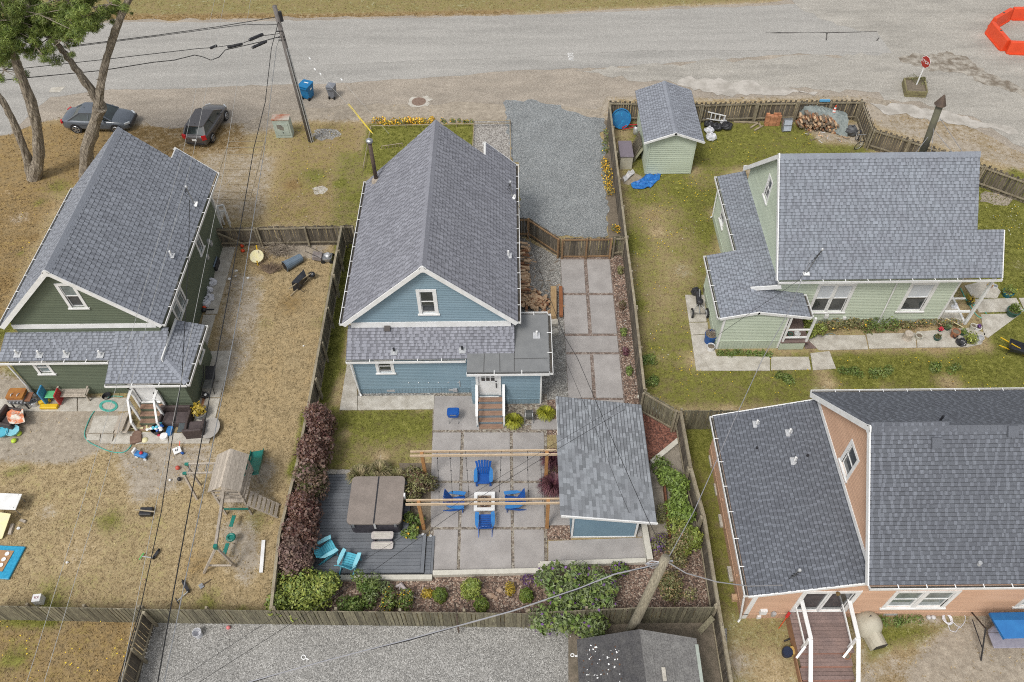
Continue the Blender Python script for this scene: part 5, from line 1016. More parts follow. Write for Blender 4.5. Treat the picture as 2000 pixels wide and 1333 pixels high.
def np_mesh(name, V, nper, mt, mask=None, tone=None, kind='stuff', parent=None, label=None):
    """V: (n*nper,3) polygons of nper corners each"""
    n = len(V)//nper; me = bpy.data.meshes.new(name); me.vertices.add(len(V)); me.vertices.foreach_set('co', V.astype(np.float32).ravel())
    me.loops.add(len(V)); me.loops.foreach_set('vertex_index', np.arange(len(V), dtype=np.int32)); me.polygons.add(n); me.polygons.foreach_set('loop_start', (np.arange(n)*nper).astype(np.int32)); me.update(calc_edges=True)
    if mask is not None:
        a = me.attributes.new('mask', 'FLOAT_COLOR', 'POINT'); c = np.ones((len(V), 4), np.float32); c[:, :3] = np.repeat(mask, nper, 0); a.data.foreach_set('color', c.ravel())
    if tone is not None: a = me.attributes.new('tone', 'FLOAT', 'FACE'); a.data.foreach_set('value', tone.astype(np.float32))
    me.materials.append(mt); o = bpy.data.objects.new(name, me); COL.objects.link(o); WL[o.name] = Vector((0, 0, 0))
    if kind: o['kind'] = kind
    if label: o['label'] = label
    if parent: o.parent = parent; o.location = -WL[parent.name]
    return o
def grass(n, box, hgt=(.04, .09), wid=.02):
    x = rng.uniform(box[0], box[2], n); y = rng.uniform(box[1], box[3], n); k = ~inside_any(x, y); x = x[k]; y = y[k]; m = masks(x, y)
    clump = np.array([mnoise.noise(Vector((a*1.1, b*1.1, 0))) for a, b in zip(x[::1], y[::1])]); keep = rng.random(len(x)) < np.clip(1.15-1.35*m[:, 1]+.7*clump, .03, 1); x, y, m = x[keep], y[keep], m[keep]; n = len(x)
    h = rng.uniform(*hgt, n)*(1+1.3*np.clip(m[:, 2]-.5, 0, 1)+.5*np.clip(m[:, 0]-.5, 0, 1)); a = rng.uniform(0, 6.283, n); w = wid*rng.uniform(.6, 1.5, n); lx_, ly_ = rng.normal(0, .07, n), rng.normal(0, .07, n)
    V = np.zeros((n, 3, 3)); V[:, 0] = np.stack([x-w*np.cos(a), y-w*np.sin(a), np.zeros(n)], 1); V[:, 1] = np.stack([x+w*np.cos(a), y+w*np.sin(a), np.zeros(n)], 1); V[:, 2] = np.stack([x+lx_, y+ly_, h], 1)
    np_mesh('grass', V.reshape(-1, 3), 3, BLADE, mask=m, tone=rng.uniform(-.6, .6, n), label='dry and green lawn grass growing over the yards')
grass(330000, (-30, 6.5, 28, 36), (.02, .06)); grass(90000, (-42, 36, 36, 62), (.04, .09), .025)
def dots(name, regs, mt, label, r=.026, z=.1):
    V = []
    for px, n in regs:
        poly = wp(px); xs = [p[0] for p in poly]; ys = [p[1] for p in poly]; x = rng.uniform(min(xs), max(xs), n*3); y = rng.uniform(min(ys), max(ys), n*3); k = (poly_sd(x, y, poly) < 0) & ~inside_any(x, y); x, y = x[k][:n], y[k][:n]
        c = np.array([mnoise.noise(Vector((a*.6, b*.6, 9))) for a, b in zip(x, y)]); k = c > -.08; x, y = x[k], y[k]
        for a, b in zip(x, y):
            q = random.uniform(.6, 1.3)*r; zz = z*random.uniform(.7, 1.4); t = random.uniform(0, 1.5)
            for i in range(4): V.append((a+q*math.cos(t+i*math.pi/2), b+q*math.sin(t+i*math.pi/2), zz+random.uniform(-.01, .01)))
    np_mesh(name, np.array(V), 4, mt, label=label)
YEL = mat('yellow_petal', (.72, .58, .03), (.8, .5, .02), sc=5, rough=.7); WHF = mat('white_petal', (.75, .75, .68), rough=.7)
dots('yellow_wildflowers', [([(1240, 240), (1560, 240), (1700, 270), (1680, 300), (1400, 330), (1235, 600)], 260), ([(1240, 330), (1400, 330), (1380, 740), (1260, 750)], 110), ([(1260, 700), (2000, 700), (2000, 760), (1500, 780), (1280, 780)], 130), ([(1920, 340), (2100, 340), (2000, 620), (1960, 500)], 120), ([(520, 240), (700, 240), (680, 440), (520, 440)], 40), ([(0, 400), (110, 400), (20, 610), (-40, 600)], 40), ([(0, 1200), (265, 1200), (240, 1330), (0, 1330)], 60), ([(1420, 470), (1300, 330), (1420, 330)], 30)], YEL, 'small yellow wildflowers dotted over the lawns')
dots('white_wildflowers', [([(1920, 400), (2100, 400), (2000, 520), (1930, 500)], 90), ([(560, 260), (690, 260), (690, 430), (540, 430)], 35), ([(1250, 420), (1380, 420), (1380, 700), (1270, 700)], 30)], WHF, 'tiny white wildflowers in the lawns', r=.022)
# ---------------------------------------------------------------- shrubs, flowers, trees
def leafmat(name, c1, c2, sc=3., tone=.55, rough=.55):
    m = mat(name, c1, c2, sc=sc, rough=rough, tone=tone, lo=.4, hi=.6); return m
def leaves(clumps, n, size, asp=.5, shell=.62, droop=0., up=.3):
    """(n*4,3) leaf quads spread over the clumps (x,y,z,r,rz) and their tones"""
    C = np.array([c[:4] for c in clumps], float); rz = np.array([c[4] if len(c) > 4 else 1. for c in clumps]); w = C[:, 3]**2; idx = rng.choice(len(C), n, p=w/w.sum())
    d = rng.normal(size=(n, 3)); d /= np.linalg.norm(d, axis=1)[:, None]; rad = (shell+(1.06-shell)*rng.random(n)**.6); rad *= 1+.16*np.sin(d[:, 0]*7+C[idx, 0]*3)*np.cos(d[:, 1]*6+C[idx, 1]*5)
    p = C[idx, :3]+d*(C[idx, 3]*rad)[:, None]*np.stack([np.ones(n), np.ones(n), rz[idx]], 1); nr = d+rng.normal(0, .6, (n, 3))+np.array([0, 0, up]); nr /= np.linalg.norm(nr, axis=1)[:, None]
    t = np.cross(nr, rng.normal(size=(n, 3))); t /= np.linalg.norm(t, axis=1)[:, None]; t[:, 2] -= droop; b = np.cross(nr, t); s = size*rng.uniform(.6, 1.4, n)[:, None]
    V = np.stack([p-t*s, p-b*s*asp, p+t*s, p+b*s*asp], 1); V[:, :, 2] = np.maximum(V[:, :, 2], .01); ct = rng.uniform(-.3, .3, len(C)); return V.reshape(-1, 3), np.clip(ct[idx]+rng.uniform(-.55, .55, n), -.9, .9)
LEAF = {'plum': leafmat('plum_leaf', (0.111, 0.044, 0.039), (0.163, 0.085, 0.052)), 'plumtwig': leafmat('grey_plum_twig', (0.221, 0.150, 0.111), (0.130, 0.072, 0.065)), 'green': leafmat('green_leaf', (0.091, 0.150, 0.029), (0.169, 0.215, 0.052)), 'yelgreen': leafmat('yellow_green_leaf', (.30, .33, .07), (.17, .22, .04)),
        'box': leafmat('boxwood_leaf', (0.078, 0.124, 0.016), (0.150, 0.195, 0.026)), 'citrus': leafmat('citrus_leaf', (0.195, 0.273, 0.052), (0.117, 0.176, 0.033)), 'bud': leafmat('grey_green_leaf', (.15, .20, .075), (.23, .28, .13)), 'gold': leafmat('golden_leaf', (.42, .30, .03), (.33, .24, .03)), 'pine': leafmat('pine_needle', (0.098, 0.150, 0.023), (0.208, 0.260, 0.052), tone=.7),
        'olive': leafmat('olive_leaf', (0.143, 0.150, 0.052), (0.208, 0.195, 0.078)), 'redgreen': leafmat('russet_leaf', (0.130, 0.072, 0.046), (0.111, 0.117, 0.039)), 'dry': leafmat('dry_twig', (0.221, 0.150, 0.098), (0.143, 0.091, 0.065)), 'tan': leafmat('tan_grass_blade', (.40, .33, .20), (.22, .22, .09)), 'lime': leafmat('lime_grass_blade', (0.338, 0.338, 0.026), (0.208, 0.221, 0.026)), 'maroon': leafmat('maroon_grass_blade', (0.091, 0.029, 0.046), (0.156, 0.065, 0.072)), 'purple': leafmat('purple_blossom', (.10, .035, .17), (.16, .07, .24)), 'orange': leafmat('orange_petal', (.72, .36, .02), (.8, .55, .04)), 'red': leafmat('red_petal', (.55, .02, .04), (.6, .05, .1)), 'brownleaf': leafmat('dry_brown_leaf', (0.338, 0.221, 0.117), (0.234, 0.169, 0.078))}
STEM = mat('woody_stem', (.12, .09, .065), (.08, .06, .045), rough=.9)
def shrub(label, px, clumps, n, size, leaf='green', name='shrub', cat='shrub', asp=.5, z=0., shell=.6, stem=True, extra=(), up=.3, group=None):
    c = P(px[0], px[1], z); T = thing(name, label, cat, c, group); cl = [(c.x+q[0], c.y+q[1], z+q[2], q[3])+tuple(q[4:]) for q in clumps]
    V, t = leaves(cl, n, size, asp, shell, up=up); np_mesh('foliage', V, 4, LEAF[leaf], tone=t, parent=T)
    if stem:
        m = M()
        for i in range(7): q = random.choice(cl); m.tube([(c.x+random.uniform(-.08, .08), c.y+random.uniform(-.08, .08), z), (c.x*.5+q[0]*.5+random.uniform(-.1, .1), c.y*.5+q[1]*.5, z+(q[2]-z)*.6), (q[0]+random.uniform(-.2, .2), q[1]+random.uniform(-.2, .2), q[2])], [.02, .014, .006], 5)
        mk('stem', m, STEM, T)
    for lf, nn, sz, nm in extra: V, t = leaves(cl, nn, sz, .7, .95); np_mesh(nm, V, 4, LEAF[lf], tone=t, parent=T)
    return T
def tuft(label, px, r, h, n, leaf, name='ornamental_grass', cat='grass plant', w=.018, arch=.5, z=0., group=None, wr=1.):
    c = P(px[0], px[1], z); T = thing(name, label, cat, c, group); V = []; tn = []
    for i in range(n):
        a = random.uniform(0, 6.283); rr = r*random.uniform(.3, 1.)**.6; hh = h*random.uniform(.7, 1.05)*(1-.45*(rr/r)**2); b0 = Vector((c.x+.12*r*math.cos(a)*random.random(), c.y+.12*r*math.sin(a)*random.random(), z)); d = Vector((math.cos(a), math.sin(a), 0)); s = Vector((-d.y, d.x, 0))*w*random.uniform(.6, 1.3); t = random.uniform(-.6, .6)
        p = [b0, b0+d*rr*.3+Vector((0, 0, hh*.7)), b0+d*rr*.7+Vector((0, 0, hh)), b0+d*rr+Vector((0, 0, hh*(1-arch)))]; ws = [1, 1, .75, .1]
        for k_ in range(3): V += [p[k_]-s*ws[k_], p[k_]+s*ws[k_], p[k_+1]+s*ws[k_+1], p[k_+1]-s*ws[k_+1]]; tn.append(t)
    np_mesh('blades', np.array([tuple(v) for v in V]), 4, LEAF[leaf], tone=np.array(tn), parent=T, kind='stuff'); return T
hl_ = ['tallest plum leaved hedge shrub next to the lawn corner', 'plum leaved hedge shrub beside the dry yard fence and lawn', 'reddish plum hedge shrub level with the back edge of the grey deck', 'deep burgundy hedge shrub beside the hot tub end of the deck', 'twiggy greyish plum shrub next to the turquoise chairs', 'bare brown plum shrub touching the large green bush']
for i, ((x, y), lf) in enumerate(zip(((634, 852), (624, 912), (617, 968), (604, 1022), (597, 1075), (592, 1112)), ('plum', 'plum', 'redgreen', 'plum', 'plum', 'plumtwig'))):
    sx = .66 if i < 3 else .6; cl = [(random.uniform(-.25, .22), random.uniform(-.45, .45), random.uniform(.7, 1.75), random.uniform(.42, .6)) for _ in range(7)]+[(0, 0, .8, sx), (0, .1, 1.3, sx*.9), (-.1, 0, 1.8, .45)]
    shrub(hl_[i], (x, y), cl, 8500, .04, lf, 'plum_shrub', 'hedge shrub', group='plum shrubs in the hedge', shell=.5, extra=(('plumtwig', 900, .07, 'twigs'),))
shrub('large yellow green leafy bush in the bottom corner by the deck', (604, 1182), [(random.uniform(-.95, .95), random.uniform(-.35, .8), random.uniform(.4, 1.15), random.uniform(.35, .55)) for _ in range(16)]+[(0, .2, .6, .9)], 9500, .058, 'yelgreen', extra=(('green', 1500, .06, 'inner_foliage'),))
shrub('small loose green rose bush on the mulch below the deck curb', (715, 1165), [(random.uniform(-.4, .4), random.uniform(-.3, .7), random.uniform(.3, .9), .25) for _ in range(7)], 1300, .05, 'green', 'rose_bush', 'shrub')
shrub('low green leafy shrub between the large bush and fence', (690, 1190), [(random.uniform(-.5, .7), random.uniform(-.2, .2), random.uniform(.2, .45), .3) for _ in range(7)], 1800, .055, 'green')
shrub('small russet and green shrub on the mulch near the fence', (782, 1185), [(random.uniform(-.5, .4), random.uniform(-.2, .3), random.uniform(.2, .5), .26) for _ in range(7)], 1500, .05, 'green', extra=(('orange', 90, .03, 'rusty_leaves'), ('redgreen', 300, .05, 'russet_leaves')))
shrub('thin leggy green shrub growing over the mulch', (752, 1150), [(random.uniform(-.5, .3), random.uniform(-.5, .3), random.uniform(.2, .6), .25) for _ in range(6)], 700, .045, 'bud')
for (x, y), r, h, lb in (((860, 1168), .27, .62, 'clipped cone of boxwood left of the driftwood side yellow plant'), ((941, 1186), .27, .6, 'clipped boxwood ball nearest the gravel side fence'), ((1028, 1168), .26, .58, 'clipped boxwood ball beside the butterfly bush')): shrub(lb, (x, y), [(0, 0, h*.42, r, 1.25)], 2600, .024, 'box', 'boxwood', 'shrub', shell=.9, group='clipped boxwoods in the mulch bed')
shrub('rounded bright green upright shrub between two boxwoods', (920, 1160), [(0, 0, .4, .38, 1.1), (.1, .1, .5, .3)], 2200, .045, 'yelgreen')
shrub('small golden yellow shrub on the mulch', (834, 1163), [(0, 0, .18, .22), (.1, 0, .2, .16)], 500, .035, 'gold', stem=False); shrub('pale yellow variegated plant near the curb', (996, 1158), [(0, 0, .2, .2), (0, .15, .25, .2)], 420, .035, 'gold', stem=False)
shrub('big sprawling butterfly bush with purple blossoms spilling over the fence', (1125, 1205), [(random.uniform(-1.45, 1.2), random.uniform(-.9, 1.45), random.uniform(.4, 1.35), random.uniform(.25, .48)) for _ in range(36)]+[(-.5, .6, .8, .6), (.2, .5, .9, .65), (-.4, -.2, .8, .6), (.3, -.4, .8, .5)], 11000, .08, 'bud', 'butterfly_bush', 'bush', asp=.22, shell=.25, extra=(('green', 2200, .08, 'inner_foliage'), ('purple', 260, .06, 'blossoms')))
shrub('sparse olive green shrub climbing behind the utility pole', (1300, 1172), [(random.uniform(-.1, .9), random.uniform(-.2, 2.2), random.uniform(.3, 1.3), random.uniform(.25, .4)) for _ in range(18)], 3600, .045, 'olive', extra=(('brownleaf', 900, .04, 'dry_leaves'),))
shrub('dense yellow green shrub against the ragged fence', (1338, 1075), [(random.uniform(-.4, .35), random.uniform(-.5, .9), random.uniform(.3, .9), .38) for _ in range(9)], 4200, .05, 'yelgreen')
shrub('citrus bush with bright leaves nearest the lava rock', (1316, 955), [(random.uniform(-.45, .45), random.uniform(-.3, .4), random.uniform(.4, .95), .34) for _ in range(9)], 2600, .07, 'citrus', 'citrus_bush', 'bush', asp=.45); shrub('citrus bush with bright leaves beside the rusty border strip', (1330, 1005), [(random.uniform(-.45, .4), random.uniform(-.4, .4), random.uniform(.4, .9), .32) for _ in range(9)], 2400, .07, 'citrus', 'citrus_bush', 'bush', asp=.45)
shrub('low dark green plant beside the studio wall', (1290, 915), [(random.uniform(-.3, .3), random.uniform(-.3, .3), .15, .25) for _ in range(5)], 900, .05, 'green', stem=False); shrub('small green plant on the garden path by the studio', (1290, 1000), [(random.uniform(-.2, .2), random.uniform(-.5, .3), .1, .2) for _ in range(5)], 600, .045, 'olive', stem=False)
shrub('purple flowering lavender at the studio corner curb', (1285, 1070), [(0, 0, .3, .3), (.1, .2, .3, .25)], 700, .05, 'olive', 'lavender', 'shrub', extra=(('purple', 260, .04, 'blossoms'),)); shrub('lavender clump with violet spikes in front of the white curb', (1206, 1118), [(0, 0, .25, .3), (.2, 0, .25, .22)], 900, .045, 'green', 'lavender', 'shrub', extra=(('purple', 200, .04, 'blossoms'),))
shrub('pale pink heather patch on the mulch by the curb', (1040, 1135), [(-.2, 0, .08, .25), (.2, .1, .08, .25)], 350, .035, 'purple', 'heather', 'plant', stem=False)
shrub('russet leaved shrub around the back left pergola post', (822, 968), [(random.uniform(-.45, .45), random.uniform(-.35, .75), random.uniform(.3, .95), .33) for _ in range(12)], 3800, .045, 'redgreen', extra=(('olive', 1500, .045, 'green_leaves'),)); shrub('green leafy plants with an orange bloom at the front left pergola post', (806, 1030), [(random.uniform(-.3, .3), random.uniform(-.5, .5), random.uniform(.1, .35), .22) for _ in range(8)], 1400, .06, 'green', extra=(('orange', 16, .07, 'blooms'),))
tuft('maroon fountain grass clump behind the right pergola beam', (1080, 905), .62, .75, 420, 'maroon', arch=.45, group='maroon fountain grasses'); tuft('maroon fountain grass clump between the pergola beams', (1082, 955), .75, .8, 520, 'maroon', arch=.45, group='maroon fountain grasses')
tuft('lime green grass clump right beside the blue house steps', (1003, 828), .48, .6, 520, 'lime', arch=.4, group='lime grasses by the steps'); tuft('lime green grass clump beside the hose reel and shed roof', (1066, 812), .46, .55, 520, 'lime', arch=.4, group='lime grasses by the steps')
tuft('tan feathery grass behind the left end of the hot tub', (706, 938), .62, .95, 480, 'tan', w=.014, arch=.3, group='tan grasses behind the hot tub'); tuft('tan feathery grass behind the middle of the hot tub', (745, 930), .6, 1.0, 480, 'tan', w=.014, arch=.3, group='tan grasses behind the hot tub'); tuft('tan feathery grass behind the right end of the hot tub', (778, 936), .45, .7, 260, 'tan', w=.014, arch=.35, group='tan grasses behind the hot tub')
for i, (x, y, lf, lb) in enumerate(((1211, 532, 'olive', 'small upright shrub nearest the driveway gate in the bark strip'), (1215, 600, 'redgreen', 'dusky small shrub in the bark strip'), (1217, 652, 'green', 'small bright shrub halfway down the bark strip'), (1221, 690, 'maroon', 'tiny maroon plant in the bark strip'), (1228, 728, 'green', 'small green plant at the end of the bark strip'))): shrub(lb, (x, y), [(0, 0, .25, .17), (0, -.15, .18, .14)], 320, .04, lf, 'small_shrub', 'shrub', stem=False)
def row(label, a, b, n, leaf, size, name='flower_row', cat='flowers', h=.25, r=.2, extra=()):
    cl = []; o = P(*a); e = P(*b)-o
    for i in range(n): q = o+e*(i/max(1, n-1)); cl.append((q.x-o.x+random.uniform(-.1, .1), q.y-o.y+random.uniform(-.1, .1), h*random.uniform(.5, 1), r))
    return shrub(label, a, cl, n*90, size, leaf, name, cat, stem=False, extra=extra)
row('row of yellow orange poppies along the front lawn edge', (734, 243), (845, 240), 16, 'green', .035, extra=(('orange', 900, .05, 'blooms'),)); row('sparse green and yellow plants at the right end of the front lawn edge', (864, 240), (922, 240), 8, 'green', .035, h=.15, r=.13, extra=(('orange', 90, .04, 'blooms'),))
row('orange and yellow flowers along the driveway fence', (1182, 320), (1190, 380), 9, 'olive', .04, h=.3, r=.24, extra=(('orange', 420, .045, 'blooms'),)); row('yellow flowers near the driveway gate post', (1196, 448), (1212, 455), 4, 'olive', .04, h=.2, r=.2, extra=(('orange', 80, .045, 'blooms'),)); row('low green weeds at the top of the driveway flower bed', (1184, 262), (1184, 300), 6, 'green', .04, h=.15, r=.2, extra=(('orange', 30, .04, 'blooms'),))
row('wild green border below the wide windows of the mint house', (1600, 646), (1690, 640), 12, 'olive', .05, h=.45, r=.26, extra=(('orange', 40, .05, 'blooms'), ('brownleaf', 260, .04, 'dry_leaves'))); row('leafy green bush against the mint house wall', (1690, 648), (1738, 644), 6, 'green', .06, 'garden_bush', 'bush', h=.6, r=.36); row('russet and green border along the mint house path', (1742, 640), (1868, 636), 14, 'olive', .045, h=.3, r=.2, extra=(('brownleaf', 350, .045, 'dry_leaves'), ('orange', 40, .04, 'blooms')))
shrub('bright green hydrangea by the mint house porch post', (1584, 650), [(random.uniform(-.35, .3), random.uniform(-.3, .3), random.uniform(.25, .7), .28) for _ in range(7)], 1500, .06, 'yelgreen', 'hydrangea', 'bush'); shrub('crimson red blossoms beside the mint house porch post', (1568, 637), [(0, 0, .7, .13)], 160, .05, 'red', 'red_flowers', 'flowers')
row('weeds creeping along the mint house foundation', (1402, 692), (1500, 693), 12, 'green', .045, h=.1, r=.17)
row('green weeds along the foundation of the peach house', (1690, 1214), (1790, 1212), 10, 'green', .04, h=.12, r=.2)
for x, y, r, lb in ((1720, 730, .5, 'dark weed clump in the lawn below the tree stump'), (1845, 722, .6, 'widest dark weed clump in the lawn below the flower pots'), (1530, 742, .35, 'dark weed clump below the long concrete walk'), (1660, 728, .4, 'dark weed clump right of the square concrete pad'), (1265, 705, .3, 'upper dark weed clump beside the long fence'), (1270, 745, .3, 'lower dark weed clump beside the long fence')): shrub(lb, (x, y), [(random.uniform(-r, r), random.uniform(-r, r)*.6, .06, .22) for _ in range(6)], 700, .045, 'green', 'weed_clump', 'weeds', stem=False, group='weed clumps in the lawn')
# pines at the top left
def PYp(px, py, Y): return PN(px, py, (0, Y, 0), (0, 1, 0))
def pine(label, base, limbs, clumps, n):
    b = P(*base); T = thing('pine_tree', label, 'tree', b); m = M()
    for pts, rs in limbs:
        q = [PYp(x, y, b.y) for x, y in pts]
        if pts[0] == base: q[0].z = -.1
        jit = [v+Vector((random.uniform(-.06, .06), random.uniform(-.1, .1), 0)) if 0 < i else v for i, v in enumerate(q)]; out = []; ro = []
        for i in range(len(jit)-1):
            for k_ in range(4): t = k_/4; out.append(jit[i].lerp(jit[i+1], t)+Vector((random.uniform(-.03, .03),)*3)); ro.append((rs[i]*(1-t)+rs[i+1]*t)*random.uniform(.76, .92))
        out.append(jit[-1]); ro.append(rs[-1]); m.tube(out, ro, 12)
        for i in range(2, len(out), 3):
            d = Vector((random.uniform(-1, 1), random.uniform(-1, .3), random.uniform(-.1, .5))).normalized(); m.tube([out[i], out[i]+d*(ro[i]+.12)], [.05, .02], 5)
    m.v = [tuple(Vector(v)+Vector((random.uniform(-1, 1), random.uniform(-1, 1), 0))*.035) for v in m.v]; mk('trunk', m, BARK, T, smooth=False); cl = []; tw = M()
    for (x, y, r) in clumps:
        c = PYp(x, y, b.y+random.uniform(-1.1, .6)); 
        for _ in range(9): d = Vector((random.gauss(0, 1), random.gauss(0, 1), random.gauss(0, .7)))*r*.55; cl.append((c.x+d.x, c.y+d.y, c.z+d.z, r*random.uniform(.22, .42), .75)); tw.tube([c, c+d], [.03, .01], 4)
    mk('branches', tw, BARK, T); V, t = leaves(cl, int(n*1.5), .10, .10, .2, up=.4); np_mesh('crown', V, 4, LEAF['pine'], tone=t, parent=T)
pine('forked pine with thick grey trunk in front of the parked grey sedan', (166, 345), [([(166, 345), (172, 290), (184, 240), (197, 208)], (.46, .42, .36, .36)), ([(197, 208), (172, 160), (140, 120), (118, 92), (88, 50), (60, 20), (30, -20)], (.3, .23, .2, .17, .14, .11, .08)), ([(190, 225), (199, 165), (210, 110), (225, 60), (245, 15), (262, -25)], (.3, .24, .21, .22, .19, .16))],
     [(40, 10, 1.3), (75, 28, 1.2), (110, 50, 1.2), (95, 75, 1.0), (70, 92, .7), (122, 78, .7), (150, 30, 1.1), (180, 12, 1.), (215, 8, .8), (236, 18, .4), (135, 5, 1.2), (160, 48, .6), (200, 30, .5), (95, 5, 1.3), (175, 35, .9), (60, 50, 1.1), (140, 62, .7), (30, 60, .9), (222, 22, .5)], 42000)
pine('twin stemmed pine with rough bark at the left picture edge', (66, 348), [([(66, 348), (78, 300), (72, 235), (48, 165), (26, 115), (6, 60), (-15, 10)], (.5, .36, .32, .27, .24, .2, .15)), ([(62, 345), (50, 290), (30, 240), (6, 200), (-20, 175)], (.34, .26, .24, .22, .2))],
     [(8, 20, 1.2), (0, 60, 1.1), (20, 85, .9), (45, 95, .6), (8, 138, .75), (-5, 110, .9), (50, 50, .8), (-20, 20, 1.4), (30, 40, 1.1), (15, 75, 1.)], 26000)
# ---------------------------------------------------------------- poles and wires
b = P(607, 276); pl_ = thing('utility_pole', 'tall dark utility pole leaning left beside the front yard verge', 'utility pole', b); tp_ = PYp(536, 12, b.y)
mk('pole', M().tube([b, b.lerp(tp_, .5), tp_], [.16, .145, .12], 14), POLED, pl_, smooth=True); mk('conduit', M().tube([b+Vector((.17, -.08, 0)), b.lerp(tp_, .72)+Vector((.15, -.06, 0))], .035, 8).tube([b+Vector((.08, -.17, 0)), b.lerp(tp_, .72)+Vector((.06, -.14, 0))], .03, 8), GALV, pl_); q = b.lerp(tp_, .93); mk('transformer_bracket', M().tube([q+Vector((.2, 0, -.25)), q+Vector((.2, 0, .3))], .09, 8).beam(q, q+Vector((.2, 0, 0)), .05, .05), BLACKM, pl_)
m = M()
for t in (.78, .8, .84): q = b.lerp(tp_, t); m.beam(q+Vector((-.25, -.1, 0)), q+Vector((.15, -.1, .03)), .05, .05)
mk('cable_bracket', m, BLACKM, pl_)
zt = 7.2; t_ = P(1300, 1090, zt); bs = P(1246, 1300, 0); bs.y = t_.y-.15; bs.x = t_.x-.55
pf = thing('utility_pole', 'weathered round utility pole in front of the gravel corner fence', 'utility pole', bs); mk('pole', M().tube([bs, bs.lerp(t_, .5), t_], [.19, .165, .14], 16), POLEW, pf, smooth=True)
m = M(); d = Vector((-.3, .02, -.25))
for i in range(4): m.tube([t_+Vector((-.12, 0, -.3-.05*i)), t_+Vector((-.38, .05-.1*i, -.32+.04*i)), t_+Vector((-.55, 0, -.42))], .02, 5)
m.beam(t_+Vector((.1, 0, -.2)), t_+Vector((.25, 0, -.25)), .05, .05); mk('cable_clamps', m, CABLEG, pf)
def wire(label, pts, r=.014, mt=CABLE, group=None, cat='cable', sag=0.):
    q = [Vector(p) if isinstance(p, Vector) else P(*p) for p in pts]; m = M()
    if sag:
        a, b_ = q[0], q[-1]; q = [a.lerp(b_, i/14)-Vector((0, 0, sag*4*(i/14)*(1-i/14))) for i in range(15)]
    o = mk('overhead_wire', m.tube(q, r*.85, 6), mt, label=label, cat=cat, group=group); return o
top = b.lerp(tp_, .9); mid = b.lerp(tp_, .82)
g = 'cables from the tall pole to the left'
wire('upper black cable pair running left from the tall pole top', [b.lerp(tp_, .93), (430, 52, 7.9), (300, 70, 7.8), (125, 92, 7.6), (-60, 112, 7.4)], .022, group=g); wire('second black cable just under the upper pair', [b.lerp(tp_, .88), (520, 49, 7.6), (480, 48, 7.6), (300, 72, 7.5), (125, 94, 7.4), (-60, 115, 7.2)], .018, group=g)
wire('black cable running left at mid height above the road', [mid, (515, 70, 7.2), (470, 86, 7.1), (420, 93, 7.0), (390, 95, 7.0), (200, 117, 6.9), (35, 135, 6.8), (-60, 143, 6.8)], .02, group=g); wire('lowest thick black cable looping left above the road', [mid-Vector((0, 0, .15)), (510, 82, 6.9), (440, 98, 6.8), (428, 112, 6.7), (412, 118, 6.7), (395, 111, 6.7), (380, 108, 6.7), (340, 118, 6.7), (300, 122, 6.6), (200, 138, 6.6), (45, 153, 6.5), (-60, 164, 6.5)], .026, group=g)
for i, (a, c, r, lb) in enumerate((((486, 79, 7.1), (514, 67, 7.1), .085, 'upper black cable splice case nearest the tall pole'), ((492, 94, 6.95), (521, 81, 6.95), .08, 'lower black cable splice case nearest the tall pole'), ((444, 93, 6.9), (474, 86, 6.9), .075, 'middle black splice case on the doubled cables'), ((410, 95, 7.0), (424, 89, 7.0), .07, 'small black splice case farthest from the tall pole'))):
    a, c = P(*a), P(*c); T = thing('splice_case', lb, 'cable box', a, 'splice cases on the cables'); mk('housing', M().tube([a, a.lerp(c, .06), a.lerp(c, .94), c], [r*.6, r, r, r*.6], 10), BLACKM, T); mm = M()
    for k_ in range(3): p_ = a.lerp(c, .2+.3*k_); mm.tube([p_-(c-a)*.02, p_+(c-a)*.02], r*1.1, 10)
    mk('bands', mm, CABLE, T)
g = 'wires crossing the dry left yard'
wire('black wire from the tall pole down over the dry yard, left one of the pair', [top, (530, 95, 8), (518, 200, 8), (496, 289, 8), (473.6, 420, 8), (446, 578, 8), (429.5, 666, 8), (368, 1000, 8), (332, 1195, 8), (306, 1345, 8)], .022, group=g); wire('grey wire from the tall pole over the dry yard, right one of the pair', [mid, (540, 92, 7.8), (517, 288, 7.8), (496, 420, 7.8), (471, 578, 7.8), (455, 666, 7.8), (389.5, 1000, 7.8), (349, 1195, 7.8), (318, 1345, 7.8)], .018, mt=STEEL, group=g)
wire('black service wire from the dark green house mast towards the bottom fence', [(370, 392, 6.3), (369, 480, 6.3), (363, 600, 6.4), (355, 740, 6.5), (330, 900, 6.7), (315, 1000, 6.8), (275, 1185, 7), (227, 1345, 7.2)], .018, group=g)
for lb, pts in (('leftmost thin pale power line over the dark green house', [(421, -10, 9), (357, 300, 9), (253, 666, 9), (156, 1000, 9), (50, 1340, 9)]), ('second thin pale power line over the dark green house', [(441, -10, 9), (375, 312, 9), (278, 666, 9), (187, 1000, 9), (84, 1340, 9)]), ('third thin pale power line over the hatchback side verge', [(491, -10, 9), (470, 120, 9), (437, 333, 9), (370, 666, 9), (302, 1000, 9), (235, 1340, 9)])): wire(lb, pts, .009, CABLEW, 'thin pale power lines')
wire('twisted silver cable running down left from the front pole', [t_+Vector((-.1, 0, -.3)), (1262, 1108, 6.8), (1200, 1122, 6.7), (1130, 1150, 6.6), (1000, 1194, 6.5), (800, 1249, 6.4), (640, 1290, 6.4), (460, 1340, 6.4)], .028, CABLEG)
wire('black cable twined along the silver front cable', [t_+Vector((-.1, 0, -.4)), (1262, 1110, 6.8), (1200, 1121, 6.7), (1130, 1152, 6.6), (1000, 1193, 6.5), (800, 1251, 6.4), (640, 1289, 6.4), (460, 1342, 6.4)], .018)
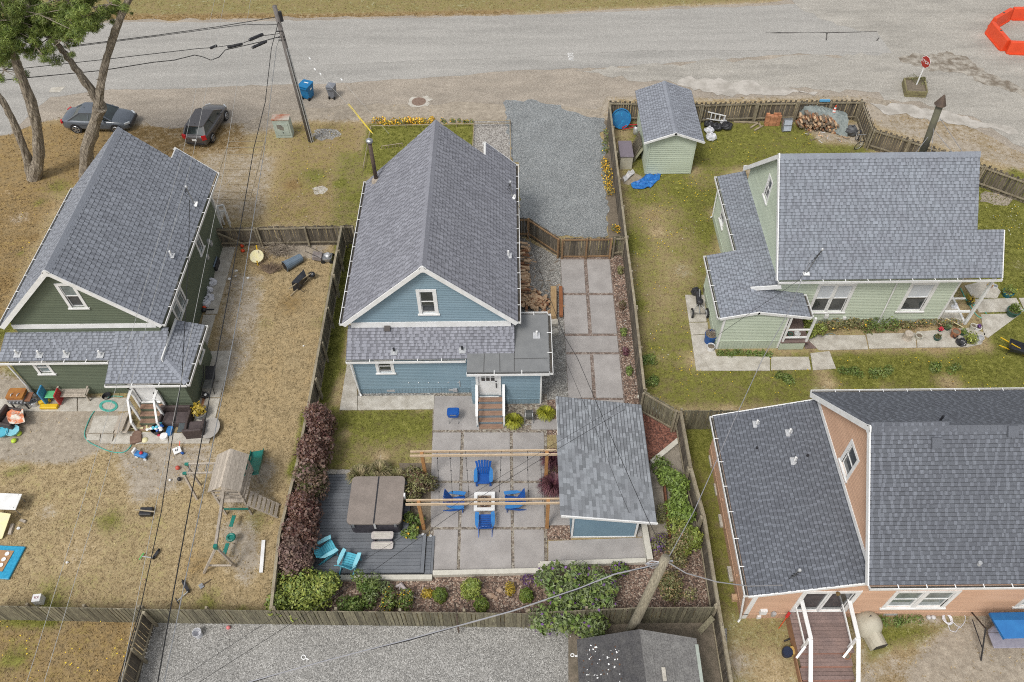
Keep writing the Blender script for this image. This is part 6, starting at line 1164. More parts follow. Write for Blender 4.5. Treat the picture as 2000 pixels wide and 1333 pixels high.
wire('black service cable from the front pole over the studio roof to the blue house', [t_+Vector((0, .1, -.1)), (1290, 1065, 6.9), (1263, 1010, 6.8), (1232, 940, 6.7), (1188, 840, 6.6), (1160, 775, 6.5), (1128, 700, 6.3), (1102, 657, 6.2), (1052, 524, 5.9), (1022, 425, 5.6), (1003, 380, 5.4)], .012)
wire('thinner second cable crossing the studio roof', [(1229, 1002, 6.8), (1207, 950, 6.7), (1168, 850, 6.6), (1136, 778, 6.4), (1105, 705, 6.2)], .007); wire('black cable with pale twist from the front pole to the peach house roof', [t_+Vector((.1, 0, -.3)), (1340, 1120, 6.6), (1400, 1137, 6.0), (1460, 1145, 5.2), (1528, 1143, 4.2)], .022, CABLEG)
wire('pale cable from the front pole up right to the mint house mast', [t_+Vector((.1, .05, -.2)), (1355, 1000, 6.7), (1393, 915, 6.6), (1430, 830, 6.5), (1490, 700, 6.4), (1540, 610, 6.2), (1585, 500, 6.)], .016, CABLEG); wire('thin black wire from the mint house mast across its lean-to roof', [(1583, 512, 5.8), (1560, 548, 5.2), (1500, 588, 4.6), (1402, 655, 2.6)], .01)
g = 'thin wires across the patio'; wire('upper thin black wire crossing the patio and deck diagonally', [(1215, 790, 6), (1085, 866, 6), (1000, 918, 6), (866, 1000, 6), (718, 1090, 6), (560, 1190, 6), (330, 1340, 6)], .007, group=g); wire('lower thin black wire crossing the patio and deck diagonally', [(1220, 800, 6), (1085, 880, 6), (1000, 932, 6), (880, 1008, 6), (722, 1120, 6), (500, 1262, 6), (370, 1345, 6)], .009, group=g)
yl = wire('yellow sheathed service wire between the tall pole and the blue house', [b.lerp(tp_, .86), (620, 142, 6.9), (680, 205, 5.9), (728, 262, 5.0)], .008, CABLEW); mk('yellow_sleeve', M().tube([P(679, 204, 5.9), P(726, 260, 5.04)], .018, 8).tube([P(681, 203, 5.92), P(729, 262, 5.0)], .016, 8), mat('yellow_sleeve', (.72, .56, .03), rough=.5), yl)
mm = M()
for x, y, z in ((605, 115, 7.3), (615, 136, 7.), (626, 145, 6.9), (667, 156, 6.6)): c = P(x, y, z); mm.beam(c-Vector((.05, -.08, 0)), c+Vector((.05, -.08, 0)), .05, .05)
mk('marker_tags', mm, WHITE, yl, kind='stuff')
wire('second thin wire from the tall pole to the blue house gable', [b.lerp(tp_, .9), (605, 115, 7.3), (667, 156, 6.6), (760, 262, 5.6)], .007, CABLEW)
# stove pipe of the mint house
Yp = 30.2; a = PYp(1802, 305, Yp); c = PYp(1836, 205, Yp); T = MATS; q = mk('stove_pipe', M().tube([a-Vector((0, 0, .6)), c], .15, 12), mat('mossy_pipe', (.12, .115, .075), (.085, .08, .06), sc=2, rough=.8), HG, smooth=True); mk('pipe_cap', M().lathe([(.16, -.04), (.26, .02), (.2, .14), (.04, .48), (.0, .52)], c, 12), RUST, q); mm = M()
for p1, p2 in (((1826, 230), (1818, 304)), ((1836, 232), (1886, 306)), ((1826, 256), (1862, 300)), ((1822, 256), (1784, 304))): mm.tube([PYp(*p1, Yp), PYp(*p2, Yp-.5)], .012, 4)
mk('guy_wires', mm, CABLEG, q, kind='stuff')
# ---------------------------------------------------------------- vehicles
def col(name, c, rough=.5, **k): return mat(name, c, tuple(x*.85 for x in c), rough=rough, sc=4, **k)
TAILR = col('red_tail_light', (.5, .01, .015), .15); LAMP = col('clear_headlight', (.55, .58, .6), .1); CARGL = mat('tinted_car_glass', (.015, .02, .022), (.05, .07, .07), sc=.7, rough=.06, spec=.9); RIM = mat('alloy_rim', (.55, .56, .58), rough=.3, metal=.8)
def car(label, paint, st, cab, L, hw, wb, track, plate=False, hatch=False, glass=CARGL):
    T = thing('parked_car', label, 'car'); vs = []; fs = []; n = 14
    for x, w, zt in st:
        sec = [(0, zt+.02), (.55*w, zt+.012), (.86*w, zt-.02), (.97*w, zt-.09), (w, zt-.24), (w, .42), (.96*w, .24), (.6*w, .19)]
        vs += [(x, y, z) for y, z in sec]+[(x, -y, z) for y, z in sec[::-1][:-1]]
    k = 15
    for i in range(len(st)-1): fs += [(i*k+j, (i+1)*k+j, (i+1)*k+(j+1) % k, i*k+(j+1) % k) for j in range(k)]
    fs += [tuple(range(k)), tuple((len(st)-1)*k+j for j in range(k))[::-1]]
    m = M(); m.add(vs, fs); mk('body', m, paint, T, smooth=True, sub=1)
    # greenhouse: stations (x at belt, x at roof)
    (bx0, bx1, zb, rx0, rx1, zr, wb_, wr) = cab; g = M()
    g.add([(bx0, -wb_, zb), (bx1, -wb_, zb), (bx1, wb_, zb), (bx0, wb_, zb), (rx0, -wr, zr), (rx1, -wr, zr), (rx1, wr, zr), (rx0, wr, zr)], [(4, 5, 6, 7), (0, 1, 5, 4), (1, 2, 6, 5), (2, 3, 7, 6), (3, 0, 4, 7)]); mk('windows', g, glass, T)
    r = M(); r.prism(rrect(rx0-.1, -wr-.02, rx1+.06, wr+.02, .2), zr-.02, zr+.035); mk('roof', r, paint, T, bev=.02); p = M()
    for s in (-1, 1):
        p.beam((bx0-.02, s*wb_, zb), (rx0-.02, s*wr, zr), .12, .05).beam((bx1+.02, s*wb_, zb), (rx1+.02, s*wr, zr), .07, .05).beam(((bx0+bx1)/2-.05, s*(wb_+.005), zb), ((rx0+rx1)/2-.05, s*(wr+.005), zr), .06, .03).beam((rx0-.05, s*(wr+.01), zr), (rx1+.02, s*(wr+.01), zr), .05, .05)
    mk('pillars', p, paint, T, kind='stuff')
    for s in (-1, 1):
        mk('mirror', M().ball((bx1-.45, s*(wb_+.13), zb+.06), .08, .1, .07, 8, 5), paint, T, smooth=True); mk('door_trim', M().beam((bx0+.3, s*(hw+.002), .62), (bx1-.5, s*(hw+.002), .62), .01, .012), BLACKM, T)
        for x in (-wb/2, wb/2):
            w = mk('wheel', M().tube([(x, s*(hw-.2), .32), (x, s*(hw+.012), .32)], .325, 20), RUBBER, T); mk('arch', M().tube([(x, s*(hw-.21), .34), (x, s*(hw+.004), .34)], .37, 20), BLACKM, T)
            rm = M(); rm.tube([(x, s*(hw+.005), .32), (x, s*(hw+.018), .32)], .07, 10)
            for a in range(5): q = a*1.2566; rm.beam((x, s*(hw+.016), .32), (x+.215*math.cos(q), s*(hw+.016), .32+.215*math.sin(q)), .06, .014, up=(0, 1, 0))
            rm.tube([(x+.22*math.cos(q*math.pi/10), s*(hw+.014), .32+.22*math.sin(q*math.pi/10)) for q in range(21)], .022, 5); mk('rim', rm, RIM, w)
        mk('headlight', M().beam((L/2-.32, s*(hw-.14), .66), (L/2-.05, s*(hw-.4), .64), .1, .12), LAMP, T); tz = .86 if hatch else .8
        mk('tail_light', M().beam((-L/2+.14, s*(hw-.06), tz), (-L/2+.01, s*(hw-.34), tz-.02), .12, .3 if hatch else .14), TAILR, T)
    mk('grille', M().box(L/2-.05, -.62, .38, L/2+.02, .62, .58), BLACKM, T); mk('bumper_insert', M().box(-L/2-.02, -.6, .3, -L/2+.06, .6, .42), BLACKM, T)
    if plate: mk('licence_plate', M().box(-L/2-.03, -.16, .6, -L/2+.0, .16, .75), WHITE, T)
    mk('antenna', M().lathe([(.03, 0), (.012, .07)], (rx0+.15, 0, zr+.03), 6), BLACKM, T); return T
s1 = car('grey sedan parked behind the pine trunk facing right', mat('grey_blue_car_paint', (.095, .112, .135), (.085, .10, .12), rough=.3, coat=.6, sc=1),
         [(-2.28, .62, .78), (-2.2, .8, .95), (-1.7, .87, .98), (-1.0, .89, .93), (0, .9, .92), (1.0, .89, .92), (1.6, .87, .84), (2.05, .8, .74), (2.27, .6, .62)], (-1.72, 1.15, .9, -.85, .38, 1.36, .76, .58), 4.56, .9, 2.7, 1.5)
def park(T, near_rear, near_front, wb, hw, side=-1):
    a = P(*near_rear); b = P(*near_front); d = (b-a).normalized(); s = (b-a).length/wb; s = max(.88, min(1, s)); left = Vector((-d.y, d.x, 0)); c = (a+b)/2-left*side*hw*s; place(T, c, math.atan2(d.y, d.x), s=s)
park(s1, (153, 261), (231, 262), 2.7, .9)
s2 = car('dark grey hatchback with red tail lights parked on the dry verge', mat('dark_bronze_car_paint', (.075, .068, .068), (.06, .055, .055), rough=.28, coat=.7, sc=1),
         [(-2.15, .68, .74), (-2.1, .84, .98), (-1.7, .89, 1.0), (-1.0, .9, .96), (0, .91, .95), (.9, .9, .95), (1.5, .88, .88), (1.95, .8, .76), (2.15, .6, .64)], (-2.0, 1.15, .92, -1.55, .3, 1.42, .78, .62), 4.3, .91, 2.62, 1.5, plate=True, hatch=True)
park(s2, (419, 277), (445, 234), 2.62, .91)
# ---------------------------------------------------------------- small builders
def T1(name, label, cat, c, m, mt, smooth=False, bev=0., group=None, **k): return mk(name, m, mt, None, label=label, cat=cat, smooth=smooth, bev=bev, group=group, **k)
def pot(label, px, r, h, mt, leaf=None, z=0., name='plant_pot', cat='plant pot', lr=1.2, hollow=True, nl=260):
    c = P(px[0], px[1], z); T = thing(name, label, cat, c); pr = [(r*.7, z), (r*.95, z+h*.85), (r*1.06, z+h*.86), (r*1.06, z+h), (r*.9, z+h), (r*.85, z+h*.85)]
    mk('pot', M().lathe(pr, (c.x, c.y, 0), 16), mt, T, smooth=False); mk('soil', M().lathe([(r*.84, z+h*.8), (r*.84, z+h*.86)], (c.x, c.y, 0), 12), SOIL, T)
    if leaf: V, t = leaves([(c.x, c.y, z+h+r*.5, r*lr)], nl, .05, .5, .3); np_mesh('foliage', V, 4, LEAF[leaf], tone=t, parent=T)
    return T
def bucket(label, px, r, h, mt, z=0., name='bucket', cat='bucket', inside=None):
    c = P(px[0], px[1], z); T = thing(name, label, cat, c); mk('body', M().lathe([(r*.82, z), (r, z+h), (r*.93, z+h), (r*.78, z+.03)], (c.x, c.y, 0), 16), mt, T)
    if inside: mk('contents', M().lathe([(r*.9, z+h*.8), (r*.5, z+h*.92)], (c.x, c.y, 0), 10), inside, T)
    mk('handle', M().tube([(c.x+r*math.cos(a), c.y+r*.5*math.sin(a)-.02, z+h-.02+.05*math.sin(a)) for a in [i*math.pi/8 for i in range(9)]], .008, 5), STEEL, T); return T
def bag(label, px, r, mt, z=0., group=None, name='rubbish_bag', sz=.8):
    c = P(px[0], px[1], z); m = M(); m.ball((c.x, c.y, z+r*sz*.85), r, r*.9, r*sz, 14, 9, .13)
    for i, v in enumerate(m.v): m.v[i] = (v[0], v[1], max(z, v[2]+.05*math.sin(v[0]*23)*math.cos(v[1]*19)))
    T = T1(name, label, 'bag', c, m, mt, smooth=False, group=group); mk('knot', M().lathe([(.05, 0), (.02, .05), (.07, .12)], (c.x, c.y, z+r*sz*1.65), 7), mt, T); return T
def ball(label, px, r, mt, z=0., cat='ball', name='ball'): c = P(px[0], px[1], z+r); return T1(name, label, cat, c, M().ball(c, r, r, r, 14, 9), mt, smooth=True)
def logs(T, n, place_fn, mts, r=(.05, .09), l=(.32, .42), name='log'):
    for i in range(n):
        p, d = place_fn(i); rr = random.uniform(*r); ln = random.uniform(*l); m = M(); d = Vector(d).normalized(); a = Vector((0, 0, 0))-d*ln/2; x = d.cross(Vector((0, 0, 1))).normalized(); y = x.cross(d); k = random.choice([3, 4, 5]); a0 = random.uniform(0, 6)
        v = [a+(x*math.cos(a0+6.283*j/k)+y*math.sin(a0+6.283*j/k))*rr for j in range(k)]; v += [q+d*ln for q in v]; m.add([Vector(p)+q for q in v], [tuple(range(k))[::-1], tuple(range(k, 2*k))]+[(j, (j+1) % k, (j+1) % k+k, j+k) for j in range(k)]); mk(name, m, random.choice(mts), T)
LOG1 = mat('split_log_pale', (.66, .48, .31), (.45, .29, .17), sc=8, rough=.9, grain=.2); LOG2 = mat('split_log_red', (.34, .17, .085), (.24, .11, .06), sc=8, rough=.9, grain=.2); LOG3 = mat('weathered_log', (.24, .19, .14), (.15, .115, .085), sc=8, rough=.9, grain=.25)
def bin_(label, px, mt, rz, w=.62, h=.98, tag=True):
    T = thing('wheelie_bin', label, 'bin'); b = M(); b.add([(-w*.38, -w*.4, .08), (w*.38, -w*.4, .08), (w*.38, w*.36, .08), (-w*.38, w*.36, .08), (-w*.5, -w*.55, h-.06), (w*.5, -w*.55, h-.06), (w*.5, w*.5, h-.06), (-w*.5, w*.5, h-.06)], [(3, 2, 1, 0), (4, 5, 6, 7), (0, 1, 5, 4), (1, 2, 6, 5), (2, 3, 7, 6), (3, 0, 4, 7)])
    mk('body', b, mt, T, bev=.02); mk('lid', M().prism(rrect(-w*.54, -w*.6, w*.54, w*.56, .09), h-.05, h+.03), mt, T, bev=.02); mk('handle', M().beam((-w*.42, -w*.66, h-.1), (w*.42, -w*.66, h-.1), .05, .05), mt, T)
    for s in (-1, 1): mk('wheel', M().tube([(s*(w*.3), -w*.42, .11), (s*(w*.4), -w*.42, .11)], .11, 14), RUBBER, T)
    if tag: mk('sticker', M().box(-.14, .05, h+.03, .16, .13, h+.036), WHITE, T); mk('sticker', M().box(w*.44, -.1, h-.35, w*.475, .1, h-.2), WHITE, T)
    place(T, P(*px), rz); return T
bin_('large blue wheelie bin with white label at the road shoulder', (603, 191), mat('bin_blue', (.005, .17, .38), (.004, .14, .33), rough=.45, sc=2), math.radians(-22), .7, 1.02); bin_('small grey wheelie bin at the road shoulder', (651, 191), mat('bin_grey', (.20, .21, .235), (.16, .17, .19), rough=.5, sc=2), math.radians(-14), .5, .9, False)
# utility cabinet on the verge
c = P(557, 268); T = thing('utility_cabinet', 'pale green utility cabinet with a grey patch beside the tall pole', 'utility box', c); CABM = mat('pale_green_metal', (.46, .52, .46), (.38, .44, .39), sc=2, rough=.6)
mk('body', M().box(c.x-.52, c.y-.1, .0, c.x+.5, c.y+.45, 1.28), CABM, T, bev=.02); mk('door', M().box(c.x-.4, c.y-.125, .2, c.x+.38, c.y-.102, 1.02), CABM, T); mk('lid', M().box(c.x-.55, c.y-.13, 1.285, c.x+.53, c.y+.48, 1.33), mat('rust_streaked_lid', (.45, .42, .36), (.33, .12, .06), sc=1.5, rough=.7), T)
mk('patch', M().slab([(c.x-.3, c.y-.13, 1.0), (c.x-.3, c.y-.13, .72), (c.x-.1, c.y-.13, .6), (c.x+.08, c.y-.13, .55), (c.x+.1, c.y-.13, .8), (c.x-.05, c.y-.13, .98)], (0, -1, 0), .004), STEEL, T); mk('lock', M().lathe([(.035, 0), (.035, .03)], (c.x, c.y-.14, .4), 8), BLACKM, T)
# timber terraces and border rails
T = thing('timber_terrace', 'ladder like timber edging frames in the dry front verge', 'timber edging', P(460, 330)); TB_ = mat('pale_old_timber', (.38, .32, .22), (.27, .22, .15), sc=4, rough=.9)
for (xa_, ya_, xb_, yb_) in ((445, 277, 515, 276), (441, 289, 512, 288), (434, 303, 508, 302), (428, 316, 504, 316), (424, 331, 500, 331), (420, 345, 497, 345), (416, 359, 494, 360), (412, 374, 490, 376), (408, 388, 487, 391)): a, b_ = P(xa_, ya_, .02), P(xb_, yb_, .02); mk('rung', M().beam(a, b_, .05, .04), TB_, T)
for a, b_ in (((447, 275), (407, 400)), ((517, 275), (485, 400))): mk('side_rail', M().beam(P(*a, .015), P(*b_, .015), .05, .035), TB_, T)
T = thing('border_rail', 'thin pale low rail around the small green front lawn', 'edging', P(725, 245)); 
for pts in ([(726, 246), (925, 242)], [(724, 247), (709, 328)], [(926, 241), (922, 300)], [(745, 286), (786, 280)]):
    a, b_ = P(*pts[0], .22), P(*pts[1], .22); mk('rail', M().tube([a, b_], .025, 6), TB_, T); n_ = 6
    for i in range(n_+1): q = a.lerp(b_, i/n_); mk('peg', M().tube([q, (q.x, q.y, 0)], .02, 5), TB_, T)
T = thing('path_rail', 'pale rail and small posts framing the aggregate front path', 'railing', P(960, 240))
for pts in ([(927, 236), (995, 236)], [(927, 241), (995, 241)], [(996, 234), (998, 330)]): mk('rail', M().tube([P(*pts[0], .3), P(*pts[1], .3)], .03, 6), TB_, T)
for i in range(7): q = P(997, 236+i*14, .3); mk('post', M().tube([q, (q.x, q.y, 0)], .025, 5), BLACKM, T)
# stop sign in its timber planter
c = P(1789, 168); T = thing('planter_box', 'square mossy timber planter full of weeds in the gravel junction', 'planter', c); cs_ = [P(*q, .38) for q in ((1766, 154), (1806, 152), (1811, 181), (1771, 179))]; MOSSW = mat('mossy_timber', (.24, .22, .10), (.15, .12, .07), sc=6, rough=.95)
for i in range(4):
    a, b_ = cs_[i], cs_[(i+1) % 4]
    for z in (.08, .24, .36): mk('timber', M().beam((a.x, a.y, z), (b_.x, b_.y, z), .08, .13), MOSSW, T)
mk('soil', M().prism([(q.x, q.y) for q in cs_], 0, .3), SOIL, T); V, t = leaves([(c.x-.3, c.y+.3, .35, .3), (c.x+.3, c.y-.1, .3, .3), (c.x, c.y, .3, .4)], 420, .05, .3); np_mesh('weeds', V, 4, LEAF['olive'], tone=t, parent=T)
c = P(1790, 166, .3); T = thing('stop_sign', 'red octagonal stop sign on a white post in the planter', 'road sign', c); mk('post', M().tube([(c.x, c.y, .3), (c.x, c.y, 2.15)], .045, 8), WHITE, T); R = Matrix.Rotation(math.radians(-68), 3, 'Z'); o_ = Vector((c.x, c.y, 1.95))
def octo(r, y): return [o_+R @ Vector((r*math.cos(math.pi/8+i*math.pi/4), y, r*math.sin(math.pi/8+i*math.pi/4))) for i in range(8)]
nn_ = R @ Vector((0, -1, 0)); mk('sign_face', M().slab(octo(.37, -.07), nn_, .01), col('sign_red', (.38, .03, .02)), T); mk('sign_edge', M().slab(octo(.40, -.058), nn_, .012), WHITE, T); tx = text('sign_lettering', 'STOP', o_+nn_*.085, .26, (math.radians(90), 0, math.radians(-68)), WHITE, parent=T); 
# orange barriers
ORB = mat('orange_plastic', (.72, .075, .02), (.62, .06, .015), sc=2, rough=.5); lb_ = ['orange plastic road barrier at the lower left of the ring', 'orange plastic road barrier at the bottom of the ring', 'orange plastic road barrier at the upper left of the ring', 'orange plastic road barrier at the top of the ring']
for i, (a, b_) in enumerate((((1929, 64), (1960, 101)), ((1963, 103), (2030, 106)), ((1934, 57), (1966, 38)), ((1970, 37), (2040, 37)))):
    a, b_ = P(*a), P(*b_); d = (b_-a).normalized(); n = Vector((-d.y, d.x, 0)); T = thing('road_barrier', lb_[i], 'barrier', a, 'orange barriers in a ring'); m = M(); w0, w1, h = .26, .13, .85
    m.add([a-n*w0, b_-n*w0, b_+n*w0, a+n*w0]+[q+Vector((0, 0, h)) for q in (a-n*w1, b_-n*w1, b_+n*w1, a+n*w1)], [(3, 2, 1, 0), (4, 5, 6, 7), (0, 1, 5, 4), (1, 2, 6, 5), (2, 3, 7, 6), (3, 0, 4, 7)]); mk('body', m, ORB, T, bev=.04)
    mm = M()
    for t_ in (.15, .38, .62, .85): q = a.lerp(b_, t_); mm.beam(q+Vector((0, 0, .1)), q+Vector((0, 0, .7)), .1, .48, up=n, w2=.08, h2=.30)
    mk('ribs', mm, ORB, T, kind='stuff'); q = (a+b_)/2; mk('hole_disc', M().lathe([(.08, h-.01), (.08, h+.015)], (q.x, q.y, 0), 10), RUST, T); mk('foot', M().beam(a+d*.15+Vector((0, 0, .05)), b_-d*.15+Vector((0, 0, .05)), .62, .1), ORB, T)  # disc on top is a dark stand-in for the shaded hole
# ---------------------------------------------------------------- corner with the mint shed
c = P(1213, 232, .62); T = thing('paddling_pool', 'round blue paddling pool leaning upright in the fence corner', 'paddling pool', c); R = Matrix.Rotation(math.radians(62), 3, 'X'); POOL = mat('pool_blue', (.01, .15, .36), (.02, .3, .55), sc=5, rough=.5, lo=.55, hi=.7)
q = M().lathe([(.55, 0), (.56, .02), (0, .021)], (0, 0, 0), 26); q.v = [tuple(c+R @ Vector(v)) for v in q.v]; mk('base', q, POOL, T); q = M().tube([(.58*math.cos(i*math.pi/14), .58*math.sin(i*math.pi/14), .06) for i in range(29)], .045, 6); q.v = [tuple(c+R @ Vector(v)) for v in q.v]; mk('rim', q, POOL, T)
c = P(1224, 302); T = thing('storage_box', 'beige storage box with mauve lid beside the mint shed', 'storage box', c); a = P(1207, 277, .95); b_ = P(1238, 306, .95); mk('body', M().box(a.x+.05, b_.y+.02, 0, b_.x-.03, a.y, .9), mat('beige_plastic', (.50, .47, .37), (.42, .39, .30), sc=3, rough=.6), T); mk('lid', M().box(a.x, b_.y-.03, .9, b_.x, a.y+.05, .98), mat('mauve_plastic', (.20, .17, .20), (.17, .145, .17), rough=.6), T, bev=.02)
def flat(name, label, cat, pts, mt, z=0., th=.02, amp=.06, parent=None):
    ps = rag([tuple(P(*p, z).to_2d()) for p in pts], .1, .18); cx_ = sum(p[0] for p in ps)/len(ps); cy_ = sum(p[1] for p in ps)/len(ps); m = M(); n = len(ps); v = [(cx_, cy_, z+th)]; rings = 4
    for r in range(1, rings+1):
        for p in ps: t = r/rings; x, y = cx_+(p[0]-cx_)*t, cy_+(p[1]-cy_)*t; v.append((x, y, max(z+.012, z+th+amp*mnoise.noise(Vector((x*4, y*4, 1)))+amp*.5*mnoise.noise(Vector((x*13, y*13, 2))))))
    f = [(0, 1+j, 1+(j+1) % n) for j in range(n)]+[(1+(r-1)*n+j, 1+r*n+j, 1+r*n+(j+1) % n, 1+(r-1)*n+(j+1) % n) for r in range(1, rings) for j in range(n)]; m.add(v, f)
    return mk(name, m, mt, parent, solid=.012, label=label, cat=cat)
TARPB = mat('blue_tarp', (.01, .10, .38), (.03, .2, .52), sc=9, rough=.5); CLOTHW = mat('white_cloth', (.62, .61, .60), (.42, .41, .41), sc=6, rough=.8)
flat('tarpaulin', 'crumpled blue tarpaulin edge curled round the sand pile', 'tarpaulin', [(1232, 362), (1248, 355), (1262, 343), (1290, 341), (1287, 352), (1270, 368), (1250, 372), (1236, 370)], TARPB, amp=.15, th=.08); flat('cloth', 'white crumpled cloth by the long fence near the blue tarpaulin', 'cloth', [(1215, 352), (1222, 342), (1236, 332), (1240, 340), (1228, 352), (1220, 358)], CLOTHW, amp=.18, th=.1)
a = P(1250, 305); m = M().slab([(7.55, a.y-.6, .9), (7.55, a.y+.9, .9), (7.1, a.y+.9, 0), (7.1, a.y-.6, 0)], (-1, 0, .5), .03); T1('plywood_sheet', 'pale plywood sheet leaning on the mint shed wall', 'board', a, m, mat('pale_plywood', (.36, .36, .24), (.30, .29, .19), rough=.8, sc=3))
T = thing('pallet', 'old brown pallet leaning against the side of the mint shed', 'pallet', P(1254, 270)); 
for i in range(7): mk('slat', M().beam((7.1, 38.5+.2*i, .05), (7.5, 38.5+.2*i, 1.15), .1, .02, up=(1, 0, 0)), FENCE, T)
for z, x in ((.15, 7.12), (1.05, 7.45)): mk('bearer', M().beam((x, 38.4, z), (x, 39.8, z), .08, .05), FENCE, T)
T = T1('red_bar', 'red metal tube frame lying behind the storage box', 'frame', P(1230, 248), M().tube([P(1215, 250, .2), P(1228, 244, .3), P(1247, 244, .3)], .04, 6).tube([P(1215, 253, .15), P(1247, 248, .2)], .03, 6), col('red_paint', (.4, .02, .02)))
c = P(1241, 262); T = thing('gas_bottle', 'pale grey gas bottle beside the mint shed', 'gas bottle', c); mk('cylinder', M().lathe([(.12, 0), (.17, .08), (.17, .42), (.1, .52), (.05, .55)], (c.x, c.y, 0), 14), GALV, T, smooth=True); mk('valve', M().lathe([(.06, .55), (.06, .62)], (c.x, c.y, 0), 8), BLACKM, T)
c = P(1392, 232); T = thing('stepladder', 'white aluminium stepladder standing sideways against the board fence', 'ladder', c); a0, a1, b0, b1 = P(1364, 229, .35), P(1416, 236, .35), P(1364, 229, .35), P(1416, 236, .35); a0.z, a1.z, b0.z, b1.z = .86, .68, .3, .3
mk('rail', M().beam(a0, a1, .05, .05), WHITE, T); mk('rail', M().beam(b0, b1, .05, .05), WHITE, T)
for t in (.08, .28, .46, .62, .78, .97): mk('rung', M().beam(b0.lerp(b1, t), a0.lerp(a1, t), .06, .04, up=(0, 1, 0)), WHITE, T)
BAGB = mat('black_bag_plastic', (.02, .02, .022), (.04, .04, .045), sc=8, rough=.3); BAGW = mat('white_bag_plastic', (.68, .68, .70), (.55, .56, .6), sc=6, rough=.45)
for i, (x, y, r, mt_, lb) in enumerate(((1383, 247, .3, BAGB, 'black rubbish bag nearest the mint shed roof under the ladder'), (1398, 253, .36, BAGB, 'large black rubbish bag in the middle of the heap'), (1418, 251, .36, BAGB, 'black rubbish bag at the right end of the heap'), (1384, 259, .3, BAGW, 'white bag lying between the black bags and the mint shed'), (1388, 272, .34, BAGW, 'large white bag nearest the camera by the mint shed'), (1412, 241, .24, BAGW, 'white bag under the end of the stepladder'))): bag(lb, (x, y), r, mt_, group='rubbish bags by the mint shed', sz=.6)
BRK = mat('orange_brick', (.52, .25, .13), (.42, .18, .09), sc=5, rough=.9, rnd=.25, grain=.15); c = P(1508, 247); T = thing('brick_stack', 'neat stack of orange bricks in front of the board fence', 'bricks', c); me = unit_box('brick', BRK)
for k_ in range(7):
    for i in range(4):
        for j in range(3):
            if k_ < 6 or random.random() < .6: piece('brick', me, BRK, T, (c.x-.34+.225*i+random.uniform(-.01, .01), c.y+.06+.115*j, .004+.108*k_), Matrix.Rotation(random.uniform(-.06, .06), 3, 'Z'), (.21, .105, .1))
c = P(1536, 257); T = thing('drawer_unit', 'grey two drawer unit tipped back against the fence post', 'drawer unit', c); a = P(1525, 255, .1); m = M().slab([(c.x-.3, c.y-.1, .05), (c.x+.28, c.y-.0, .05), (c.x+.28, c.y+.25, .75), (c.x-.3, c.y+.15, .75)], (0, -1, .4), .3); mk('case', m, STEEL, T); R = 0
for z0_, z1_ in ((.08, .36), (.42, .7)): f0 = lambda x, z: (x, c.y-.13+(z-.05)*.36, z+.02); mk('drawer', M().slab([f0(c.x-.24, z0_), f0(c.x+.22, z0_), f0(c.x+.22, z1_), f0(c.x-.24, z1_)], (0, -1, .4), .02), mat('pale_blue_grey_panel', (.42, .46, .52), rough=.5), T)
T = thing('timber_offcuts', 'loose timber offcuts on the lawn beside the brick stack', 'timber', P(1480, 243)); 
for a, b_ in (((1466, 250), (1482, 240)), ((1474, 255), (1490, 246)), ((1482, 240), (1486, 248)), ((1433, 238), (1478, 240))): mk('plank', M().beam(P(*a, .06), P(*b_, .06), .1, .07), TB_, T)
# firewood stack with tarp, cone, bicycle
T = thing('firewood_stack', 'long firewood stack half covered by a grey tarp against the fence', 'firewood', P(1590, 250)); a, b_ = P(1556, 252), P(1632, 258)
def fw(i): t = random.random(); q = a.lerp(b_, t); return (q.x+random.uniform(-.1, .1), q.y+random.choice([0, .34])+random.uniform(-.06, .06), .06+random.random()*(.95-.25*t)), (random.uniform(-.25, .25), 1, random.uniform(-.1, .1))
logs(T, 190, fw, [LOG3, LOG3, LOG2, LOG1], (.05, .085)); TARPG = mat('grey_tarp', (.24, .27, .255), (.14, .165, .16), sc=7, rough=.6)
m = M(); nx_, ny_ = 16, 8; v = []
for j in range(ny_):
    for i in range(nx_): t = i/(nx_-1); s_ = j/(ny_-1); q = P(1560, 246).lerp(P(1652, 262), t); v.append((q.x+random.uniform(-.03, .03), q.y+.95-s_*1.25*(.35+.8*t), .12+1.02*math.sin(min(1, (1-s_)*1.2+.3*(1-t))*1.57)-(.25*t)+.09*mnoise.noise(Vector((i*.9, j*.9, 4)))))
m.add(v, [(j*nx_+i, j*nx_+i+1, (j+1)*nx_+i+1, (j+1)*nx_+i) for j in range(ny_-1) for i in range(nx_-1)]); mk('tarpaulin', m, TARPG, None, solid=.01, label='crumpled grey green tarp draped over the firewood stack', cat='tarpaulin')
c = P(1627, 224, .75); T = thing('traffic_cone', 'orange and white traffic cone standing on the tarp of the wood stack', 'traffic cone', c)
for z0_, z1_, r0, r1, mt_ in ((0, .22, .15, .11, ORB), (.22, .34, .11, .085, WHITE), (.34, .42, .085, .07, ORB), (.42, .52, .07, .05, WHITE), (.52, .66, .05, .025, ORB)): mk('cone_band', M().lathe([(r0, z0_), (r1, z1_)], (c.x, c.y, .75), 14), mt_, T)
mk('base', M().box(c.x-.18, c.y-.18, .72, c.x+.18, c.y+.18, .75), ORB, T)
c = P(1674, 292); T = thing('bicycle', 'dark bicycle leaning in the fence corner by the gate', 'bicycle', c); w0 = Vector((c.x, c.y-.05, .33)); w1 = Vector((c.x+.2, c.y+.92, .36)); bb = (w0+w1)/2-Vector((0, 0, .06)); up = Vector((.05, 0, 1))
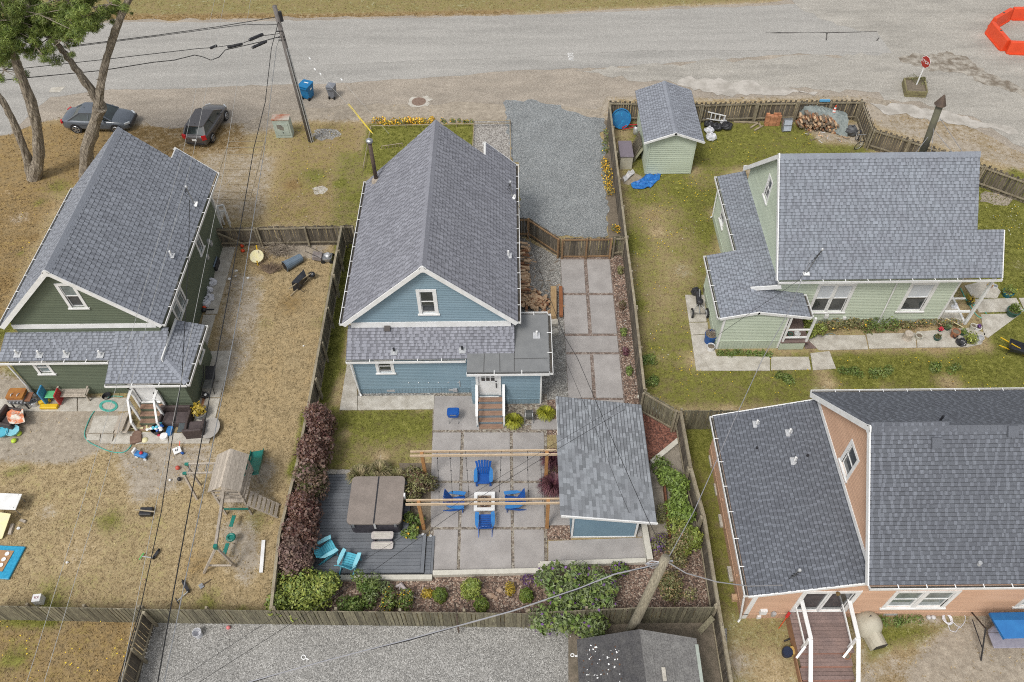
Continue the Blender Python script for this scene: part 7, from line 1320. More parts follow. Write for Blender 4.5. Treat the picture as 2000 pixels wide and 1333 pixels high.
for w in (w0, w1):
    d = (w1-w0).normalized(); d = (Vector((.75, .35, 0)).normalized() if w is w0 else d); cir = [w+(d*math.cos(q*math.pi/12)+Vector((.12, -.1, 1)).normalized()*math.sin(q*math.pi/12))*.31 for q in range(25)]; W_ = mk('wheel', M().tube(cir, .022, 6), RUBBER, T); mk('rim', M().tube([w+(p_-w)*.92 for p_ in cir], .012, 5), GALV, W_); sp_ = M()
    for q in range(0, 24, 2): sp_.tube([w, w+(cir[q]-w)*.92], .004, 3)
    mk('spokes', sp_, GALV, W_, kind='stuff')
mk('frame', M().tube([w1, bb, w0+Vector((.02, .12, .45)), bb+Vector((0, .12, .5)), bb], .018, 6).tube([w1, bb+Vector((0, .12, .5))], .014, 6), BLACKM, T); mk('fork', M().tube([w0, w0+Vector((.02, .12, .45)), w0+Vector((.0, .14, .66))], .016, 6), STEEL, T); q = w0+Vector((0, .14, .66)); mk('handlebar', M().tube([q-Vector((.25, 0, 0)), q, q+Vector((.25, 0, 0))], .014, 6), STEEL, T); mk('saddle', M().ball(bb+Vector((0, .14, .58)), .07, .13, .04, 8, 5), BLACKM, T)
bag('dark bundle of rubbish beside the bicycle in the fence corner', (1660, 262), .42, mat('grey_bag', (.11, .115, .12), (.05, .05, .055), sc=5, rough=.5), sz=.7); T1('blue_sheet', 'small sky blue sheet hanging over the road fence', 'cloth', P(1610, 195), M().beam(P(1601, 197, 1.46), P(1621, 197, 1.46), .1, .12), col('sky_blue_cloth', (.1, .35, .6), .8))
T = thing('wood_debris', 'scattered bark and broken wood in front of the firewood stack', 'debris', P(1620, 272)); logs(T, 26, lambda i: ((P(random.uniform(1575, 1655), random.uniform(258, 278)).to_2d().x, P(1600, random.uniform(258, 278)).y, .04), (random.uniform(-1, 1), random.uniform(-1, 1), 0)), [LOG3, LOG1, CLOTHW], (.02, .045), (.1, .35), 'fragment')
# ---------------------------------------------------------------- blue house side yard
T = thing('firewood_row', 'stacked split firewood along the east wall of the blue house', 'firewood', P(1020, 540)); a, b_ = P(1022, 490), P(1022, 585); fwr = lambda i: ((a.x-.02+random.uniform(-.12, .22), a.y+(b_.y-a.y)*random.random(), .06+random.random()*.65), (1, random.uniform(-.2, .2), random.uniform(-.08, .08))); logs(T, 120, fwr, [LOG1, LOG1, LOG1, LOG2, LOG3], (.05, .09), (.3, .42))
T = thing('split_wood_heap', 'tumbled heap of freshly split firewood beside the flat roof', 'firewood', P(1045, 595)); c = P(1040, 598)
def heap(i): r = abs(random.gauss(0, .42)); q = random.uniform(0, 6.28); return (c.x+r*math.cos(q)*1.1-.05, c.y+r*math.sin(q)*.95, max(.05, .62-.5*r+random.uniform(-.08, .05))), (random.uniform(-1, 1), random.uniform(-1, 1), random.uniform(-.5, .5))
logs(T, 190, heap, [LOG1, LOG1, LOG1, LOG1, LOG2], (.055, .09), (.2, .3))
T1('timber_beam', 'thick tan timber beam lying beside the concrete driveway slabs', 'timber', P(1082, 590), M().beam(P(1081, 562, .26), P(1081, 621, .26), .3, .24), mat('tan_beam', (.42, .29, .15), (.30, .19, .09), sc=3, stretch=(6, 1, 1), rough=.85, grain=.2), bev=.01); T1('timber_beam', 'narrow rust brown timber beam lying along the slabs', 'timber', P(1095, 590), M().beam(P(1095, 561, .2), P(1096, 618, .2), .18, .18), mat('rust_beam', (.30, .115, .045), (.22, .08, .03), sc=3, rough=.85), bev=.01)
for i, (x, y, s_, rz_, lb) in enumerate(((1081, 630, .46, .05, 'pale square concrete block nearest the tan beam'), (1083, 649, .38, .35, 'tilted pale concrete block nearest the white gutter corner'))): c = P(x, y, .12); T1('concrete_block', lb, 'concrete block', c, M().obox((c.x, c.y, .1), s_, s_*.72, .2, rz_), CONC2, bev=.015)
T = thing('wood_splinters', 'scattered wood splinters and offcuts on the side yard gravel', 'debris', P(1050, 540)); logs(T, 30, lambda i: ((P(random.uniform(1028, 1090), 520).x, P(1050, random.uniform(495, 600)).y, .03), (random.uniform(-1, 1), random.uniform(-1, 1), 0)), [LOG1, LOG3], (.012, .03), (.08, .3), 'fragment')
T = thing('hose_reel', 'dark wire hose reel against the blue annex wall', 'hose reel', P(1033, 808)); c = P(1033, 812, .35); mk('reel', M().tube([(c.x-.13, c.y, .42), (c.x+.13, c.y, .42)], .2, 14), mat('dark_hose', (.05, .055, .05), (.09, .09, .085), sc=20, rough=.6), T); m = M()
for s_ in (-1, 1): m.tube([(c.x+s_*.2, c.y-.25, 0), (c.x+s_*.17, c.y, .75), (c.x+s_*.2, c.y+.2, 0)], .015, 5).tube([(c.x+s_*.16+.0, c.y+.24*math.cos(q*.628), .42+.24*math.sin(q*.628)) for q in range(11)], .012, 5)
mk('stand', m.tube([(c.x-.2, c.y-.25, .02), (c.x+.2, c.y-.25, .02)], .015, 5), STEEL, T)
# ---------------------------------------------------------------- left yard
c = P(500, 497, .5); T = thing('toy_table', 'round pale yellow toy table tipped up near the back fence', 'table', c); R = Matrix.Rotation(math.radians(25), 3, 'X'); q = M().lathe([(.36, -.02), (.38, 0), (.36, .03), (0, .032)], (0, 0, 0), 22); q.v = [tuple(Vector((c.x, c.y, .35))+R @ Vector(v)) for v in q.v]; PYE = mat('pale_yellow_plastic', (.68, .62, .32), (.62, .57, .38), sc=4, rough=.5); mk('top', q, PYE, T); YPL = col('yellow_plastic', (.75, .48, .02)); mk('leg', M().tube([(c.x, c.y+.3, .4), (c.x, c.y+.42, .75)], .04, 7), YPL, T); mk('leg', M().tube([(c.x+.05, c.y-.3, .3), (c.x+.06, c.y-.36, .0)], .035, 7), YPL, T)
def twigs(T, c, n, rx_, ry_, rz_, l, mt, nm='twig'):
    m = M()
    for i in range(n): p_ = Vector((c.x+random.gauss(0, rx_), c.y+random.gauss(0, ry_), abs(random.gauss(0, rz_))+.02)); d = Vector((random.gauss(0, 1), random.gauss(0, 1), random.gauss(0, .3))).normalized()*random.uniform(.4, 1)*l; e = p_+d; e.z = max(.02, e.z); m.tube([p_, p_.lerp(e, .5)+Vector((0, 0, .03)), e], [.014, .01, .005], 4, cap=False)
    mk('twigs', m, mt, T, kind='stuff')
TW = mat('dry_twigs', (.24, .175, .12), (.15, .105, .075), sc=5, rough=.9); TW2 = mat('grey_twigs', (.33, .28, .22), (.22, .18, .14), sc=5, rough=.9)
T = thing('brush_pile', 'heap of grey cut branches against the back fence', 'brush pile', P(540, 490)); twigs(T, P(543, 492), 330, .42, .22, .22, .5, TW2); T = thing('dead_bush', 'dead brown fan shaped bush lying before the brush pile', 'bush', P(528, 522)); c = P(527, 536); m = M()
for i in range(260): q = random.uniform(.35, 2.75); r = random.uniform(.4, .95); m.tube([(c.x+random.uniform(-.03, .03), c.y, .04), (c.x+.5*r*math.cos(q), c.y+.5*r*math.sin(q), .16+random.uniform(-.08, .1)), (c.x+r*math.cos(q)*1.0, c.y+r*math.sin(q)*.9, .2+random.uniform(-.15, .25))], [.016, .008, .003], 4, cap=False)
mk('twigs', m, TW, T, kind='stuff')
c = P(573, 518, .25); T = thing('garbage_can', 'blue grey plastic garbage can lying on its side on dry grass', 'bin', c); GB = mat('grey_blue_plastic', (.15, .20, .255), (.12, .165, .21), rough=.55, sc=3); a = P(556, 521, .27); b_ = P(589, 503, .25); mk('body', M().tube([a, a+(b_-a)*.03, a+(b_-a)*.06, b_-(b_-a)*.02, b_], [.3, .3, .275, .225, .2], 18), GB, T); mk('opening', M().tube([a-(b_-a)*.004, a+(b_-a)*.002], .265, 18), BLACKM, T); d = (b_-a).normalized(); m = M()
for q in range(9): x_ = d.cross(Vector((0, 0, 1))); y_ = x_.cross(d); v_ = (x_*math.cos(q*.7)+y_*math.sin(q*.7)); m.beam(a+d*.12+v_*.262, b_-d*.08+v_*.212, .03, .03)
mk('ribs', m, GB, T, kind='stuff')
def barrow(label, c, rz, hm, rx_=0, tipped=False):
    T = thing('wheelbarrow', label, 'wheelbarrow'); tr = M(); o0 = [(-.32, -.28), (.42, -.2), (.42, .2), (-.32, .28)]; t0 = [(-.52, -.36), (.66, -.3), (.66, .3), (-.52, .36)]
    v = [(x, y, .32) for x, y in o0]+[(x, y, .62) for x, y in t0]+[(x*.96, y*.95, .34) for x, y in o0]+[(x*.97, y*.96, .62) for x, y in t0]; tr.add(v, [(3, 2, 1, 0), (0, 1, 5, 4), (1, 2, 6, 5), (2, 3, 7, 6), (3, 0, 4, 7), (8, 9, 10, 11), (12, 13, 9, 8), (13, 14, 10, 9), (14, 15, 11, 10), (15, 12, 8, 11), (4, 5, 13, 12), (5, 6, 14, 13), (6, 7, 15, 14), (7, 4, 12, 15)]); mk('tray', tr, mat('black_tray', (.02, .022, .028), (.035, .038, .045), rough=.35, sc=3), T)
    for s_ in (-1, 1): mk('handle', M().beam((.75, s_*.1, .2), (-.95, s_*.3, .52), .04, .04), hm, T); mk('leg', M().tube([(-.3, s_*.22, .35), (-.42, s_*.24, 0), (-.2, s_*.22, .0)], .014, 5), BLACKM, T)
    w = mk('wheel', M().tube([(.74, -.045, .19), (.74, .045, .19)], .19, 16), RUBBER, T); mk('rim', M().tube([(.74, -.05, .19), (.74, .05, .19)], .08, 10), STEEL, w); place(T, c, rz, rx_, 0, .92); return T
barrow('black wheelbarrow tipped on its side on the dry grass', P(600, 556, .3), math.radians(65), TB_, rx_=math.radians(-85)); barrow('black wheelbarrow with yellow handles on the lawn at the right edge', P(1982, 692, .0), math.radians(-28), YPL)
c = P(632, 508); T = thing('lawn_mower', 'grey push lawn mower beside the fence corner', 'lawn mower', c); mk('deck', M().prism(rrect(c.x-.02, c.y-.25, c.x+.5, c.y+.25, .12), .1, .28), STEEL, T, bev=.03); mk('engine', M().lathe([(.15, .28), (.17, .4), (.1, .46), (.0, .47)], (c.x+.28, c.y, 0), 14), GALV, T); mk('grass_bag', M().obox((c.x-.28, c.y, .28), .5, .42, .3, 0, 0, .2), mat('grey_fabric', (.30, .27, .26), (.2, .17, .16), sc=4, rough=.9), T, bev=.04)
for sx, sy in ((.02, -.28), (.02, .28), (.46, -.28), (.46, .28)): mk('wheel', M().tube([(c.x+sx, c.y+sy-.025, .1), (c.x+sx, c.y+sy+.025, .1)], .1, 12), RUBBER, T)
mk('handle', M().tube([(c.x+.05, c.y-.2, .25), (c.x-.75, c.y-.22, .85), (c.x-.8, c.y+.22, .88), (c.x+.05, c.y+.2, .25)], .014, 6), BLACKM, T)
T1('orange_toy', 'small bright orange plastic toy near the gate walk', 'toy', P(473, 488), M().ball(P(473, 480, .12), .1, .12, .12).ball(P(474, 490, .1), .12, .1, .1), ORB, smooth=True); T1('white_litter', 'white crumpled paper scrap on the dry dirt', 'litter', P(461, 529), M().ball(P(461, 529, .05), .08, .06, .05, 7, 5, .3), WHITE); T1('blue_litter', 'small pale blue crumpled wrapper on the dirt', 'litter', P(460, 528), M().ball(P(460, 540, .05), .07, .05, .04, 7, 5, .3), CLOTHW)
for i, (x, y, s_) in enumerate(((448, 545, .1), (484, 543, .08), (593, 676, .05), (497, 490, .04), (131, 1099, .06), (36, 1032, .08), (282, 1132, .04))): T1('white_scrap', ['white scrap beside the concrete walk', 'white scrap on the dry grass below the toy table', 'tiny white ball on the dry yard', 'small white scrap by the toy table', 'tiny pale scrap under the thin wires', 'white scrap beside the white boards', 'small pink scrap under the black wire'][i], 'litter', P(x, y), M().ball(P(x, y, s_*.6), s_, s_*.8, s_*.6, 7, 5, .25), WHITE if i != 6 else col('pink_scrap', (.5, .3, .28)))
# side walk bags and tote
c = P(421, 531, .0); T = thing('storage_tote', 'black crate with blue grey lid against the dark green wall', 'storage box', c); mk('crate', M().box(c.x-.28, c.y-.02, .02, c.x+.12, c.y+.7, .38), BLACKM, T, bev=.02); mk('lid', M().box(c.x-.33, c.y-.08, .39, c.x+.08, c.y+.66, .48), GB, T, bev=.03)
for i, (x, y, r) in enumerate(((416, 556, .26), (409, 571, .24), (411, 586, .25), (404, 597, .24))): bag(['white bag nearest the storage tote on the side walk', 'second white bag along the dark green wall', 'third white bag along the dark green wall', 'white bag farthest from the tote near the leaf blower'][i], (x, y), r, BAGW, group='white bags along the green wall', sz=.7)
c = P(399, 609); T = thing('leaf_blower', 'black and orange leaf blower on the side walk', 'garden tool', c); mk('body', M().ball((c.x, c.y, .12), .15, .13, .12), BLACKM, T, smooth=True); mk('housing', M().ball((c.x, c.y+.15, .14), .1, .08, .1), ORB, T, smooth=True); mk('tube', M().tube([(c.x+.1, c.y+.05, .1), (c.x+.5, c.y+.08, .06)], .035, 8), BLACKM, T)
# left patio
c = P(32, 800); T = thing('gas_grill', 'gas grill with rusty orange brown lid and two chrome handles', 'barbecue', c); BRL = mat('orange_brown_lid', (.38, .165, .03), (.28, .10, .02), sc=3, rough=.4); a, b_ = P(9, 779, .85), P(52, 758, .85)
mk('lid', M().prism(rrect(a.x, a.y, b_.x, b_.y+.0, .08), .72, .86), BRL, T, bev=.04); mk('cabinet', M().box(a.x+.05, a.y-.05, .45, b_.x-.02, b_.y-.05, .715), STEEL, T); mk('shelf', M().box(b_.x, a.y, .6, b_.x+.25, b_.y-.1, .64), mat('brown_shelf', (.25, .11, .06), rough=.6), T)
for t in (.3, .68): q = a.x+(b_.x-a.x)*t; mk('handle', M().tube([(q, a.y+.1, .88), (q+.02, a.y+.18, .93), (q+.04, a.y+.26, .88)], .02, 6), GALV, T)
for t in range(5): q = a.x+.15+.17*t; mk('knob', M().tube([(q, a.y-.05, .62), (q, a.y-.1, .62)], .035, 8), GALV, T)
for x_, y_ in ((a.x+.1, a.y), (b_.x-.05, a.y), (a.x+.1, b_.y-.1), (b_.x-.05, b_.y-.1)): mk('leg', M().beam((x_, y_, 0), (x_, y_, .45), .05, .05), BLACKM, T)
bucket('white paint bucket by the downspout of the dark green house', (70, 792), .19, .3, CLOTHW, inside=STEEL)
c = P(107, 793); T = thing('toy_slide', 'colourful toddler play table with blue side, green top and yellow base', 'toy', c); mk('base', M().box(c.x-.55, c.y-.25, .04, c.x+.25, c.y+.0, .2).obox((c.x-.45, c.y+.15, .15), .5, .18, .2, .5), YPL, T, bev=.04); mk('top', M().box(c.x-.22, c.y+.02, .55, c.x+.22, c.y+.42, .62), col('green_plastic', (.12, .48, .22)), T, bev=.03); mk('side_panel', M().box(c.x-.36, c.y-.05, .12, c.x-.27, c.y+.45, 1.05), col('light_blue_plastic', (.06, .28, .5)), T, bev=.04); mk('side_panel', M().box(c.x+.27, c.y-.05, .1, c.x+.36, c.y+.45, .8), col('red_toy_plastic', (.42, .03, .03)), T, bev=.04); mk('wheel', M().tube([(c.x-.55, c.y+.42, .5), (c.x-.48, c.y+.42, .55)], .14, 12), col('pink_plastic', (.6, .12, .2)), T)
c = P(147, 786); T = thing('garden_bench', 'silvered slatted wooden bench against the dark green wall', 'bench', c); w_ = .68
for i in range(6): mk('seat_slat', M().box(c.x-w_, c.y+.0+.085*i, .4, c.x+w_, c.y+.07+.085*i, .43), GREYWOOD, T)
for i in range(14): q = c.x-w_+.06+i*(2*w_-.12)/13; mk('back_slat', M().beam((q, c.y+.5, .45), (q, c.y+.56, .82), .045, .02, up=(0, 1, 0)), GREYWOOD, T)
mk('top_rail', M().box(c.x-w_-.03, c.y+.54, .82, c.x+w_+.03, c.y+.6, .89), GREYWOOD, T)
for s_ in (-1, 1):
    mk('arm', M().box(c.x+s_*w_-.04, c.y-.05, .6, c.x+s_*w_+.04, c.y+.52, .63), GREYWOOD, T)
    for y_, h_ in ((.0, .6), (.52, .85)): mk('leg', M().box(c.x+s_*w_-.035, c.y+y_, 0, c.x+s_*w_+.035, c.y+y_+.06, h_), GREYWOOD, T)
T1('black_bowl', 'round black rubber tub against the green wall', 'tub', P(210, 775), M().lathe([(.14, 0), (.2, .16), (.18, .16), (.12, .02)], P(210, 777), 16), BLACKM)
HOSE = mat('teal_hose', (.05, .33, .27), (.12, .42, .35), sc=9, rough=.5)
def hose(label, pts, r=.022, mt=HOSE, z=.03):
    q = [P(x, y, z) for x, y in pts]; out = []
    for i in range(len(q)-1):
        p0, p1, p2, p3 = q[max(0, i-1)], q[i], q[i+1], q[min(len(q)-1, i+2)]
        for k_ in range(4): t = k_/4; out.append(.5*((2*p1)+(p2-p0)*t+(2*p0-5*p1+4*p2-p3)*t*t+(3*p1-p0-3*p2+p3)*t**3))
    return T1('garden_hose', label, 'hose', q[0], M().tube(out+[q[-1]], r, 6), mt)
cp = [(212+18*math.cos(a)*s_, 793+11*math.sin(a)*s_) for s_, a in [(1-.07*(i/12), i*math.pi/6) for i in range(48)]]; hose('coiled teal garden hose beside the green house steps', cp, .025, z=.06)
hose('loose teal garden hose trailing from the coil round the paving slabs', [(240, 775), (215, 775), (200, 790), (183, 805), (172, 825), (165, 848), (172, 862), (190, 872), (215, 882), (240, 884), (255, 872), (262, 852)]); hose('teal hose trailing over the concrete pads of the mint house', [(1876, 563), (1884, 580), (1896, 600), (1910, 618), (1925, 622), (1926, 612), (1912, 600), (1900, 596), (1925, 596), (1955, 604), (2000, 606), (2040, 608)]); hose('grey green hose coil on the mint house path', [(1612, 654), (1625, 652), (1640, 660), (1652, 664), (1650, 668), (1636, 664), (1622, 656), (1612, 654)], .02, col('grey_green_hose', (.2, .25, .22)))
T = thing('plank_pile', 'pile of silvered planks and an upturned bench beside the steps', 'timber', P(245, 830))
for a, b_, z in (((226, 840), (240, 808), .42), ((234, 842), (248, 806), .45), ((243, 846), (256, 820), .3), ((228, 846), (236, 815), .38)): mk('plank', M().beam(P(*a, z), P(*b_, z), .2, .04), GREYWOOD, T)
mk('trestle', M().box(P(236, 835).x-.1, P(236, 835).y, 0, P(236, 835).x+.3, P(236, 820).y, .3), GREYWOOD, T)
WICK = mat('dark_wicker', (.045, .032, .03), (.075, .055, .05), sc=14, rough=.7, grain=.3); CUSH = mat('dark_cushion', (.06, .045, .045), (.09, .07, .068), sc=4, rough=.9)
def sofa(label, c, w, rz, name='wicker_sofa', cat='sofa', cush=CUSH, s=1.):
    T = thing(name, label, cat); mk('base', M().box(-w/2, -.36, .05, w/2, .36, .32), WICK, T, bev=.03); mk('back', M().box(-w/2, .26, .3, w/2, .4, .74), WICK, T, bev=.05)
    for s_ in (-1, 1): mk('arm', M().box(s_*w/2-(.12 if s_ > 0 else 0), -.36, .3, s_*w/2+(0 if s_ > 0 else .12), .28, .55), WICK, T, bev=.04)
    n = 2 if w > 1.2 else 1
    for i in range(n): a = -w/2+.13+i*(w-.26)/n; mk('cushion', M().box(a+.01, -.34, .32, a+(w-.26)/n-.01, .25, .42), cush, T, bev=.04)
    place(T, c, rz, s=s); return T
sofa('dark brown wicker loveseat under the corner of the green house', P(349, 823), 1.35, 0.); sofa('dark brown wicker armchair at the outer patio corner', P(386, 845), .85, math.radians(185), 'wicker_armchair', 'armchair'); sofa('dark armchair heaped with an orange and white blanket', P(28, 826), .95, math.radians(78), 'wicker_armchair', 'armchair')
flat('blanket', 'orange and white crumpled blanket on the dark armchair', 'blanket', [(14, 806), (28, 800), (44, 802), (47, 816), (50, 826), (36, 830), (20, 828), (15, 815)], mat('orange_white_cloth', (.66, .22, .10), (.62, .58, .50), sc=3.2, rough=.9, lo=.45, hi=.55), z=.45, th=.05, amp=.12)
c = P(411, 762); T = thing('reclining_chair', 'dark folding reclining chair on the walk beside the green wall', 'chair', c); MESH = mat('grey_mesh_fabric', (.16, .165, .15), (.10, .10, .095), sc=6, rough=.8); mk('seat', M().slab([(c.x-.22, c.y-.2, .38), (c.x+.25, c.y-.2, .42), (c.x+.25, c.y+.3, .42), (c.x-.22, c.y+.3, .38)], (0, 0, 1), .03), MESH, T); mk('backrest', M().slab([(c.x-.2, c.y+.3, .4), (c.x+.26, c.y+.3, .4), (c.x+.3, c.y+.75, .85), (c.x-.15, c.y+.75, .85)], (0, -.7, .7), .03), BLACKM, T)
for sx in (-.25, .28): mk('frame', M().tube([(c.x+sx, c.y-.3, 0), (c.x+sx, c.y-.15, .5), (c.x+sx, c.y+.4, .55), (c.x+sx, c.y+.8, .9)], .018, 6).tube([(c.x+sx, c.y+.5, 0), (c.x+sx, c.y+.1, .55)], .018, 6), BLACKM, T)
bag('small black bag with white top beside the reclining chair', (402, 776), .17, BAGB, name='black_bag'); T1('helmet', 'round white lid on the walk beside the reclining chair', 'lid', P(401, 771), M().ball(P(401, 771, .25), .07, .07, .05), WHITE, smooth=True)
c = P(393, 814); T = pot('round grey planter full of yellow leaves in the patio corner', (395, 815), .28, .38, STEEL); V, t = leaves([(P(394, 812).x, P(394, 812).y, .48, .3)], 170, .075, .8, .3); np_mesh('leaves', V, 4, LEAF['gold'], tone=t, parent=T); T1('brown_leaf_pile', 'narrow patch of rusty leaves between the wall and walk', 'leaves', P(396, 790), M().prism(wp([(391, 800), (396, 800), (403, 775), (397, 775)]), 0, .06), mat('rusty_leaves', (.30, .13, .06), (.4, .2, .1), sc=12, rough=.9))
c = P(410, 836, .25); T = thing('stone_table', 'low round grey stone table top at the patio corner', 'table', c); mk('top', M().lathe([(.42, .2), (.43, .26), (0, .262)], (c.x, c.y, 0), 22, 1., 1.3), CONC, T); mk('base', M().lathe([(.2, 0), (.2, .2)], (c.x, c.y, 0), 10), CONC, T)
c = P(362, 836, .36); T1('folding_mat', 'dark grey board lying on the brown armchair corner', 'board', c, M().obox((c.x, c.y, .38), .62, .48, .03, .05), mat('dark_grey_mat', (.075, .09, .095), rough=.6))
T = thing('toy_pile', 'heap of blue and white toys in a black tub at the foot of the steps', 'toys', P(312, 843)); c = P(310, 844); mk('tub', M().lathe([(.2, 0), (.27, .3), (.25, .3), (.18, .02)], (c.x, c.y, 0), 16), BLACKM, T)
for i in range(14): d = Vector((random.gauss(0, .12), random.gauss(0, .12), random.uniform(.22, .42))); mk('toy', M().ball(c+d, .09, .07, .06, 7, 5, .3), random.choice([BLU2, WHITE, TUR, BLU]), T)
c = P(331, 850); T1('blue_toy', 'blue plastic toy boat beside the tub of toys', 'toy', c, M().prism(rrect(c.x-.13, c.y-.1, c.x+.13, c.y+.38, .08), .03, .16), BLU2, bev=.03); c = P(322, 857); T1('white_toy', 'white rounded toy lid in front of the tub of toys', 'toy', c, M().prism(rrect(c.x-.17, c.y-.12, c.x+.15, c.y+.2, .12), .03, .18), WHITE, bev=.04); c = P(312, 852); T1('red_toy', 'small red toy under the tub of toys', 'toy', c, M().ball((c.x, c.y, .07), .1, .06, .06), col('red_toy', (.45, .02, .05)), smooth=True)
T1('toy_bat', 'pale yellow toy bat lying on the patio dirt', 'toy', P(265, 838), M().tube([P(255, 838, .05), P(266, 837, .05), P(280, 836, .06)], [.02, .045, .05], 8), PYE); T1('toy_plunger', 'short pale yellow toy hammer on the patio dirt', 'toy', P(290, 836), M().tube([P(287, 832, .05), P(287, 841, .05)], .05, 8).tube([P(288, 836, .05), P(296, 837, .05)], .025, 6), PYE); c = P(267, 860); T1('brown_sack', 'brown folded sack on the patio corner slab', 'sack', c, M().obox((c.x, c.y, .08), .5, .42, .14, .3).obox((c.x-.05, c.y+.3, .06), .35, .3, .1, -.4), mat('brown_sack_cloth', (.15, .09, .065), (.2, .13, .095), sc=6, rough=.9), bev=.03); T1('yellow_dome', 'yellow round toy lid beside the brown sack', 'toy', P(283, 860), M().ball(P(283, 860, .05), .15, .15, .08), PYE, smooth=True)
c = P(278, 892); T = thing('toy_car', 'blue toddler ride on car with white seat back on the dry grass', 'toy car', c); R_ = -.3; mk('body', M().obox((c.x, c.y, .16), .58, .26, .16, R_), BLU2, T, bev=.05); mk('seat', M().obox((c.x-.27, c.y+.1, .3), .1, .26, .22, R_), WHITE, T, bev=.03); mk('steering_wheel', M().ball((c.x+.05, c.y, .3), .08, .08, .05), col('red_toy2', (.5, .02, .04)), T)
for sx, sy in ((-.2, -.13), (.2, -.15), (-.2, .16), (.22, .1)): mk('wheel', M().tube([(c.x+sx, c.y+sy-.02-sx*.3, .07), (c.x+sx, c.y+sy+.02-sx*.3, .07)], .07, 10), WHITE, T)
c = P(351, 885); T = thing('push_toy', 'white push toy with blue wheels and an orange handle', 'toy', c); mk('panel', M().obox((c.x-.08, c.y+.05, .14), .34, .3, .06, .5, .2), WHITE, T, bev=.02); mk('handle', M().tube([(c.x-.02, c.y+.2, .15), (c.x+.0, c.y+.42, .3)], .02, 6), ORB, T); mk('wheel', M().ball((c.x+.16, c.y-.06, .08), .08, .06, .08), BLU, T); m = M()
for i in range(3):
    for j in range(2): m.obox((c.x-.13+.07*j, c.y+.0+.07*i, .185), .035, .045, .01, .5, .2)
mk('buttons', m, BLACKM, T, kind='stuff')
ball('red ball on the bare dirt beside the monkey bars', (347, 914), .1, col('red_ball', (.5, .09, .06))); ball('small black and white ball below the red ball', (350, 936), .09, BLACKM); ball('pale ball on the bare dirt', (332, 938), .06, WHITE)
c = P(8, 845); T = thing('flower_toy', 'two light blue flower shaped plastic sand trays with lime feet', 'toy', P(15, 850)); 
for (x, y, r, mt_) in ((25, 842, .3, TUR2), (4, 845, .28, TUR)): 
    q = P(x, y, .25); mk('tray', M().lathe([(r*.9, .2), (r, .3), (r*.92, .3), (r*.85, .24), (0, .235)], (q.x, q.y, 0), 9), mt_, T)
for x, y in ((37, 847), (27, 861)): mk('foot', M().ball(P(x, y, .08), .12, .13, .08), col('lime_plastic', (.45, .6, .05)), T, smooth=True)
for lb, pts, z, mt_ in (('white folding table top standing on the dry grass at the left edge', [(-30, 962), (43, 965), (30, 996), (-30, 994)], .6, WHITE),): 
    T = thing('folding_table', lb, 'table', P(10, 990)); mk('top', M().prism([XY(*p, z) for p in pts], z-.04, z), mt_, T, bev=.01)
    for x, y in ((-15, 965), (36, 967), (26, 992), (-15, 992)): q = P(x, y, z); mk('leg', M().tube([(q.x, q.y, z), (q.x, q.y, 0)], .018, 6), STEEL, T)
T1('cream_panel', 'cream panel with yellow rim leaning at the left edge', 'board', P(0, 1020), M().slab([P(-20, 998, .55), P(21, 1004, .55), P(4, 1052, .1), P(-20, 1060, .1)], (.2, -.3, 1), .05), PYE); T1('grey_block', 'grey timber offcut lying near the blue sandbox', 'timber', P(22, 1035), M().beam(P(25, 1024, .06), P(19, 1044, .06), .12, .1), GREYWOOD); T1('grey_block', 'short grey timber offcut near the cream panel', 'timber', P(45, 1018), M().beam(P(40, 1016, .06), P(50, 1020, .06), .1, .08), GREYWOOD)
T = thing('sandbox', 'blue tarp edged sandbox with white plates at the left edge', 'sandbox', P(10, 1100)); mk('frame', M().prism([XY(*p, .12) for p in ((-40, 1063), (49, 1067), (16, 1131), (-40, 1128))], .0, .1), mat('blue_sheet_plastic', (.01, .24, .42), (.03, .34, .55), sc=12, rough=.4), T, bev=.03); mk('sand', M().prism([XY(*p, .14) for p in ((-40, 1072), (27, 1076), (4, 1116), (-40, 1112))], .1, .13), mat('orange_sand', (.42, .25, .13), (.34, .2, .1), sc=5, rough=.9), T)
for x, y in ((14, 1082), (7, 1093), (2, 1104)): c = P(x, y, .15); mk('plate', M().lathe([(.06, .13), (.09, .16), (0, .15)], (c.x, c.y, 0), 12), WHITE, T)
c = P(79, 1178); T = thing('cool_box', 'white box with dark red lettering standing by the bottom fence', 'box', c); CB = M().obox((c.x, c.y+.05, .2), .3, .3, .38, .1); mk('box', CB, WHITE, T); mk('side', M().obox((c.x-.17, c.y+.06, .19), .02, .28, .34, .1), col('purple_side', (.12, .05, .2)), T); text('lettering', 'ICE', (c.x+.01, c.y+.06, .4), .13, (0, 0, .1), col('dark_red_ink', (.25, .02, .04)), parent=T)
c = P(287, 1006); T = thing('crate', 'black plastic crate with a board across it on the dry lawn', 'crate', c); mk('box', M().box(c.x-.26, c.y-.1, 0, c.x+.26, c.y+.25, .22), BLACKM, T, bev=.03); mk('board', M().beam(P(264, 996, .28), P(302, 1000, .28), .05, .03), TB_, T)
def scooter(lb, a, b_, hm):
    a, b_ = P(*a, .1), P(*b_, .1); T = thing('kick_scooter', lb, 'scooter', a); mk('deck', M().beam(a, b_, .12, .03), BLACKM, T); d = (b_-a).normalized(); n = Vector((-d.y, d.x, 0)); e = b_+n*-.5+d*.1; mk('stem', M().tube([b_, e], .02, 6), GALV, T); mk('handlebar', M().tube([e-d*.15, e+d*.15], .025, 6), hm, T)
    for q in (a, b_): mk('wheel', M().tube([q-n*.02, q+n*.02], .07, 12), RUBBER, T)
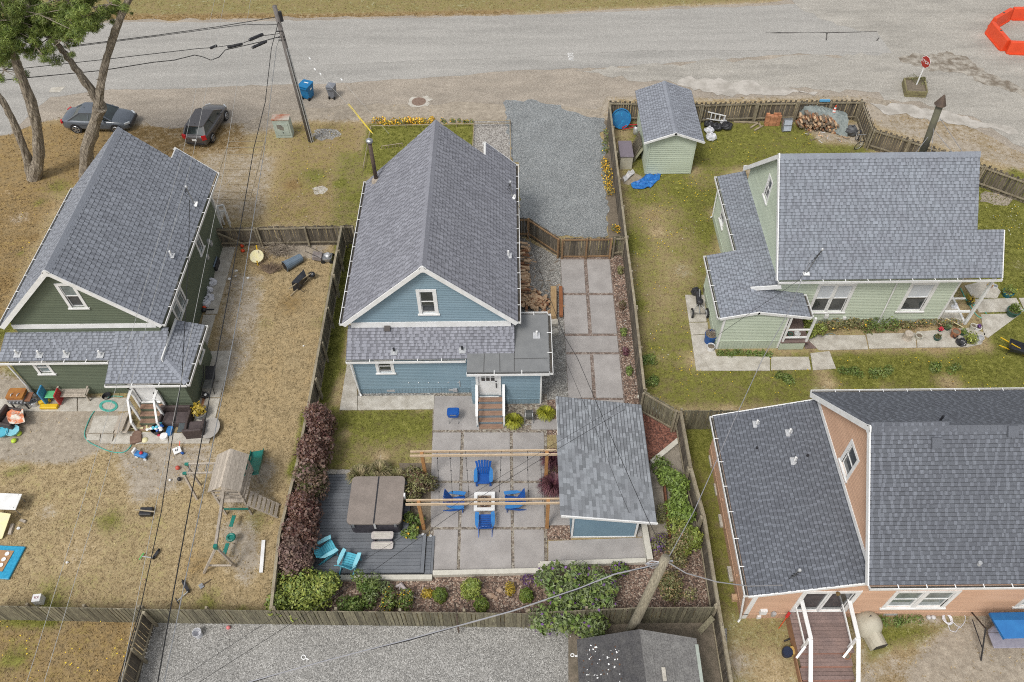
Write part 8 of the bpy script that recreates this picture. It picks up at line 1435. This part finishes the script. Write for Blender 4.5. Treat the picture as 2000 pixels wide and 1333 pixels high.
scooter('green handled kick scooter lying on the lawn', (310, 1075), (300, 1090), col('bright_green', (.08, .5, .12))); scooter('black kick scooter lying under the two wires', (357, 1135), (368, 1155), BLACKM)
T = thing('spade', 'short spade lying on the dry grass near the swings', 'garden tool', P(392, 1145)); mk('shaft', M().tube([P(395, 1144, .05), P(412, 1132, .08)], .018, 6), RUST, T); mk('blade', M().obox(P(393, 1145, .05), .16, .2, .02, .7), STEEL, T)
T1('white_plank', 'long white plank lying along the fence on the dry yard', 'plank', P(513, 1088), M().beam(P(515, 1056, .06), P(510, 1119, .06), .14, .07), WHITE)
# ---------------------------------------------------------------- play set
c = P(446, 1000); T = thing('play_set', 'wooden climbing frame with plank roof, green slide, ramp and swing beam', 'play set', c); GRN = mat('dark_green_plastic', (.01, .15, .12), (.015, .19, .15), sc=3, rough=.35); zt, zrg = 2.1, 2.55
# tower posts below the roof corners
x0, y0 = P(410, 962, zt).x, P(410, 962, zt).y; x1 = P(462, 962, zt).x; y1 = P(475, 888, zt).y; xm = (x0+x1)/2; x1 = x1+.12
rl, rr_, rb, rt = P(405, 962, zt), P(462, 960, zt), P(428, 950, zrg), P(442, 874, zrg)
ya, yb = rl.y, P(478, 888, zt).y; xr = P(478, 888, zt).x; xl = rl.x; xc = (xl+rr_.x)/2+.1; xr = rr_.x+.15
for s_, (xe_, n_) in (('l', (xl, 5)), ('r', (xr, 5))):
    for i in range(n_): t0_, t1_ = i/n_, (i+.97)/n_; pa_, pb_ = Vector((xe_, 0, zt)), Vector((xc, 0, zrg+.02)); q0, q1 = pa_.lerp(pb_, t0_), pa_.lerp(pb_, t1_); mk('roof_plank', M().slab([(q0.x, ya, q0.z), (q0.x, yb, q0.z), (q1.x, yb, q1.z), (q1.x, ya, q1.z)], (-(zrg-zt) if xe_ < xc else (zrg-zt), 0, abs(xc-xe_)), .025), GREYWOOD, T)
px_ = [(xl+.12, ya+.12), (xr-.12, ya+.12), (xr-.12, yb-.12), (xl+.12, yb-.12)]
for x, y in px_: mk('post', M().box(x-.04, y-.04, 0, x+.04, y+.04, zt+.05), GREYWOOD, T)
for i in range(8): mk('platform_board', M().box(xl+.08, ya+.1+i*(yb-ya-.2)/8, 1.05, xr-.08, ya+.09+(i+.95)*(yb-ya-.2)/8, 1.09), GREYWOOD, T)
for z in (1.5, 1.75, 2.02): mk('rail', M().box(xl+.08, ya+.06, z, xr-.08, ya+.1, z+.07), GREYWOOD, T)
for z in (1.35, 1.6): mk('rail', M().box(xr-.1, ya+.1, z, xr-.06, yb-.1, z+.1), GREYWOOD, T); 
mk('green_board', M().box(xl+.2, ya+.05, .5, xr-.1, ya+.08, .62), GRN, T)
# slide behind right
s0 = Vector((xr-.1, yb-.35, 1.05)); s1 = P(502, 868, .15); s1 = Vector((s1.x+.1, yb+1.35, .15)); m = M(); d = s1-s0; n = Vector((-d.y, d.x, 0)).normalized()*.26
for k_ in range(7):
    pass
for off in (-.5, .5):
    a = [s0+n*off, s0.lerp(s1, .35)+n*off-Vector((0, 0, .05)), s0.lerp(s1, .8)+n*off-Vector((0, 0, .12)), s1+n*off]
    for i in range(3): m.beam(a[i], a[i+1], .26, .04, up=(0, 0, 1))
for off in (-1.05, 1.05):
    m.beam(s0+n*off+Vector((0, 0, .06)), s0.lerp(s1, .5)+n*off, .03, .14).beam(s0.lerp(s1, .5)+n*off, s1+n*off+Vector((0, 0, .04)), .03, .14)
mk('slide', m, GRN, T)
# ramp ladder on the right
r0, r1 = Vector((xr-.02, ya+.12, 1.05)), P(505, 1003, .05); r1 = Vector((max(P(514, 990, .1).x, xr+1.0), ya+.02, .05)); w = Vector((.0, .62, 0)); 
for i in range(7): t = (i+.5)/7; q = r0.lerp(r1, t)+Vector((0, 0, .05)); mk('ramp_slat', M().beam(q-Vector((0, .12, 0)), q+w-Vector((0, .12, 0)), .125, .03, up=(1, 0, 1)), GREYWOOD, T)
for y in (-.1, .48): mk('ramp_rail', M().beam(r0+Vector((0, y, -.05)), r1+Vector((0, y, .0)), .05, .07), GREYWOOD, T)
# monkey bars to the left
e0, e1 = P(362, 907, 1.9), P(358, 925, 1.9); f0, f1 = Vector((xl+.1, e0.y, 1.95)), Vector((xl+.1, e1.y, 1.95))
for a, b_ in ((e0, f0), (e1, f1)): mk('bar_rail', M().beam(a, b_, .06, .08), GREYWOOD, T)
for t in (.15, .4, .65, .88): mk('rung', M().tube([e0.lerp(f0, t), e1.lerp(f1, t)], .02, 6), STEEL, T)
for q in (e0, e1): mk('leg', M().beam(q, (q.x, q.y+(.1 if q is e0 else -.15), 0), .08, .08, up=(0, 1, 0)), GREYWOOD, T); mk('bracket', M().obox((q.x+.06, q.y, q.z), .16, .1, .1), GRN, T)
# swing beam and swings
b0, b1 = Vector((P(436, 965, 2.0).x, ya+.1, 2.02)), P(421, 1068, 2.02); mk('swing_beam', M().beam(b0, b1, .1, .12), GREYWOOD, T); mk('bracket', M().obox((b1.x, b1.y, 2.0), .14, .14, .2), GRN, T)
for px, py in ((398, 1120), (460, 1107)): q = P(px, py); mk('leg', M().beam(b1-Vector((0, 0, .05)), q, .08, .08), GREYWOOD, T)
mk('cross_brace', M().beam(P(405, 1105, .45), P(452, 1105, .45), .06, .06), GREYWOOD, T)
for i, (px, py) in enumerate(((455, 1018), (451, 1050), (442, 1073))):
    q = P(px, py, .45); t = (q.y-b0.y)/(b1.y-b0.y); u = b0.lerp(b1, min(.95, max(.1, t))); m = M()
    if i == 1: mk('tyre_swing', M().tube([(q.x+.14*math.cos(a*.5236), q.y+.14*math.sin(a*.5236), .45) for a in range(13)], .06, 8).lathe([(.12, .4), (.13, .44)], (q.x, q.y, 0), 10), GRN, T)
    else: mk('swing_seat', M().beam((q.x-.04, q.y-.25, .45), (q.x+.0, q.y+.25, .45), .15, .03), GRN, T)
    mk('chain', M().tube([u+Vector((0, -.2, -.05)), (q.x, q.y-.2, .46)], .007, 4).tube([u+Vector((0, .2, -.05)), (q.x, q.y+.2, .46)], .007, 4), GREYWOOD, T)
# ---------------------------------------------------------------- gravel car park bits, mulch bits
bucket('white lidded bucket standing on the grey gravel', (389, 1241), .17, .32, BAGW); ball('pink ball by the fence on the gravel', (446, 1226), .08, col('pink_ball', (.65, .2, .2)))
T = T1('white_ring', 'white plastic ring with a tab lying on the gravel', 'plastic ring', P(595, 1285), M().tube([P(593+4.2*math.cos(a*.5236), 1284+4.2*math.sin(a*.5236), .04) for a in range(13)], .02, 6).beam(P(597, 1286, .04), P(603, 1289, .04), .04, .03), WHITE); T = T1('white_bracket', 'white plastic bracket hanging at the dark shed eave', 'bracket', P(1128, 1275), M().tube([P(1118+3.5*math.cos(a*.785), 1280+3*math.sin(a*.785), 1.9) for a in range(9)], .018, 5).beam(P(1123, 1282, 1.9), P(1130, 1282, 1.9), .05, .04).beam(P(1129, 1266, 1.92), P(1129, 1283, 1.92), .05, .04), WHITE)
c = P(893, 1213); T1('hanging_strap', 'dark rusty strap hanging over the bottom fence', 'strap', c, M().tube([P(888, 1177, .8), P(892, 1203, 1.42), P(896, 1235, .3)], .035, 6), RUST)
T = thing('driftwood', 'bleached white driftwood branch on the mulch bed', 'driftwood', P(795, 1150)); mk('branch', M().tube([P(773, 1147, .1), P(783, 1142, .14), P(792, 1152, .1), P(803, 1163, .08), P(812, 1168, .04)], [.05, .09, .06, .04, .02], 7).tube([P(783, 1142, .14), P(780, 1152, .1)], [.05, .02], 6), mat('driftwood_grey', (.56, .50, .49), (.42, .37, .36), sc=6, rough=.9), T)
STN = mat('tan_stone', (.34, .22, .15), (.42, .32, .24), sc=5, rough=.9)
for i, (x, y, r) in enumerate(((958, 1164, .17), (976, 1153, .14), (943, 1154, .12), (968, 1168, .1))): T1('garden_rock', ['largest tan rock beside the boxwood ball in the mulch', 'upright tan rock beside the pale yellow plant', 'small tan rock behind the boxwood ball', 'smallest tan rock in the mulch'][i], 'rock', P(x, y), M().ball(P(x, y, r*.4), r, r*.8, r*.5, 8, 5, .2), STN)
T1('border_strip', 'rusty brown metal border strip along the east garden path', 'edging', P(1304, 1000), M().beam(P(1297, 950, .15), P(1308, 1052, .15), .07, .3), mat('rusty_strip', (.13, .05, .025), (.2, .08, .04), sc=6, rough=.85))
sheet('concrete_footing', [(1, 1), (2, 1), (2, 2)], CONC, 1) if False else None
for i, (x, y, w_, h_) in enumerate(((1392, 903, .3, .55), (1401, 958, .25, .55), (1410, 1019, .25, .55), (1428, 1123, .25, .6))): c = P(x, y); T1('concrete_pad', ['first pale concrete pad along the peach wall, nearest the mossy fence', 'second pale concrete pad along the peach wall', 'third pale concrete pad along the peach wall', 'last pale concrete pad, nearest the peach downspout'][i], 'concrete pad', c, M().box(c.x-w_/2, c.y-h_/2, 0, c.x+w_/2+.1, c.y+h_/2, .12), CONC2, bev=.01, group='concrete pads along the peach wall')
c = P(1433, 1170); T1('orange_block', 'small tan block against the peach wall', 'block', c, M().box(c.x-.1, c.y-.12, 0, c.x+.12, c.y+.12, .2), LOG1)
# peach yard
DOG = mat('beige_plastic_shell', (.48, .45, .36), (.40, .37, .29), sc=3, rough=.6, grain=.08); c = P(1692, 1240); T = thing('dog_house', 'beige igloo dog house with entrance tunnel beside the deck', 'dog house', c); a = P(1698, 1226); mk('dome', M().lathe([(.52, 0), (.54, .12), (.48, .4), (.34, .62), (.14, .74), (.0, .77)], (a.x-.12, a.y+.05, 0), 22), DOG, T, smooth=True); e = P(1712, 1262); d = Vector((e.x-a.x+.1, e.y-a.y, 0)).normalized(); o_ = Vector((a.x-.12, a.y+.05, 0)); n = Vector((-d.y, d.x, 0)); m = M(); arc = [(.3*math.cos(q*math.pi/8), .06+.44*math.sin(q*math.pi/8)) for q in range(9)]
for r_ in (0, 1): m.add([o_+d*(.25+.62*r_)+n*y_*1.1+Vector((0, 0, z_)) for y_, z_ in arc], [])
m.f = [(i, i+1, i+10, i+9) for i in range(8)]+[tuple(range(9, 18))]; m.t = [0]*len(m.f); mk('tunnel', m, DOG, T, smooth=False, solid=.02); mk('entrance', M().prism([( (o_+d*.88+n*y_)[0], (o_+d*.88+n*y_)[1]) for y_ in (-.24, .24)]+[((o_+d*.9+n*y_)[0], (o_+d*.9+n*y_)[1]) for y_ in (.24, -.24)], .1, .42), BLACKM, T); q = o_+Vector((-.02, .05, .68)); mk('emblem', M().obox((q.x+.05, q.y-.02, .73), .26, .09, .01, -.7, .2, .15), BLACKM, T)
c = P(1535, 1278); T = thing('watering_can', 'navy and yellow plastic tub standing beside the deck', 'tub', c); mk('body', M().lathe([(.16, 0), (.2, .25), (.17, .34)], (c.x, c.y, 0), 12), col('navy_plastic', (.015, .025, .06)), T); mk('panel', M().obox((c.x+.2, c.y+.04, .2), .14, .3, .28, .3), col('mustard_panel', (.5, .33, .1)), T, bev=.02); c = P(1540, 1252); T = thing('garden_lamp', 'black garden lamp with white lens lying by the deck', 'lamp', c); mk('stem', M().tube([(c.x-.2, c.y-.05, .1), (c.x+.1, c.y+.05, .15)], .03, 6), BLACKM, T); mk('lens', M().ball((c.x+.16, c.y+.07, .18), .06, .06, .06), WHITE, T)
T = thing('broom', 'red headed broom leaning on the peach deck corner', 'broom', P(1530, 1215)); mk('handle', M().tube([P(1521, 1228, .02), P(1537, 1205, .7)], .014, 6), ORB, T); mk('head', M().beam(P(1536, 1206, .62), P(1542, 1197, .9), .1, .04), col('red_broom', (.5, .03, .03)), T); pot('round terracotta pot standing on the brown deck steps', (1652, 1283), .13, .12, mat('terracotta', (.30, .12, .06), (.38, .18, .1), sc=5, rough=.9), z=.62)
c = P(1850, 1213); T = thing('hose_reel', 'white garden hose loosely coiled under the peach house wall', 'hose', c); mk('coil', M().tube([(c.x+(.14+.05*math.sin(a*.7))*math.cos(a*.6), c.y+.05+(.2+.04*math.sin(a*1.3))*math.sin(a*.6), .05+.01*(a % 5)) for a in range(52)], .02, 5), BAGW, T); mk('loose_loop', M().tube([P(x, y, .03) for x, y in ((1858, 1212), (1868, 1222), (1876, 1226), (1884, 1216), (1886, 1206), (1882, 1198))], .015, 5).tube([P(x, y, .03) for x, y in ((1852, 1222), (1856, 1232), (1866, 1235), (1874, 1224))], .015, 5), BAGW, T)
for i, (x, y) in enumerate(((1814, 1206), (1823, 1206))): ball(['white ball nearer the dog house under the peach wall', 'white ball nearer the hose under the peach wall'][i], (x, y), .09, CLOTHW)
T = thing('garden_swing', 'garden swing seat with blue canopy and black frame at the right edge', 'garden swing', P(1970, 1260)); CANB = mat('blue_canopy_fabric', (.015, .13, .36), (.02, .16, .41), sc=3, rough=.7); zc = 1.6; pts = [P(1933, 1197, zc), P(2060, 1195, zc), P(2080, 1245, zc-.12), P(1962, 1248, zc-.12)]; ridge_ = [P(1940, 1212, zc+.12), P(2070, 1210, zc+.12)]
m = M(); m.slab([pts[0], pts[1], ridge_[1], ridge_[0]], (0, .3, 1), .02).slab([ridge_[0], ridge_[1], pts[2], pts[3]], (0, -.3, 1), .02).slab([pts[0], ridge_[0], pts[3], pts[3]-Vector((0, 0, .12)), pts[0]-Vector((0, 0, .12))], (-1, 0, .2), .01); mk('canopy', m, CANB, T)
for t in (0, 1): q = P(1925+t*170, 1228, 1.55); mk('frame', M().tube([P(1906+t*170, 1229, .02)+Vector((0, .8, 0)), q, P(1916+t*170, 1290, .02)], .03, 8).tube([P(1906+t*170, 1229, .6)+Vector((0, .35, 0)), P(1918+t*170, 1265, .6)], .02, 6), BLACKM, T)
a, b_ = P(1942, 1266, .5), P(2060, 1240, .5); mk('seat', M().box(a.x, a.y, .42, b_.x, b_.y+.1, .5), mat('grey_mauve_fabric', (.30, .29, .34), (.24, .23, .28), sc=8, rough=.9), T, bev=.03); mk('seat_back', M().box(a.x, b_.y+.1, .5, b_.x, b_.y+.18, .9), MATS['grey_mauve_fabric'], T)
# ---------------------------------------------------------------- mint house pots and clutter
TERR = MATS['terracotta']; GPOT = col('green_pot', (.03, .09, .07)); WPOT = mat('white_pot', (.6, .59, .52), (.48, .46, .38), sc=4, rough=.7); TEALP = col('teal_pot', (.01, .14, .18))
c = P(1770, 662); T = thing('tree_stump', 'grey weathered tree stump on the mint house path', 'stump', c); mk('trunk', M().lathe([(.26, 0), (.2, .15), (.2, .42), (.17, .44)], (c.x, c.y, 0), 14), GREYWOOD, T)
pot('cream round pot beside the tree stump', (1792, 662), .17, .26, WPOT); pot('dark green pot with dark soil on the path', (1828, 664), .17, .22, GPOT, 'olive', lr=.7, nl=80); q = pot('tall terracotta strawberry pot with side holes', (1861, 658), .2, .42, TERR); m = M(); c = P(1861, 658)
for a, z in ((-1.9, .14), (-1.2, .2), (-1.57, .1), (-2.3, .22)): m.ball((c.x+.185*math.cos(a), c.y+.185*math.sin(a), z), .045, .03, .045, 7, 5)
mk('side_holes', m, BLACKM, q, kind='stuff'); pot('olive pot full of yellow green spikes at the path end', (1893, 668), .19, .2, col('olive_pot', (.09, .09, .06)), 'yelgreen', lr=1.7, nl=420); pot('cream pot with mauve rim in the planter cluster', (1896, 645), .14, .36, WPOT); bucket('tall white bucket at the end of the mint house path', (1909, 668), .18, .34, BAGW); pot('white and blue pot in the cluster behind the white bucket', (1907, 645), .16, .24, WHITE, 'purple', lr=.6, nl=60); bag('black bag lump among the pots', (1875, 672), .26, BAGB, name='black_bag', sz=.6); pot('small green pot with red flower next to the strawberry pot', (1834, 648), .1, .16, GPOT, 'red', nl=60); pot('pot with grey green succulent behind the strawberry pot', (1848, 645), .12, .2, GPOT, 'bud', lr=1.3, nl=160); pot('pot with glossy green plant in the cluster', (1878, 655), .12, .2, GPOT, 'green', lr=1.3, nl=160)
T1('broom', 'pale broom handle lying across the pots', 'stick', P(1860, 630), M().tube([P(1848, 622, .3), P(1882, 640, .35)], .018, 6), PYE); pot('teal blue pot with yellow green shrub at the path junction', (1965, 578), .26, .3, TEALP, 'yelgreen', lr=1.2, nl=300); pot('dark green tub with small evergreen on the concrete pad', (1974, 616), .3, .38, GPOT, 'box', lr=.9, nl=320); pot('orange flower pot beside the porch post', (1931, 562), .12, .16, TERR, 'orange', nl=50); bucket('small white bucket beside the orange pot', (1941, 563), .13, .18, WHITE, inside=STEEL)
pot('window box of yellow flowers on the mint porch rail', (1892, 594), .16, .3, GPOT, 'gold', lr=1.2, nl=120); bag('pale sack inside the mint porch rail', (1862, 603), .17, BAGW, name='white_sack')
c = P(1388, 668); T = bucket('blue barrel full of dead plants at the mint house corner', (1385, 668), .3, .6, mat('blue_barrel', (.01, .07, .25), (.015, .09, .3), rough=.45, sc=3), name='barrel', cat='barrel', inside=SOIL); twigs(T, P(1385, 660, 0), 1, .1, .1, .1, .2, TW2); m = M(); c = P(1385, 668)
for i in range(50): m.tube([(c.x+random.uniform(-.2, .2), c.y+random.uniform(-.2, .2), .5), (c.x+random.uniform(-.3, .3), c.y+random.uniform(-.25, .3), random.uniform(.62, .85))], [.014, .006], 4)
mk('dead_stems', m, TW2, T, kind='stuff'); bucket('white bucket of dark soil in front of the blue barrel', (1387, 684), .19, .32, WHITE, inside=SOIL)
c = P(1365, 605); T = thing('golf_trolley', 'black two wheeled trolley with bag on the concrete pad', 'trolley', c)
for x in (1352, 1381): q = P(x, 612, .25); W_ = mk('wheel', M().tube([(q.x-.03, q.y, .25), (q.x+.03, q.y, .25)], .25, 18), RUBBER, T); mk('rim', M().tube([(q.x-.035, q.y, .25), (q.x+.035, q.y, .25)], .17, 14), GALV, W_)
a, b_ = P(1352, 612, .25), P(1381, 612, .25); q = P(1366, 590, .5); mk('axle', M().tube([a, b_], .02, 6), BLACKM, T); mk('frame', M().tube([(a+b_)/2, q, P(1366, 565, .8)], .025, 6).tube([a, q], .015, 5).tube([b_, q], .015, 5), STEEL, T); mk('bag', M().tube([q-Vector((0, .1, .1)), q+Vector((0, .55, .1))], .14, 10), BLACKM, T); mk('seat', M().ball(q+Vector((0, -.05, .12)), .18, .2, .1), BLACKM, T)
for i, (x, y, r, lb) in enumerate(((1358, 575, .25, 'dark tangled equipment beside the trolley'), (1382, 572, .28, 'brown sack leaning on the mint wall corner'))): bag(lb, (x, y), r, BAGB if i == 0 else mat('khaki_sack', (.15, .12, .08), (.09, .075, .05), sc=5, rough=.9), name='sack', sz=.9)
pot('yellow bowl on the mint back porch', (1537, 645), .12, .1, YPL, z=.62); pot('green bowl on the mint back porch', (1543, 655), .12, .1, col('teal_bowl', (.02, .2, .16)), z=.62); bucket('white tub on the mint back porch', (1556, 655), .16, .14, WHITE, z=.62)
# scattered weeds, leaves and pebbles that read as stuff
m = M()
for i in range(240): q = P(random.uniform(560, 1400), random.uniform(1122, 1195)); m.obox((q.x, q.y, .03), random.uniform(.03, .09), .02, .015, random.uniform(0, 3), random.uniform(-.3, .3), 0, random.choice([-.5, 0, .6, 1.2]))
mk('bark_chips', m, mat('bark_chip', (.22, .15, .11), tone=1., rough=.9), None, kind='stuff', label='loose bark chips scattered on the mulch bed')
m = M()
for i in range(900):
    px, py = random.choice([(random.uniform(1000, 1105), random.uniform(460, 785)), (random.uniform(300, 1120), random.uniform(1225, 1333)), (random.uniform(990, 1185), random.uniform(205, 455)), (random.uniform(1192, 1245), random.uniform(490, 780))]); q = P(px, py); s_ = random.uniform(.015, .035); m.obox((q.x, q.y, .02), s_*1.5, s_, s_, random.uniform(0, 3), tone=random.choice([-.4, -.2, .1, .5, .8]))
mk('loose_stones', m, mat('loose_stone', (.33, .32, .30), tone=1., rough=.9), None, kind='stuff', label='loose stones lying on the gravel')
